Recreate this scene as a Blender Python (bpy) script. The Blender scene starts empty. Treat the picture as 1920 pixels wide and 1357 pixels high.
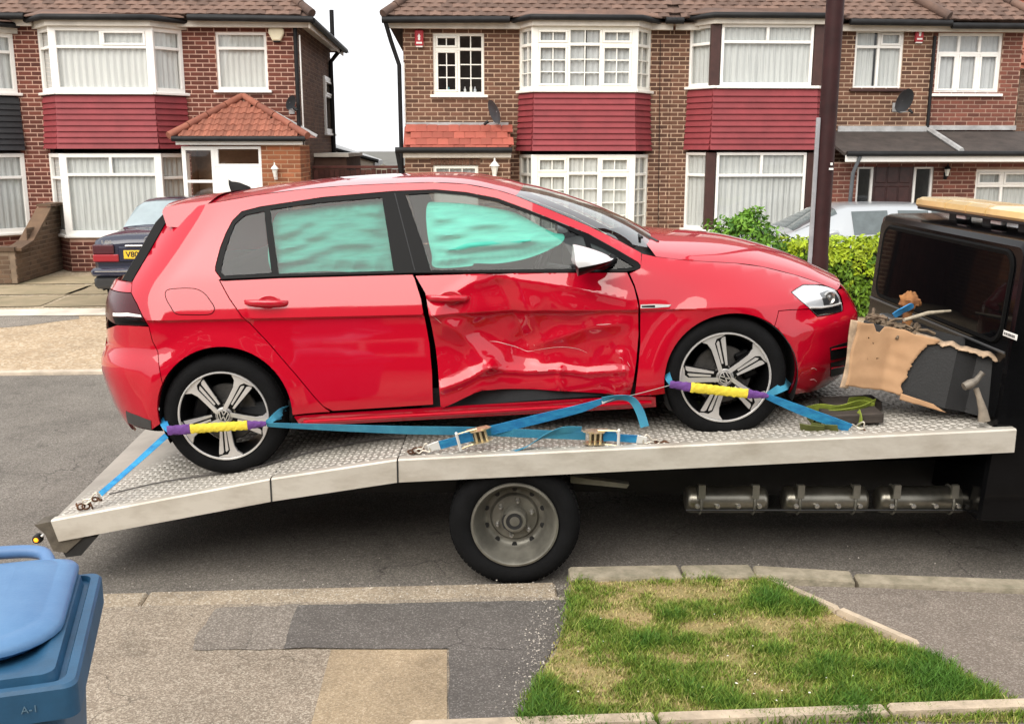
import bpy, bmesh, math, random
import numpy as np
from mathutils import Vector, Matrix, noise as mnoise
from mathutils.geometry import delaunay_2d_cdt
random.seed(7); RNG = np.random.default_rng(7)
R = math.radians
sc = bpy.context.scene
COL = sc.collection

# ---------------------------------------------------------------- camera, sky, sun, exposure
FPX, HC = 1900.0, 2.25
PITCH = math.atan((678.5 - 275) / FPX)
cam = bpy.data.cameras.new('camera'); camo = bpy.data.objects.new('camera', cam); COL.objects.link(camo)
cam.sensor_width = 36.0; cam.lens = 36.0 * FPX / 1920.0; cam.clip_start = 0.05; cam.clip_end = 2000
camo.location = (0, 0, HC); camo.rotation_euler = (math.pi / 2 - PITCH, 0, 0)
sc.camera = camo

SUN_EL, SUN_AZ = R(44), R(208)      # azimuth measured clockwise from +Y (behind the camera, a little to the left)
w = bpy.data.worlds.new('World'); sc.world = w; w.use_nodes = True
nt = w.node_tree; nt.nodes.clear()
sky = nt.nodes.new('ShaderNodeTexSky'); sky.sky_type = 'NISHITA'; sky.sun_disc = False
sky.sun_elevation = SUN_EL; sky.sun_rotation = SUN_AZ; sky.dust_density = 6.0; sky.air_density = 1.0
hs = nt.nodes.new('ShaderNodeHueSaturation'); hs.inputs['Saturation'].default_value = 0.10
mx = nt.nodes.new('ShaderNodeMixRGB'); mx.inputs['Fac'].default_value = 0.80
mx.inputs['Color2'].default_value = (9.6, 9.7, 9.9, 1)          # even cloud deck over the clear sky
bg = nt.nodes.new('ShaderNodeBackground'); bg.inputs['Strength'].default_value = 0.078
wo = nt.nodes.new('ShaderNodeOutputWorld')
nt.links.new(sky.outputs['Color'], hs.inputs['Color']); nt.links.new(hs.outputs['Color'], mx.inputs['Color1'])
nt.links.new(mx.outputs['Color'], bg.inputs['Color']); nt.links.new(bg.outputs['Background'], wo.inputs['Surface'])

sun = bpy.data.lights.new('sun', 'SUN'); sun.energy = 1.5; sun.angle = R(60); sun.color = (1.0, 0.94, 0.84)
suno = bpy.data.objects.new('sun', sun); COL.objects.link(suno)
sd = Vector((math.sin(SUN_AZ) * math.cos(SUN_EL), math.cos(SUN_AZ) * math.cos(SUN_EL), math.sin(SUN_EL)))
suno.rotation_euler = sd.to_track_quat('Z', 'Y').to_euler(); suno.location = (0, -20, 30)

vs = sc.view_settings
vs.view_transform = 'Standard'; vs.look = 'None'; vs.exposure = 1.10; vs.gamma = 1.0; vs.use_curve_mapping = False
sc.cycles.max_bounces = 8; sc.cycles.transparent_max_bounces = 16; sc.cycles.use_denoising = True
sc.cycles.caustics_reflective = False; sc.cycles.caustics_refractive = False

# ---------------------------------------------------------------- measuring helpers
CP, SP = math.cos(PITCH), math.sin(PITCH)
def ray(u, v):
    xc = (u - 960) / FPX; yc = (678.5 - v) / FPX
    return Vector((xc, CP + yc * SP, -SP + yc * CP))
def at(u, v, Y):
    d = ray(u, v); return Vector((0, 0, HC)) + d * (Y / d.y)
def atz(u, v, z):
    d = ray(u, v); return Vector((0, 0, HC)) + d * ((z - HC) / d.z)
def atx(u, v, X):
    d = ray(u, v); return Vector((0, 0, HC)) + d * (X / d.x)
SA = R(3.2); SC, SS = math.cos(SA), math.sin(SA)       # the street runs 3.2 degrees off the picture plane
def w2s(p): return Vector((p[0] * SC + p[1] * SS, -p[0] * SS + p[1] * SC, p[2]))
def s2w(p): return Vector((p[0] * SC - p[1] * SS, p[0] * SS + p[1] * SC, p[2]))
def st(u, v, y):
    """pixel -> street frame point on the plane at street depth y"""
    d = w2s(ray(u, v)); return Vector((0, 0, HC)) + d * (y / d.y)
def stx(u, v, x):
    d = w2s(ray(u, v)); return Vector((0, 0, HC)) + d * (x / d.x)
def stz(u, v, z): return w2s(atz(u, v, z))

# ---------------------------------------------------------------- materials
MATS = {}
def nodes_of(name):
    m = bpy.data.materials.new(name); m.use_nodes = True
    t = m.node_tree; b = t.nodes['Principled BSDF']
    return m, t, b
def mat(name, col, rough=0.6, metal=0.0, var=0.0, scale=6.0, bump=0.0, bscale=60.0, coat=0.0, spec=0.5, island=0.0, col2=None, detail=6.0, coord='Object', stretch=None, alpha_to=None, bdist=0.01, c2lo=.35, c2hi=.65, rvar=0.0):
    if name in MATS: return MATS[name]
    m, t, b = nodes_of(name); N, L = t.nodes, t.links
    b.inputs['Roughness'].default_value = rough; b.inputs['Metallic'].default_value = metal
    b.inputs['Specular IOR Level'].default_value = spec
    if coat: b.inputs['Coat Weight'].default_value = coat; b.inputs['Coat Roughness'].default_value = 0.03
    tc = N.new('ShaderNodeTexCoord'); src = tc.outputs[coord]
    if stretch:
        mp = N.new('ShaderNodeMapping'); mp.inputs['Scale'].default_value = stretch; L.new(src, mp.inputs['Vector']); src = mp.outputs['Vector']
    c = (*col, 1); last = None
    if var or col2:
        nz = N.new('ShaderNodeTexNoise'); nz.inputs['Scale'].default_value = scale; nz.inputs['Detail'].default_value = detail; nz.inputs['Roughness'].default_value = 0.65
        L.new(src, nz.inputs['Vector'])
        cr = N.new('ShaderNodeValToRGB'); L.new(nz.outputs['Fac'], cr.inputs['Fac'])
        cr.color_ramp.elements[0].position = c2lo; cr.color_ramp.elements[1].position = c2hi
        if col2:
            cr.color_ramp.elements[0].color = c; cr.color_ramp.elements[1].color = (*col2, 1)
        else:
            cr.color_ramp.elements[0].color = tuple(x * (1 - var) for x in col) + (1,)
            cr.color_ramp.elements[1].color = tuple(min(1, x * (1 + var)) for x in col) + (1,)
        last = cr.outputs['Color']
        if rvar:
            mr = N.new('ShaderNodeMapRange'); mr.inputs['To Min'].default_value = max(0, rough - rvar); mr.inputs['To Max'].default_value = min(1, rough + rvar)
            L.new(nz.outputs['Fac'], mr.inputs['Value']); L.new(mr.outputs['Result'], b.inputs['Roughness'])
    if island:
        g = N.new('ShaderNodeNewGeometry'); oi = N.new('ShaderNodeObjectInfo')
        ad = N.new('ShaderNodeMath'); ad.operation = 'ADD'; fr = N.new('ShaderNodeMath'); fr.operation = 'FRACT'
        L.new(g.outputs['Random Per Island'], ad.inputs[0]); L.new(oi.outputs['Random'], ad.inputs[1]); L.new(ad.outputs[0], fr.inputs[0])
        mr = N.new('ShaderNodeMapRange'); mr.inputs['To Min'].default_value = 1 - island; mr.inputs['To Max'].default_value = 1 + island
        L.new(fr.outputs[0], mr.inputs['Value'])
        mm = N.new('ShaderNodeVectorMath'); mm.operation = 'SCALE'
        if last: L.new(last, mm.inputs[0])
        else: mm.inputs[0].default_value = col
        L.new(mr.outputs['Result'], mm.inputs['Scale']); last = mm.outputs['Vector']
    if last: L.new(last, b.inputs['Base Color'])
    else: b.inputs['Base Color'].default_value = c
    if bump:
        bn = N.new('ShaderNodeTexNoise'); bn.inputs['Scale'].default_value = bscale; bn.inputs['Detail'].default_value = 4
        L.new(src, bn.inputs['Vector'])
        bp = N.new('ShaderNodeBump'); bp.inputs['Strength'].default_value = bump; bp.inputs['Distance'].default_value = bdist
        L.new(bn.outputs['Fac'], bp.inputs['Height']); L.new(bp.outputs['Normal'], b.inputs['Normal'])
    MATS[name] = m; return m

def tarmac(name, base, speck, amount=0.5, scale=55.0, patch=0.25, tint=None, bump=.6, crack=1.1):
    """asphalt: stone chips of several tones in binder, with broad stains"""
    if name in MATS: return MATS[name]
    m, t, b = nodes_of(name); N, L = t.nodes, t.links
    b.inputs['Roughness'].default_value = 0.9; b.inputs['Specular IOR Level'].default_value = 0.25
    tc = N.new('ShaderNodeTexCoord'); src = tc.outputs['Object']
    vo = N.new('ShaderNodeTexVoronoi'); vo.inputs['Scale'].default_value = scale; L.new(src, vo.inputs['Vector'])
    sx = N.new('ShaderNodeSeparateColor'); L.new(vo.outputs['Color'], sx.inputs['Color'])
    cr = N.new('ShaderNodeValToRGB'); e = cr.color_ramp.elements
    e[0].position = 0.0; e[0].color = (*[x * .72 for x in base], 1); e[1].position = 1.0; e[1].color = (*speck, 1)
    k = e.new(1 - amount); k.color = (*base, 1)
    L.new(sx.outputs['Red'], cr.inputs['Fac'])
    n2 = N.new('ShaderNodeTexNoise'); n2.inputs['Scale'].default_value = 1.1; n2.inputs['Detail'].default_value = 7; n2.inputs['Roughness'].default_value = .7; L.new(src, n2.inputs['Vector'])
    mr = N.new('ShaderNodeMapRange'); mr.inputs['From Min'].default_value = .3; mr.inputs['From Max'].default_value = .7
    mr.inputs['To Min'].default_value = 1 - patch; mr.inputs['To Max'].default_value = 1 + patch; L.new(n2.outputs['Fac'], mr.inputs['Value'])
    mm = N.new('ShaderNodeVectorMath'); mm.operation = 'SCALE'; L.new(cr.outputs['Color'], mm.inputs[0]); L.new(mr.outputs['Result'], mm.inputs['Scale'])
    # hairline cracks and darker blots
    wn = N.new('ShaderNodeTexNoise'); wn.inputs['Scale'].default_value = 2.3; wn.inputs['Detail'].default_value = 5; L.new(src, wn.inputs['Vector'])
    wa = N.new('ShaderNodeVectorMath'); wa.operation = 'MULTIPLY_ADD'; wa.inputs[1].default_value = (.55, .55, .55); L.new(wn.outputs['Color'], wa.inputs[0]); L.new(src, wa.inputs[2])
    ve = N.new('ShaderNodeTexVoronoi'); ve.feature = 'DISTANCE_TO_EDGE'; ve.inputs['Scale'].default_value = crack; L.new(wa.outputs['Vector'], ve.inputs['Vector'])
    c1 = N.new('ShaderNodeMapRange'); c1.inputs['From Max'].default_value = .006 * crack; c1.inputs['To Min'].default_value = .45; c1.inputs['To Max'].default_value = 1; L.new(ve.outputs['Distance'], c1.inputs['Value'])
    n3 = N.new('ShaderNodeTexNoise'); n3.inputs['Scale'].default_value = .9; n3.inputs['Detail'].default_value = 3; L.new(src, n3.inputs['Vector'])
    c2 = N.new('ShaderNodeMapRange'); c2.inputs['From Min'].default_value = .48; c2.inputs['From Max'].default_value = .56; L.new(n3.outputs['Fac'], c2.inputs['Value'])
    mc = N.new('ShaderNodeMix'); mc.data_type = 'FLOAT'; mc.inputs[2].default_value = 1.0; L.new(c2.outputs['Result'], mc.inputs[0]); L.new(c1.outputs['Result'], mc.inputs[3])
    n4 = N.new('ShaderNodeTexNoise'); n4.inputs['Scale'].default_value = 5.5; n4.inputs['Detail'].default_value = 6; L.new(src, n4.inputs['Vector'])
    c4 = N.new('ShaderNodeMapRange'); c4.inputs['From Min'].default_value = .60; c4.inputs['From Max'].default_value = .74; c4.inputs['To Min'].default_value = 1; c4.inputs['To Max'].default_value = .74; L.new(n4.outputs['Fac'], c4.inputs['Value'])
    pr = N.new('ShaderNodeMath'); pr.operation = 'MULTIPLY'; L.new(mc.outputs[0], pr.inputs[0]); L.new(c4.outputs['Result'], pr.inputs[1])
    mk = N.new('ShaderNodeVectorMath'); mk.operation = 'SCALE'; L.new(mm.outputs['Vector'], mk.inputs[0]); L.new(pr.outputs[0], mk.inputs['Scale'])
    L.new(mk.outputs['Vector'], b.inputs['Base Color'])
    bp = N.new('ShaderNodeBump'); bp.inputs['Strength'].default_value = bump; bp.inputs['Distance'].default_value = 0.004
    L.new(vo.outputs['Distance'], bp.inputs['Height']); L.new(bp.outputs['Normal'], b.inputs['Normal'])
    MATS[name] = m; return m

def glass(name, tint=(.85, .9, .9), gloss=1.0, rough=0.0, ior=1.5):
    """thin pane: see-through, mirror-like at the Fresnel rate"""
    if name in MATS: return MATS[name]
    m = bpy.data.materials.new(name); m.use_nodes = True; t = m.node_tree; N, L = t.nodes, t.links; N.clear()
    o = N.new('ShaderNodeOutputMaterial'); mi = N.new('ShaderNodeMixShader'); tr = N.new('ShaderNodeBsdfTransparent'); gl = N.new('ShaderNodeBsdfGlossy')
    fr = N.new('ShaderNodeFresnel')
    ge = N.new('ShaderNodeNewGeometry'); mi_ = N.new('ShaderNodeMapRange'); mi_.inputs['To Min'].default_value = ior; mi_.inputs['To Max'].default_value = 1 / ior; L.new(ge.outputs['Backfacing'], mi_.inputs['Value']); L.new(mi_.outputs['Result'], fr.inputs['IOR'])   # a thin pane is the same from both sides
    ml = N.new('ShaderNodeMath'); ml.operation = 'MULTIPLY'; ml.inputs[1].default_value = gloss; ml.use_clamp = True
    tr.inputs['Color'].default_value = (*tint, 1); gl.inputs['Roughness'].default_value = rough; gl.inputs['Color'].default_value = (1, 1, 1, 1)
    L.new(fr.outputs[0], ml.inputs[0]); L.new(ml.outputs[0], mi.inputs[0]); L.new(tr.outputs[0], mi.inputs[1]); L.new(gl.outputs[0], mi.inputs[2]); L.new(mi.outputs[0], o.inputs['Surface'])
    MATS[name] = m; return m

# ---------------------------------------------------------------- mesh builder
class MB:
    def __init__(s): s.v = []; s.f = []; s.mi = []; s.cur = 0
    def add(s, vs, fs):
        o = len(s.v); s.v += [tuple(p) for p in vs]; s.f += [tuple(i + o for i in f) for f in fs]; s.mi += [s.cur] * len(fs); return s
    def box(s, x0, x1, y0, y1, z0, z1, M=None):
        p = [(x, y, z) for x in (x0, x1) for y in (y0, y1) for z in (z0, z1)]
        if M is not None: p = [M @ Vector(q) for q in p]
        return s.add(p, [(0, 1, 3, 2), (4, 6, 7, 5), (0, 4, 5, 1), (2, 3, 7, 6), (0, 2, 6, 4), (1, 5, 7, 3)])
    def cbox(s, x0, x1, y0, y1, z0, z1, c=.01, M=None):
        """box with chamfered edges"""
        P = []; c = min(c, (x1 - x0) * .45, (y1 - y0) * .45, (z1 - z0) * .45)
        for x, sx in ((x0, 1), (x1, -1)):
            for y, sy in ((y0, 1), (y1, -1)):
                for z, sz in ((z0, 1), (z1, -1)):
                    P += [(x, y + sy * c, z + sz * c), (x + sx * c, y, z + sz * c), (x + sx * c, y + sy * c, z)]
        bm = bmesh.new(); vv = [bm.verts.new(p) for p in P]
        bmesh.ops.convex_hull(bm, input=vv); bmesh.ops.dissolve_limit(bm, angle_limit=.01, verts=bm.verts[:], edges=bm.edges[:])
        bm.verts.index_update()
        pts = [M @ v.co if M is not None else v.co.copy() for v in bm.verts]; fs = [tuple(v.index for v in f.verts) for f in bm.faces]; bm.free()
        return s.add(pts, fs)
    def quad(s, a, b, c, d): return s.add([a, b, c, d], [(0, 1, 2, 3)])
    def poly(s, pts): return s.add(pts, [tuple(range(len(pts)))])
    def prism(s, pts, vec, cap=True):
        n = len(pts); vec = Vector(vec); a = [Vector(p) for p in pts]; b = [p + vec for p in a]
        fs = [(i, (i + 1) % n, n + (i + 1) % n, n + i) for i in range(n)]
        if cap: fs += [tuple(range(n))[::-1], tuple(range(n, 2 * n))]
        return s.add(a + b, fs)
    def tube(s, path, r, n=8, cap=True, closed=False):
        path = [Vector(p) for p in path]; m = len(path); rr = r if hasattr(r, '__len__') else [r] * m
        up = Vector((0, 0, 1)); vs = []; prev = None
        for i, p in enumerate(path):
            if closed: t = path[(i + 1) % m] - path[i - 1]
            else: t = (path[min(i + 1, m - 1)] - path[max(i - 1, 0)])
            t = t.normalized() if t.length > 1e-9 else Vector((0, 0, 1))
            if prev is None:
                a = t.cross(up) if abs(t.dot(up)) < .95 else t.cross(Vector((1, 0, 0)))
            else: a = prev - t * prev.dot(t)
            a.normalize(); prev = a; b = t.cross(a)
            vs += [p + (a * math.cos(2 * math.pi * k / n) + b * math.sin(2 * math.pi * k / n)) * rr[i] for k in range(n)]
        fs = []
        for i in range(m if closed else m - 1):
            j = (i + 1) % m
            fs += [(i * n + k, i * n + (k + 1) % n, j * n + (k + 1) % n, j * n + k) for k in range(n)]
        if cap and not closed: fs += [tuple(range(n))[::-1], tuple((m - 1) * n + k for k in range(n))]
        return s.add(vs, fs)
    def lathe(s, prof, M=None, n=32, closed=False):
        """prof: (radius, height) pairs about local z"""
        vs = []; m = len(prof)
        for r_, h in prof: vs += [Vector((r_ * math.cos(2 * math.pi * k / n), r_ * math.sin(2 * math.pi * k / n), h)) for k in range(n)]
        if M is not None: vs = [M @ q for q in vs]
        fs = []
        for i in range(m if closed else m - 1):
            j = (i + 1) % m
            fs += [(i * n + k, i * n + (k + 1) % n, j * n + (k + 1) % n, j * n + k) for k in range(n)]
        return s.add(vs, fs)
    def grid(s, rows, closed=False):
        """rows of equal numbers of points"""
        n = len(rows[0]); vs = [p for r_ in rows for p in r_]
        fs = [(i * n + j, i * n + j + 1, (i + 1) * n + j + 1, (i + 1) * n + j) for i in range(len(rows) - 1) for j in range(n - 1)]
        if closed: fs += [(i * n + n - 1, i * n, (i + 1) * n, (i + 1) * n + n - 1) for i in range(len(rows) - 1)]
        return s.add(vs, fs)
    def mesh(s, name, mats, smooth=None, fixn=True):
        me = bpy.data.meshes.new(name); me.from_pydata(s.v, [], s.f)
        for m in (mats if isinstance(mats, (list, tuple)) else [mats]): me.materials.append(m)
        if any(s.mi): me.polygons.foreach_set('material_index', s.mi)
        if fixn:
            bm = bmesh.new(); bm.from_mesh(me); bmesh.ops.recalc_face_normals(bm, faces=bm.faces[:]); bm.to_mesh(me); bm.free()
        if smooth:
            me.shade_smooth()
            if smooth < 179: me.set_sharp_from_angle(angle=R(smooth))
        me.update(); return me
    def build(s, name, mats, parent=None, smooth=None, loc=None, fixn=True):
        o = bpy.data.objects.new(name, s.mesh(name, mats, smooth, fixn)); COL.objects.link(o)
        if parent is not None: o.parent = parent
        if loc is not None: o.location = loc
        return o
def inst(name, me, parent=None, loc=(0, 0, 0), rot=(0, 0, 0), scale=(1, 1, 1), M=None):
    o = bpy.data.objects.new(name, me); COL.objects.link(o)
    if parent is not None: o.parent = parent
    if M is not None: o.matrix_local = M
    else: o.location = loc; o.rotation_euler = rot; o.scale = scale
    return o
def tag(o, label=None, cat=None, group=None, kind=None):
    if label: o['label'] = label
    if cat: o['category'] = cat
    if group: o['group'] = group
    if kind: o['kind'] = kind
    return o
def thing(name, label, cat, loc=(0, 0, 0), rot=(0, 0, 0), group=None):
    o = bpy.data.objects.new(name, None); COL.objects.link(o); o.location = loc; o.rotation_euler = rot; o.empty_display_size = .1
    return tag(o, label, cat, group)
def frame_z(loc, zdir, xhint=(1, 0, 0)):
    z = Vector(zdir).normalized(); x = Vector(xhint); x = (x - z * x.dot(z)).normalized(); y = z.cross(x)
    return Matrix(((x.x, y.x, z.x, loc[0]), (x.y, y.y, z.y, loc[1]), (x.z, y.z, z.z, loc[2]), (0, 0, 0, 1)))
def cat_rom(P, k=6, closed=False):
    P = [Vector(p) for p in P]; n = len(P); out = []
    for i in range(n if closed else n - 1):
        p0 = P[(i - 1) % n] if closed or i else P[0]; p1 = P[i]; p2 = P[(i + 1) % n]; p3 = P[(i + 2) % n] if closed or i + 2 < n else P[-1]
        for j in range(k):
            t = j / k
            out.append(.5 * ((2 * p1) + (p2 - p0) * t + (2 * p0 - 5 * p1 + 4 * p2 - p3) * t * t + (3 * p1 - p0 - 3 * p2 + p3) * t ** 3))
    if not closed: out.append(P[-1])
    return out
def text_mesh(txt, size, extrude=.001, font_bold=False, align='CENTER'):
    cu = bpy.data.curves.new('lettering', 'FONT'); cu.body = txt; cu.size = size; cu.extrude = extrude; cu.align_x = align; cu.align_y = 'CENTER'
    if font_bold: cu.offset = size * .02
    o = bpy.data.objects.new('lettering', cu); COL.objects.link(o)
    dg = bpy.context.evaluated_depsgraph_get(); me = bpy.data.meshes.new_from_object(o.evaluated_get(dg)); bpy.data.objects.remove(o); return me
# ================================================================ the setting: ground, road, pavements, kerbs
m_road = tarmac('road_tarmac', (.160, .143, .124), (.27, .245, .215), .40, 150, .22)
m_drive = tarmac('crossover_tarmac', (.27, .22, .168), (.46, .40, .32), .5, 165, .2)
m_mid = tarmac('patched_tarmac', (.205, .178, .150), (.38, .34, .295), .4, 170, .15)
m_new = tarmac('newer_tarmac', (.128, .116, .105), (.24, .222, .205), .22, 180, .25)
m_conc = tarmac('yellowed_concrete', (.37, .285, .185), (.45, .36, .255), .3, 160, .28, crack=.3)
m_pave = tarmac('pavement_tarmac', (.215, .178, .148), (.33, .29, .25), .35, 170, .16)
m_kerb = mat('kerb_concrete', (.40, .34, .255), .9, col2=(.22, .195, .135), scale=11, detail=10, bump=.5, bscale=80, island=.10)
m_soil = mat('verge_soil', (.36, .26, .13), .95, col2=(.20, .19, .055), scale=7, bump=.8, bscale=60)
m_ground = mat('far_ground', (.12, .115, .10), .95, var=.3, scale=.4)
m_fdrive = tarmac('front_drive', (.40, .315, .215), (.52, .45, .34), .4, 30, .3)
m_fpave = tarmac('far_pavement', (.42, .31, .20), (.52, .43, .32), .4, 40, .14)
m_fstrip = mat('pale_concrete', (.62, .54, .45), .9, var=.18, scale=3)

def srot(o): o.rotation_euler = (0, 0, SA); return o
def sheet(name, pts, m, z=None):
    b = MB(); b.poly([(p[0], p[1], p[2] if z is None else z) for p in pts]); o = srot(b.build(name, m)); return tag(o, kind='structure')
sheet('ground', [(-400, -300, -.03), (400, -300, -.03), (400, 500, -.03), (-400, 500, -.03)], m_ground)
sheet('road', [(-120, 4.60, 0), (120, 4.60, 0), (120, 10.4, 0), (-120, 10.4, 0)], m_road)
ZP, ZG = .035, .085
sheet('crossover', [(-25, -6, ZP), (1.2, -6, ZP), (1.2, 4.6, ZP)] + [(x, 4.735 + .022 * mnoise.noise(Vector((x * 3, 1, 0))) + .014 * mnoise.noise(Vector((x * 13, 2, 0))), ZP) for x in np.arange(.6, -6, -.04)] + [(-25, 4.72, ZP)], m_drive)
def spx(pts, z): return [stz(u, v, z) for u, v in pts]
def ragged(pts, step=.05, amp=.018, seed=0):
    out = []; n = len(pts)
    for i in range(n):
        a, b = Vector(pts[i]), Vector(pts[(i + 1) % n]); k = max(1, int((b - a).length / step))
        for j in range(k):
            p = a.lerp(b, j / k); q = mnoise.noise_vector(p * 9 + Vector((seed, 0, 0))) * amp; out.append((p.x + q.x, p.y + q.y, p.z))
    return out
sheet('worn_tarmac_patch', ragged(spx([(402, 1139), (560, 1132), (535, 1215), (358, 1218)], ZP + .004), .05, .03, 3), m_mid)
sheet('concrete_slab', spx([(621, 1217), (838, 1217), (838, 1400), (572, 1400)], ZP + .004), m_conc)
sheet('dark_tarmac_patch', ragged(spx([(557, 1133), (700, 1131), (1056, 1124), (1064, 1153), (1055, 1192), (1030, 1231), (1000, 1290), (975, 1400), (841, 1400), (841, 1216), (530, 1214)], ZP + .008), .05, .012, 5), m_new)
# raised pavement right of the verge, footway beyond the edging
sheet('pavement', [(1.5, 4.70, ZG), (2.1, 4.63, ZG), (2.9, 4.5, ZG), (25, 4.2, ZG), (25, 1.0, ZG), (-.6, 1.0, ZG), (-.6, 3.42, ZG - .045), (0.1, 3.42, ZG)], m_pave)
verge_px = [(1072, 1088), (1240, 1086), (1432, 1082), (1470, 1108), (1720, 1222), (1925, 1330), (1925, 1352), (1500, 1352), (972, 1370), (1000, 1300), (1032, 1240), (1056, 1190), (1066, 1150)]
VERGE = spx(verge_px, ZG + .004)
sheet('verge', ragged(VERGE, .04, .02, 9), m_soil)

def stone(b, pts_in, z0, z1, c=.012):
    """kerb stone from a plan quad: front-left, front-right, back-right, back-left"""
    P = [Vector((p[0], p[1])) for p in pts_in]; ce = sum(P, Vector((0, 0))) / 4
    q = [p + (ce - p).normalized() * c for p in P]
    vs = [(p.x, p.y, z0) for p in P] + [(p.x, p.y, z1 - c) for p in P] + [(p.x, p.y, z1) for p in q]
    fs = [(i, (i + 1) % 4, 4 + (i + 1) % 4, 4 + i) for i in range(4)] + [(4 + i, 4 + (i + 1) % 4, 8 + (i + 1) % 4, 8 + i) for i in range(4)] + [(8, 9, 10, 11)]
    b.add(vs, fs)
def kerb_line(name, path, width, z0, heights, length=.9, gap=.008, m=m_kerb, side=-1, group=None):
    root = bpy.data.objects.new(name, None); COL.objects.link(root); srot(root); tag(root, kind='structure')
    path = [Vector(p) for p in path]
    # resample
    segs = []; 
    for a, b_ in zip(path[:-1], path[1:]):
        k = max(1, round((b_ - a).length / length))
        for j in range(k): segs.append((a.lerp(b_, j / k), a.lerp(b_, (j + 1) / k)))
    for i, (a, b_) in enumerate(segs):
        t = (b_ - a).normalized(); n = Vector((-t.y, t.x)) * side
        h = heights(a.lerp(b_, .5).x) + random.uniform(-.003, .003)
        mb = MB(); stone(mb, [a + t * gap, b_ - t * gap, b_ - t * gap + n * width, a + t * gap + n * width], z0, h)
        mb.build('kerb_stone', m, root)
    return root
m_wornk = tarmac('worn_kerb', (.36, .29, .21), (.52, .45, .36), .45, 130, .3)
kerb_line('dropped_kerb', [(-9.9, 4.90), (.50, 4.905)], .21, -.03, lambda x: .031, 1.9, .003, m_wornk)
kerb_line('raised_kerb', [(.56, 4.91), (1.15, 4.905), (1.53, 4.895)], .14, -.03, lambda x: ZG + .03, .6)
kerb_line('ramped_kerb', [(1.53, 4.895), (2.03, 4.79), (2.95, 4.66), (9, 4.5)], .12, -.03, lambda x: ZG + .022 if x < 1.9 else ZG + .012, .9)
m_edge = mat('edging_concrete', (.47, .38, .28), .9, var=.25, scale=8, bump=.4, bscale=60, island=.08)
e1, e2 = stz(1437, 1094, ZG), stz(1716, 1218, ZG)
kerb_line('verge_edging', [(e1.x, e1.y), (e2.x, e2.y)], .035, -.02, lambda x: ZG + .03, .5, .004, m_edge, 1)
kerb_line('footway_edging', [(-.2, 3.50), (.75, 3.505), (1.66, 3.515), (2.5, 3.52), (4, 3.53)], .06, -.02, lambda x: ZG + .035, .9, .006, m_edge, -1)
# far side
kerb_line('far_kerb', [(-18, 10.18), (-3.3, 10.2), (14, 10.2)], .12, -.03, lambda x: .035 if x < -3.3 else .03, 1.4, .01, mat('far_kerb_stone', (.50, .42, .33), .9, var=.2, scale=6, island=.1), 1)
sheet('far_pavement', [(-60, 10.3, .03), (60, 10.3, .03), (60, 13.6, .05), (-60, 13.6, .05)], m_fpave)
sheet('far_tarmac_strip', ragged([(-60, 12.7, .048), (-5.6, 12.75, .048), (-4.9, 13.35, .05), (-5.0, 13.6, .054), (-60, 13.6, .054)], .2, .05), m_mid)
sheet('drive_threshold', [(-60, 13.6, .06), (60, 13.6, .06), (60, 14.15, .065), (-60, 14.15, .065)], m_fstrip)
sheet('front_drive', [(-60, 14.15, .06), (60, 14.15, .06), (60, 26, .14), (-60, 26, .14)], m_fdrive)
# a few uneven concrete bays on the left drive
db = MB()
for i in range(9):
    x = -9.6 + (i % 3) * 1.9 + random.uniform(-.1, .1); y = 14.3 + (i // 3) * 1.15
    mb = MB(); mb.poly(ragged([(x, y, 0), (x + 1.82, y + .05, 0), (x + 1.8, y + 1.08, 0), (x + .02, y + 1.05, 0)], .2, .03, i))
    o = mb.build('concrete_bay', mat('drive_bay', (.36, .28, .18), .92, col2=(.24, .20, .12), scale=2.2, detail=9, island=.15), bpy.data.objects['front_drive']); o.location = (0, 0, .072 + (i // 3) * .008)

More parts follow.
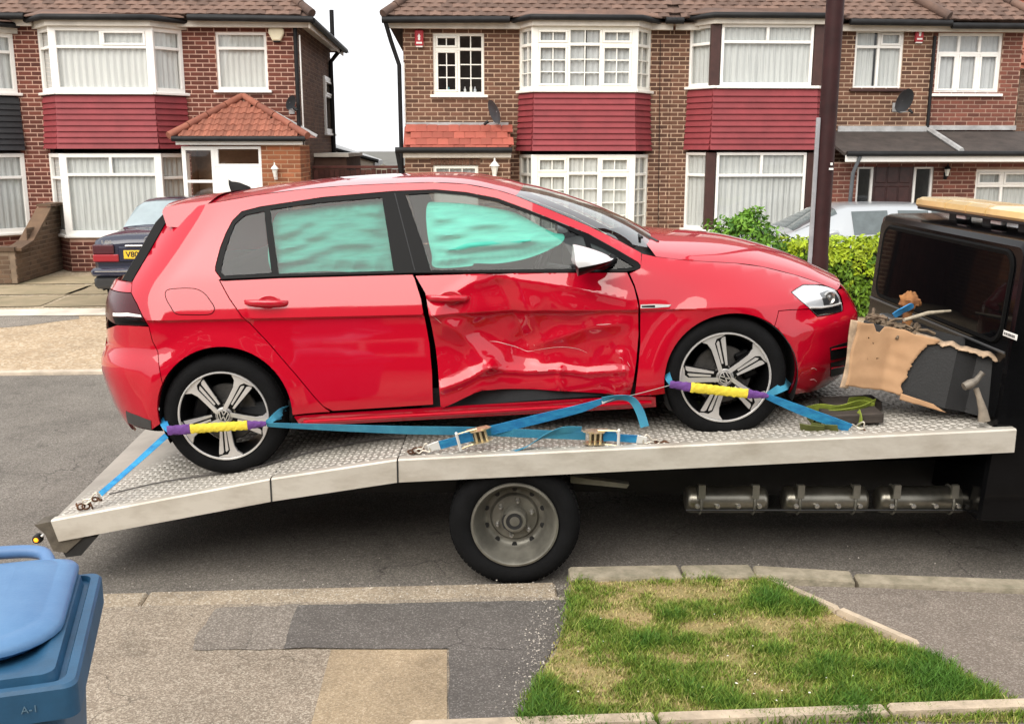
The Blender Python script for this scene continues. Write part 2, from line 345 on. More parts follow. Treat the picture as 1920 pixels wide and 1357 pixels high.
# grass blades (uncountable)
def in_poly(x, y, P):
    c = np.zeros(x.shape, bool); n = len(P)
    for i in range(n):
        x0, y0, x1, y1 = P[i][0], P[i][1], P[i - 1][0], P[i - 1][1]
        m_ = ((y0 > y) != (y1 > y)) & (x < (x1 - x0) * (y - y0) / (y1 - y0 + 1e-12) + x0); c ^= m_
    return c
def grass():
    n = 150000
    P = VERGE; xs = [p.x for p in P]; ys = [p.y for p in P]
    x = RNG.uniform(min(xs) - .05, max(xs) + .05, n); y = RNG.uniform(min(ys) - .02, max(ys) + .02, n)
    jx = x + RNG.normal(0, .02, n); jy = y + RNG.normal(0, .02, n)
    k = in_poly(jx, jy, P); x, y = x[k], y[k]
    dens = np.array([mnoise.fractal(Vector((a * 3.6, b * 4.6, 1.7)), .9, 2.0, 5) for a, b in zip(x, y)])
    # dry bald spots near the kerb and mid-verge
    for cx, cy, r_, s_ in ((.80, 4.45, .20, .8), (1.12, 4.62, .24, .6), (1.15, 4.22, .15, .55), (1.22, 4.05, .14, .45), (1.75, 4.3, .12, .4), (.62, 3.75, .15, .35)):
        dens -= s_ * np.exp(-(((x - cx) / r_) ** 2 + ((y - cy) / (r_ * .8)) ** 2))
    for cx, cy, r_, s_ in ((.35, 3.62, .22, .7), (1.9, 3.72, .3, .8), (.72, 4.1, .22, .35), (1.45, 4.45, .15, .4)):
        dens += s_ * np.exp(-(((x - cx) / r_) ** 2 + ((y - cy) / (r_ * .8)) ** 2))
    keep = RNG.uniform(0, 1, len(x)) < np.clip(.72 + dens * .8, .14, 1); x, y, dens = x[keep], y[keep], dens[keep]
    n = len(x)
    h = RNG.uniform(.014, .036, n) * np.clip(1 + dens * 1.1, .5, 2.3); wd = RNG.uniform(.0016, .0034, n)
    a = RNG.uniform(0, 2 * np.pi, n); ln = RNG.uniform(.2, 1.1, n) * h; b_ = RNG.uniform(0, 2 * np.pi, n)
    z0 = ZG + .002
    dx, dy = np.cos(a) * wd, np.sin(a) * wd; lx, ly = np.cos(b_) * ln, np.sin(b_) * ln
    V = np.empty((n, 5, 3)); V[:, 0] = np.stack([x - dx, y - dy, np.full(n, z0)], 1); V[:, 1] = np.stack([x + dx, y + dy, np.full(n, z0)], 1)
    V[:, 2] = np.stack([x - dx * .7 + lx * .4, y - dy * .7 + ly * .4, z0 + h * .6], 1); V[:, 3] = np.stack([x + dx * .7 + lx * .4, y + dy * .7 + ly * .4, z0 + h * .6], 1)
    V[:, 4] = np.stack([x + lx, y + ly, z0 + h], 1)
    base = (np.arange(n) * 5)[:, None]
    T = np.concatenate([base + np.array([[0, 1, 3]]), base + np.array([[0, 3, 2]]), base + np.array([[2, 3, 4]])], 1).reshape(-1, 3)
    me = bpy.data.meshes.new('grass'); me.vertices.add(n * 5); me.vertices.foreach_set('co', V.ravel())
    me.loops.add(len(T) * 3); me.loops.foreach_set('vertex_index', T.ravel().astype(np.int32)); me.polygons.add(len(T))
    me.polygons.foreach_set('loop_start', np.arange(0, len(T) * 3, 3, dtype=np.int32)); me.update(calc_edges=True); me.validate()
    lush = np.array([.070, .165, .020]); lime = np.array([.22, .29, .04]); dry = np.array([.46, .36, .17])
    t = np.clip(dens * .9 + RNG.normal(.0, .22, n) + .25, -1, 1)[:, None]
    c = np.where(t > .25, lush + (lime - lush) * np.clip(1.1 - t * 1.2, 0, 1), lime + (dry - lime) * np.clip((.25 - t) * 1.7, 0, 1)) * RNG.uniform(.6, 1.35, (n, 1))
    c = np.repeat(np.concatenate([c, np.ones((n, 1))], 1), 5, 0)
    ca = me.color_attributes.new('tint', 'FLOAT_COLOR', 'POINT'); ca.data.foreach_set('color', c.ravel().astype(np.float32))
    m, tr, b = nodes_of('grass_blade'); va = tr.nodes.new('ShaderNodeVertexColor'); va.layer_name = 'tint'
    tr.links.new(va.outputs['Color'], b.inputs['Base Color']); b.inputs['Roughness'].default_value = .6; b.inputs['Specular IOR Level'].default_value = .25
    me.materials.append(m)
    o = bpy.data.objects.new('grass', me); COL.objects.link(o); srot(o); tag(o, 'patchy green verge grass with dry straw coloured spots', 'grass', kind='stuff')
    # daisies / clover heads
    mb = MB()
    for i in range(20):
        q = stz(random.uniform(1180, 1660), random.uniform(1275, 1335), ZG) if i < 14 else stz(random.uniform(1060, 1500), random.uniform(1150, 1330), ZG)
        s = random.uniform(.003, .0055)
        mb.lathe([(0, s * .5), (s, s * .3), (s * .8, 0)], Matrix.Translation((q.x, q.y, ZG + random.uniform(.025, .04))), 6)
    o = srot(mb.build('clover_flowers', mat('petal', (.8, .78, .7), .7))); tag(o, 'tiny white clover heads scattered in the verge grass', 'flowers', kind='stuff')
grass()
# loose grit along the gutter and tarmac edge
gb = MB()
for i in range(900):
    if i < 500: q = stz(random.gauss(1040, 22), random.uniform(1110, 1345), 0); q.x -= (q.y < 4.4) * .02 + (4.75 - q.y) * .10; z = ZP + .009
    elif i < 800: q = Vector((random.uniform(-2.2, .5), random.gauss(4.80, .07), 0)); z = .04
    else: q = Vector((random.uniform(-3, 3), random.uniform(4.95, 5.4), 0)); z = .0
    s = random.uniform(.002, .0065)
    gb.add([(q.x + s * math.cos(k * 2.1 + i), q.y + s * math.sin(k * 2.1 + i), z) for k in range(3)] + [(q.x, q.y, z + s)], [(0, 1, 3), (1, 2, 3), (2, 0, 3)])
tag(srot(gb.build('grit', mat('grit', (.42, .38, .33), .9, island=.5))), 'loose stone grit along the gutter and tarmac edge', 'grit', kind='stuff')
# ================================================================ houses
m_frame = mat('white_upvc', (.86, .84, .80), .35, var=.04, scale=3)
m_cream = mat('cream_upvc', (.85, .83, .76), .4, var=.05, scale=3)
m_brownfr = mat('brown_stained_post', (.05, .018, .014), .5, var=.2)
m_pane = glass('window_pane', (.97, .98, .98), 1.2)
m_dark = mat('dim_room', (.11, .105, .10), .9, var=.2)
m_net = mat('net_curtain', (.60, .60, .57), .9, var=.10, scale=5, stretch=(14, 14, .3))  # faint vertical stripes paint in the shading of the folds
m_net2 = mat('grey_net_curtain', (.56, .57, .55), .9, col2=(.20, .205, .20), scale=5, stretch=(16, 16, .25), c2lo=.5, c2hi=.8)  # dark vertical stripes in the colour stand in for shade between folds
m_blind = mat('pale_blind', (.50, .51, .51), .9, var=.05)
m_gutter = mat('black_gutter', (.012, .012, .013), .55, var=.3, spec=.25)
m_fascia = mat('weathered_fascia', (.62, .57, .50), .6, var=.12, scale=4)
m_lead = mat('lead_flashing', (.36, .36, .36), .6, var=.25, scale=5)
def brick_mats(tag_, b1, b2, mort):
    return mat('brick_' + tag_, b1, .9, col2=b2, scale=2.5, island=.32, bump=.4, bscale=40), mat('mortar_' + tag_, mort, .95, var=.18, scale=4)
BM_L = brick_mats('red', (.150, .044, .028), (.098, .029, .020), (.55, .35, .27))
BM_R = brick_mats('brown', (.150, .072, .043), (.095, .043, .028), (.50, .355, .25))
BM_E = brick_mats('ext', (.185, .060, .040), (.12, .042, .03), (.38, .25, .19))
BM_P = brick_mats('orange', (.33, .115, .048), (.25, .082, .036), (.46, .28, .17))
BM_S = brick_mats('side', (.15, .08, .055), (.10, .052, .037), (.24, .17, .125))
m_tile = mat('roof_tile', (.165, .098, .072), .85, col2=(.088, .055, .044), scale=2.2, island=.28, bump=.4, bscale=30)
m_ptile = mat('porch_tile', (.31, .112, .068), .8, col2=(.22, .072, .046), scale=3, island=.18, bump=.3, bscale=30)
m_stile = mat('skirt_tile', (.36, .085, .062), .8, col2=(.27, .075, .045), scale=3, island=.2)
m_hang = mat('hung_tile_red', (.225, .032, .038), .7, var=.14, scale=3, island=.06)
m_hangk = mat('hung_tile_black', (.018, .018, .020), .5, var=.2, island=.1)

class House:
    def __init__(s, name, label, x, y, z=.10):
        s.o = Vector((x, y, z)); s.root = thing(name, label, 'house', s2w((x, y, z)), (0, 0, SA))
        s.bricks = []
    def emit(s, mb, name, m, parent=None, smooth=None, kind=None):
        mb.v = [(p[0] - s.o.x, p[1] - s.o.y, p[2] - s.o.z) for p in mb.v]
        o = mb.build(name, m, parent or s.root, smooth)
        if kind: o['kind'] = kind
        return o
class Facet:
    """vertical plane in street coordinates: u along, n into the house, z up"""
    def __init__(s, p0, p1):
        a, b = Vector((p0[0], p0[1])), Vector((p1[0], p1[1])); s.L = (b - a).length; t = (b - a).normalized(); n = Vector((-t.y, t.x))
        s.M = Matrix(((t.x, n.x, 0, a.x), (t.y, n.y, 0, a.y), (0, 0, 1, 0), (0, 0, 0, 1)))
    def P(s, u, n, z): return s.M @ Vector((u, n, z))
def front(h, y): return Facet((h.o.x, y), (h.o.x + 1, y))

def brick_wall(h, fr, u0, u1, z0, z1, openings, mats, keep=300, course=.0745, length=.225, j=.0165, vis=lambda u, z: z > 2.2):
    """mortar sheet with reveals, and every brick proud of it"""
    bm_, mm = mats
    us = sorted({u0, u1, *[min(max(q, u0), u1) for o in openings for q in o[:2]]}); zs = sorted({z0, z1, *[min(max(q, z0), z1) for o in openings for q in o[2:4]]})
    def hole(u, z): return any(o[0] < u < o[1] and o[2] < z < o[3] for o in openings)
    mb = MB()
    for a, b in zip(us[:-1], us[1:]):
        for c, d in zip(zs[:-1], zs[1:]):
            if b - a > 1e-6 and d - c > 1e-6 and not hole((a + b) / 2, (c + d) / 2):
                mb.quad(fr.P(a, 0, c), fr.P(b, 0, c), fr.P(b, 0, d), fr.P(a, 0, d))
    for o in openings:
        a, b, c, d = o[:4]; e = .14
        if o[0] <= u0 and o[1] >= u1: continue
        for p, q in (((a, c), (a, d)), ((b, c), (b, d)), ((a, c), (b, c)), ((a, d), (b, d))):
            mb.quad(fr.P(p[0], 0, p[1]), fr.P(q[0], 0, q[1]), fr.P(q[0], e, q[1]), fr.P(p[0], e, p[1]))
    h.emit(mb, 'mortar', mm)
    rows = int((z1 - z0) / course); L = []
    for r_ in range(rows):
        a, b = z0 + r_ * course + j / 2, z0 + (r_ + 1) * course - j / 2; zc = (a + b) / 2
        segs = [(u0, u1)]
        for o in openings:
            if o[2] < zc < o[3]:
                segs = [t for s_ in segs for t in ((s_[0], min(s_[1], o[0])), (max(s_[0], o[1]), s_[1])) if t[1] - t[0] > .014]
        off = (r_ % 2) * length / 2
        for s0, s1 in segs:
            k = math.floor((s0 - off) / length)
            while k * length + off < s1:
                p, q = max(s0, k * length + off + j / 2), min(s1, (k + 1) * length + off - j / 2); k += 1
                if q - p > .012: L.append((p, q, a, b))
    full = [i for i, t in enumerate(L) if abs(t[1] - t[0] - (length - j)) < 1e-4 and vis((t[0] + t[1]) / 2, t[2])][:keep]
    fs = set(full)
    me0 = None; d = .005
    for i in full:
        p, q, a, b = L[i]
        if me0 is None:
            m0 = MB(); m0.box(0, q - p, -d, .012, 0, b - a); me0 = m0.mesh('brick', bm_)
        o = inst('brick', me0, h.root, M=Matrix.Translation(-h.o) @ fr.M @ Matrix.Translation((p, random.uniform(-.0015, .0015), a)))
    mb = MB()
    for i, (p, q, a, b) in enumerate(L):
        if i not in fs: mb.box(p, q, -d + random.uniform(-.0015, .0015), .012, a, b, fr.M)
    if mb.v: h.emit(mb, 'brickwork', bm_, kind='stuff')

def curtain(h, fr, u0, u1, z0, z1, n, m, parent, gap=None, amp=.016, wl=.11, seed=0):
    mb = MB(); k = max(12, int((u1 - u0) / .016)); top, bot = [], []
    ph = random.uniform(0, 9)
    for i in range(k + 1):
        u = u0 + (u1 - u0) * i / k
        q = amp * math.sin(u * 2 * math.pi / wl + ph + 1.7 * math.sin(u * 3.1 + ph)) + amp * .7 * mnoise.noise(Vector((u * 9, ph, 0)))
        top.append(fr.P(u, n + q * .6, z1)); bot.append(fr.P(u + .01 * mnoise.noise(Vector((u * 4, 3, ph))), n + q, z0))
    mb.grid([bot, top]); return h.emit(mb, 'curtain', m, parent, 179)

def window(h, fr, u0, u1, z0, z1, rows, m=None, cur=None, sill=True, inset=.03, fw=.05, bars=None, bw=.009, sill_m=None, room=True, cur_n=.115):
    """rows from the top: (height share, [width shares], 'f'ixed or 'c'asement per column, (bars across, bars up) or None)"""
    m = m or m_frame; y0, y1 = inset, inset + .06
    fb = MB(); B = lambda a, b, c, d, e=y0, f_=y1: fb.cbox(a, b, e, f_, c, d, .006, fr.M)
    B(u0, u1, z0, z0 + fw); B(u0, u1, z1 - fw, z1); B(u0, u0 + fw, z0 + fw, z1 - fw); B(u1 - fw, u1, z0 + fw, z1 - fw)
    iu0, iu1, iz0, iz1 = u0 + fw, u1 - fw, z0 + fw, z1 - fw; t = .05; panes = []
    H = iz1 - iz0 - t * (len(rows) - 1); z = iz1; tot = sum(r_[0] for r_ in rows)
    for i, r_ in enumerate(rows):
        hh = H * r_[0] / tot; a = z - hh
        if i: B(iu0, iu1, z, z + t)
        n = len(r_[1]); W = iu1 - iu0 - t * (n - 1); u = iu0; st_ = sum(r_[1])
        for k, share in enumerate(r_[1]):
            ww = W * share / st_
            if k: B(u - t, u, a, z)
            pu0, pu1, pz0, pz1 = u, u + ww, a, z
            if r_[2][k % len(r_[2])] == 'c':
                c = .038
                for q in ((pu0, pu1, pz0, pz0 + c), (pu0, pu1, pz1 - c, pz1), (pu0, pu0 + c, pz0 + c, pz1 - c), (pu1 - c, pu1, pz0 + c, pz1 - c)): B(*q, y0 - .014, y0 + .03)
                pu0 += c; pu1 -= c; pz0 += c; pz1 -= c
            if r_[3]:
                nx, nz = r_[3]
                for q in range(1, nx): x = pu0 + (pu1 - pu0) * q / nx; fb.box(x - bw, x + bw, y0 + .012, y0 + .05, pz0, pz1, fr.M)
                for q in range(1, nz): x = pz0 + (pz1 - pz0) * q / nz; fb.box(pu0, pu1, y0 + .013, y0 + .049, x - bw, x + bw, fr.M)
            panes.append((pu0, pu1, pz0, pz1)); u += ww + t
        z = a - t
    wo_ = h.emit(fb, 'window', m)
    for q in panes:
        mb = MB(); tl = random.uniform(-.002, .002)
        mb.quad(fr.P(q[0], y0 + .03 + tl, q[2]), fr.P(q[1], y0 + .03 - tl, q[2]), fr.P(q[1], y0 + .03, q[3]), fr.P(q[0], y0 + .03, q[3])); h.emit(mb, 'pane', m_pane, wo_)
    if sill:
        mb = MB(); mb.cbox(u0 - .06, u1 + .06, -.07, y1, z0 - .05, z0 - .002, .008, fr.M); h.emit(mb, 'sill', sill_m or m, wo_)
    if cur:
        for (a, b, mm) in cur: curtain(h, fr, u0 + (u1 - u0) * a, u0 + (u1 - u0) * b, z0 + .02, z1 - .02, cur_n, mm, wo_)
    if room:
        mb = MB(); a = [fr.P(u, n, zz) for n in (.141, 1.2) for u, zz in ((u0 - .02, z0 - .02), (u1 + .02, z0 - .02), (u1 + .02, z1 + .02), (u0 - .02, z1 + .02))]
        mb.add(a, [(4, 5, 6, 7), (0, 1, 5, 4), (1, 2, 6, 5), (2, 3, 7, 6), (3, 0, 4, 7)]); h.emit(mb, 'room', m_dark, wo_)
    return wo_

def tile_mesh(m, w=.2, l=.16, wave=.012):
    mb = MB(); xs = [0, .2, .42, .58, .8, 1.0]; hs = [.0, .004, wave, wave, .004, 0]
    lo = [(x * w, 0, q + .014) for x, q in zip(xs, hs)]; hi = [(x * w, l, q * .9) for x, q in zip(xs, hs)]; fr_ = [(x * w, .001, q * .3 - .004) for x, q in zip(xs, hs)]
    mb.grid([fr_, lo, hi]); return mb
def roof_slope(h, corner, xdir, updir, w_of, rows, m, keep=300, w=.2, gauge=.125, name='roof', base=True, wave=.012, sel=None, stag=True):
    """tiled slope: corner = lower left, w_of(s) -> (x from, x to) at distance s up the slope"""
    xd, ud = Vector(xdir).normalized(), Vector(updir).normalized(); nd = xd.cross(ud)
    M0 = Matrix(((xd.x, ud.x, nd.x, corner[0]), (xd.y, ud.y, nd.y, corner[1]), (xd.z, ud.z, nd.z, corner[2]), (0, 0, 0, 1)))
    top = rows * gauge; a0, b0 = w_of(0); a1, b1 = w_of(top)
    mb = MB(); mb.quad(M0 @ Vector((a0, 0, -.03)), M0 @ Vector((b0, 0, -.03)), M0 @ Vector((b1, top, -.03)), M0 @ Vector((a1, top, -.03)))
    ro = h.emit(mb, name, m)
    tm = tile_mesh(m, w * .985, gauge * 1.25, wave); me0 = None; rest = MB(); n = 0
    for r_ in range(rows):
        a, b = w_of((r_ + .5) * gauge); k = math.floor(a / w) - 1
        while k * w < b:
            x = k * w + (r_ % 2) * w / 2 * stag; k += 1
            if x < a - w * .35 or x > b - w * .65: continue
            T = Matrix.Translation((x, r_ * gauge - .01, random.uniform(0, .004))) @ Matrix.Rotation(random.gauss(0, .012), 4, 'Z') @ Matrix.Rotation(random.gauss(0, .01), 4, 'X')
            if n < keep and (sel is None or sel(x, r_)):
                if me0 is None: me0 = tm.mesh('roof_tile', m, None, False)
                inst('roof_tile', me0, h.root, M=Matrix.Translation(-h.o) @ M0 @ T); n += 1
            else: rest.add([M0 @ T @ Vector(p) for p in tm.v], tm.f)
    if rest.v: h.emit(rest, 'tiling', m, ro, kind='stuff')
    return ro
def gutter(h, pts, name='gutter', r_=.055, m=None):
    mb = MB(); mb.tube(pts, r_, 8); return h.emit(mb, name, m or m_gutter, None, 50)
def board(h, fr, u0, u1, z0, z1, n0, n1, m, name='fascia'):
    mb = MB(); mb.cbox(u0, u1, n0, n1, z0, z1, .006, fr.M); return h.emit(mb, name, m)
def pipe(h, pts, r_=.035, name='downpipe', m=None):
    mb = MB(); mb.tube(pts, r_, 10); return h.emit(mb, name, m or m_gutter, None, 50)
def ridge_run(h, a, b, m, r_=.075, seg=.33):
    a, b = Vector(a), Vector(b); n = max(1, int((b - a).length / seg)); d = (b - a) / n
    for i in range(n):
        mb = MB(); mb.tube([a + d * i, a + d * (i + .96)], [r_ * 1.04, r_ * .96], 10); h.emit(mb, 'hip_tile', m, None, 50)

HY = 18.7            # main front wall plane
def bay(h, x0, x1, x2, x3, yf, spans, apron, fascia, hang_m, yw=HY, courses=9, apron_flare=.05, sills=True, gut=True):
    """x0..x3: plan corners; spans: window bands (z0, z1, rows per facet, kwargs); apron (z0, z1) hung with tile courses"""
    pts = [(x0, yw), (x1, yf), (x2, yf), (x3, yw)]; F = [Facet(pts[i], pts[i + 1]) for i in range(3)]
    for (z0, z1, per, kw, posts) in spans:
        for i, f in enumerate(F):
            if per[i] is None: continue
            e = .0 if posts is None else .10
            window(h, f, e * (i == 1), f.L - e * (i == 1), z0, z1, per[i], inset=-.01, room=False, cur_n=.065, **({k: v for k, v in kw.items() if k != 'cur'} | {'cur': kw.get('cur', [None] * 3)[i]}))
        for i in (1, 2):
            x = pts[i][0]; mb = MB(); pw = .06 if posts is None else .085
            mb.cbox(x - pw, x + pw, yf - .012, yf + .09, z0, z1, .01); h.emit(mb, 'corner_post', posts or kw.get('m') or m_frame)
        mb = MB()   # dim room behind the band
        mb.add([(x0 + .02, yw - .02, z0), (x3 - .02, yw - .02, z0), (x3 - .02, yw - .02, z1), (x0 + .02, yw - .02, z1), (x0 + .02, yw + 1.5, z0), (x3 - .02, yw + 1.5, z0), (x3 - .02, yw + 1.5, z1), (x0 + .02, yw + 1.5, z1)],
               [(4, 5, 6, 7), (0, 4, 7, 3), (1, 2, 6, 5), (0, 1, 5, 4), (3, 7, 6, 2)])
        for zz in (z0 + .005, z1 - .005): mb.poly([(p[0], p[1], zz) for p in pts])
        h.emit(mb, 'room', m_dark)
        if sills:
            mb = MB(); off = .05; P = [(x0 - off, yw), (x1 - off * .5, yf - off), (x2 + off * .5, yf - off), (x3 + off, yw)]
            mb.prism([(p[0], p[1], z0 - .05) for p in P], (0, 0, .052)); h.emit(mb, 'sill', kw.get('sill_m') or kw.get('m') or m_frame)
    az0, az1 = apron; n = courses; hgt = (az1 - az0) / n
    for r_ in range(n):
        zt = az0 + (r_ + 1) * hgt + .015; zb = az0 + r_ * hgt; fl = apron_flare * (1 - r_ / n) ** 2
        for i, f in enumerate(F):
            mb = MB(); ext = .02 + fl * .5; a, b = (-ext if i == 1 else 0), f.L + (ext if i == 1 else 0)
            jit = random.uniform(-.002, .002)
            q = [(a, -.046 - fl, zb), (b, -.046 - fl, zb), (b, -.010 - fl * .8, zt), (a, -.010 - fl * .8, zt)]
            mb.add([f.P(*t) for t in q] + [f.P(t[0], .0, t[2] + jit) for t in q], [(0, 1, 2, 3), (4, 5, 1, 0), (0, 3, 7, 4), (1, 5, 6, 2)])
            h.emit(mb, 'hung_tile_course', hang_m)
    if fascia:
        z0, z1 = fascia; o_ = .10; P = [(x0 - o_, yw), (x1 - o_ * .5, yf - o_), (x2 + o_ * .5, yf - o_), (x3 + o_, yw)]
        mb = MB(); mb.prism([(p[0], p[1], z0) for p in P], (0, 0, z1 - z0)); h.emit(mb, 'bay_fascia', m_fascia)
        if gut:
            o_ = .17; P = [(x0 - o_, yw - .1), (x1 - o_ * .5, yf - o_), (x2 + o_ * .5, yf - o_), (x3 + o_, yw - .1)]
            gutter(h, [(p[0], p[1], z1 + .03) for p in P], 'bay_gutter', .05)
        o_ = .14; P = [(x0 - o_, yw - .3), (x1 - o_ * .5, yf - o_), (x2 + o_ * .5, yf - o_), (x3 + o_, yw - .3)]
        mb = MB(); zt = z1 + .065
        mb.add([(p[0], p[1], zt) for p in P] + [(p[0], p[1], zt + .02) for p in P] + [(x0 + .2, yw - .22, zt + .14), (x3 - .2, yw - .22, zt + .14)], [(0, 1, 2, 3), (0, 1, 5, 4), (1, 2, 6, 5), (2, 3, 7, 6), (4, 5, 6, 7, 9, 8)]); h.emit(mb, 'bay_cap', m_tile)
    return F

SL = math.tan(R(40)); CS, SN = math.cos(R(40)), math.sin(R(40))
EZ = 4.40                      # eaves height
def main_roof(h, xa, xb, hip_l, hip_r, sel=None, keep=300):
    y = HY - .28
    def w_of(s): return (xa + (s * CS if hip_l else 0), xb - (s * CS if hip_r else 0))
    roof_slope(h, (0, y, EZ + .06), (1, 0, 0), (0, CS, SN), w_of, 34, m_tile, keep=keep, sel=sel)
    top = 34 * .125; ry, rz = y + top * CS, EZ + .06 + top * SN
    mb = MB(); a, b = w_of(top)
    mb.add([(a, ry, rz - .03), (b, ry, rz - .03), (xb, ry + top * CS, EZ), (xa, ry + top * CS, EZ)], [(0, 1, 2, 3)])
    if hip_r: mb.add([(b, ry, rz - .03), (xb, y, EZ + .03), (xb, ry + top * CS, EZ + .03)], [(0, 1, 2)])
    if hip_l: mb.add([(a, ry, rz - .03), (xa, y, EZ + .03), (xa, ry + top * CS, EZ + .03)], [(0, 1, 2)])
    mb.quad((xa, y + .02, EZ - .02), (xb, y + .02, EZ - .02), (xb, HY + .2, EZ - .02), (xa, HY + .2, EZ - .02))
    h.emit(mb, 'roof_back', m_tile)
    if hip_r: ridge_run(h, (xb + .02, y - .02, EZ + .08), (b, ry, rz + .02), m_tile)
    if hip_l: ridge_run(h, (xa - .02, y - .02, EZ + .08), (a, ry, rz + .02), m_tile)
    f = front(h, y + .1); board(h, f, xa - h.o.x + .02, xb - h.o.x - .02, EZ - .14, EZ - .022, 0, .03, m_fascia)
def body(h, xa, xb, depth=6.6, side_l=False, side_r=False, zt=EZ):
    """plain inner mass behind the walls: blocks light, closes the sides"""
    mb = MB(); d0 = 1.25
    mb.box(xa + .03, xb - .03, HY + d0, HY + depth, .0, zt - .03); h.emit(mb, 'wall', BM_S[1])
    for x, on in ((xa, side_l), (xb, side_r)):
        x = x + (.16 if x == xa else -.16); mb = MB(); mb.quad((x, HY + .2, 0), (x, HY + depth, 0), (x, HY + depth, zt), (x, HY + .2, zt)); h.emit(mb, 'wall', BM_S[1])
def X(u, v, y): return st(u, v, y).x
def Z(u, v, y): return st(u, v, y).z

# ---------------------------------------------------------------- left pair
def left_house():
    xa, xb = X(88, 250, HY), X(562, 200, HY)
    h = House('brick_house', 'red brick house with red tiled bay and terracotta tiled porch, behind the dark blue saloon', (xa + xb) / 2, HY)
    f = front(h, HY); ox = h.o.x; yf = HY - .5
    x1, x2, x3 = X(100, 110, yf), X(283, 110, yf), X(343, 110, HY); x0 = x1 - (x3 - x2)
    uw0, uw1 = Z(200, 172, yf), Z(200, 50, yf); lw0, lw1 = Z(215, 440, yf), Z(215, 288, yf); az0, az1 = Z(200, 279, yf), Z(200, 181, yf)
    sx0, sx1, sz0, sz1 = X(405, 110, HY), X(501, 110, HY), Z(455, 169, HY), Z(455, 60, HY)
    ops = [(x0 - ox + .05, x3 - ox - .05, lw0 - .02, uw1 + .06), (sx0 - ox, sx1 - ox, sz0, sz1)]
    brick_wall(h, f, xa - ox, xb - ox, .10, EZ, ops, BM_L, vis=lambda u, z: z > 1.1)
    body(h, xa, xb, 5.0)
    r2 = [(.27, [1, 1], 'fc', None), (.73, [1], 'f', None)]; r1 = [(.27, [1], 'f', None), (.73, [1], 'f', None)]
    cu = [[(.02, .98, m_net)], [(.02, .98, m_net)], [(.02, .98, m_net)]]
    cl = [[(.02, .98, m_net2)], [(.02, .98, m_net2)], [(.02, .98, m_net2)]]
    bay(h, x0, x1, x2, x3, yf, [(uw0, uw1, [r1, r2, r1], dict(cur=cu, fw=.07), None), (lw0, lw1, [r1, [(.22, [1, 1], 'f', None), (.78, [1], 'f', None)], r1], dict(cur=cl, fw=.07), None)], (az0, az1), (uw1, uw1 + .10), m_hang)
    window(h, f, sx0 - ox, sx1 - ox, sz0, sz1, [(.24, [1], 'f', None), (.76, [1], 'f', None)], cur=[(.02, .98, m_net)])
    for i, q in enumerate((Facet((x0, HY), (x1, yf)), Facet((x1, yf), (x2, yf)), Facet((x2, yf), (x3, HY)))): board(h, q, 0, q.L, az1 + .016, uw0 - .052, -.03, .02, m_gutter, 'apron_band')
    # wall under the lower bay window
    F = [Facet(p, q) for p, q in (((x0, HY), (x1, yf)), ((x1, yf), (x2, yf)), ((x2, yf), (x3, HY)))]
    for q in F: brick_wall(h, q, 0, q.L, .10, lw0 - .05, [], BM_L, keep=0)
    main_roof(h, xa, xb + .30, False, True, sel=lambda x, r_: r_ < 7)
    gutter(h, [(x3 + .2, HY - .33, EZ - .0), (xb + .34, HY - .33, EZ - .02)])
    # side wall, its window, gutter and pipes
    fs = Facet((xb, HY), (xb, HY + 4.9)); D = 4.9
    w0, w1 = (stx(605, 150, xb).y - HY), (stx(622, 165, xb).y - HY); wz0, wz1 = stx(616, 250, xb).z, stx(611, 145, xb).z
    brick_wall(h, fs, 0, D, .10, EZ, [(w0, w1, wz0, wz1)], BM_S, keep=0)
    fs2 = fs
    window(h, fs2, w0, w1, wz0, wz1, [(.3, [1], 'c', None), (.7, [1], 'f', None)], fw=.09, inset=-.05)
    gutter(h, [(xb + .32, HY - .3, EZ - .03), (xb + .32, HY + D + .35, EZ - .05)])
    board(h, fs, -.25, D + .3, EZ - .16, EZ - .02, -.27, -.24, m_fascia)
    mb = MB(); mb.box(xb, xb + .27, HY - .2, HY + D + .3, EZ - .05, EZ - .03); h.emit(mb, 'soffit', m_fascia)
    pipe(h, [(xb - .02, HY - .05, EZ - .1), (xb - .02, HY - .05, .2)], .035)
    pipe(h, [(xb + .05, HY - .02, EZ - .25), (xb + .05, HY - .02, 2.2), (xb + .09, HY + .05, 2.0)], .014, 'cable', m_frame)
    pipe(h, [(xb + .3, HY + D - .45, EZ - .06), (xb + .06, HY + D - .45, EZ - .35), (xb + .06, HY + D - .45, .2)], .05)
    pipe(h, [(xb + .28, HY + 3.0, EZ + .0), (xb + .28, HY + 3.0, EZ + .55)], .045, 'vent_pipe')
    pipe(h, [(X(87, 200, HY), HY - .02, EZ - .4), (X(98, 300, HY), HY - .02, 2.2), (X(108, 430, HY), HY - .02, .3)], .012, 'cable', m_gutter)
    # porch
    yp = HY - 1.15; px0, px1, pz = X(341, 300, yp), X(563, 300, yp), Z(440, 272, yp); pm = X(491, 310, yp)
    fp = front(h, yp)
    window(h, fp, px0 - ox, X(405, 320, yp) - ox, .55, pz - .02, [(.32, [1], 'f', None), (.68, [1], 'f', None)], inset=0, sill=False, fw=.07, room=False)
    mb = MB(); d0, d1 = X(405, 320, yp), pm; dm = MB(); dm.cbox(d0, d1, yp, yp + .06, .12, pz - .36, .008)
    for a in (.12, .55):
        for q in range(3): dm.cbox(d0 + .08, d1 - .08, yp - .012 - q * .004, yp + .01, .2 + a * 1.7 + q * .05, .2 + a * 1.7 + .55 - q * .05, .008)
    do = h.emit(dm, 'front_door', m_frame)
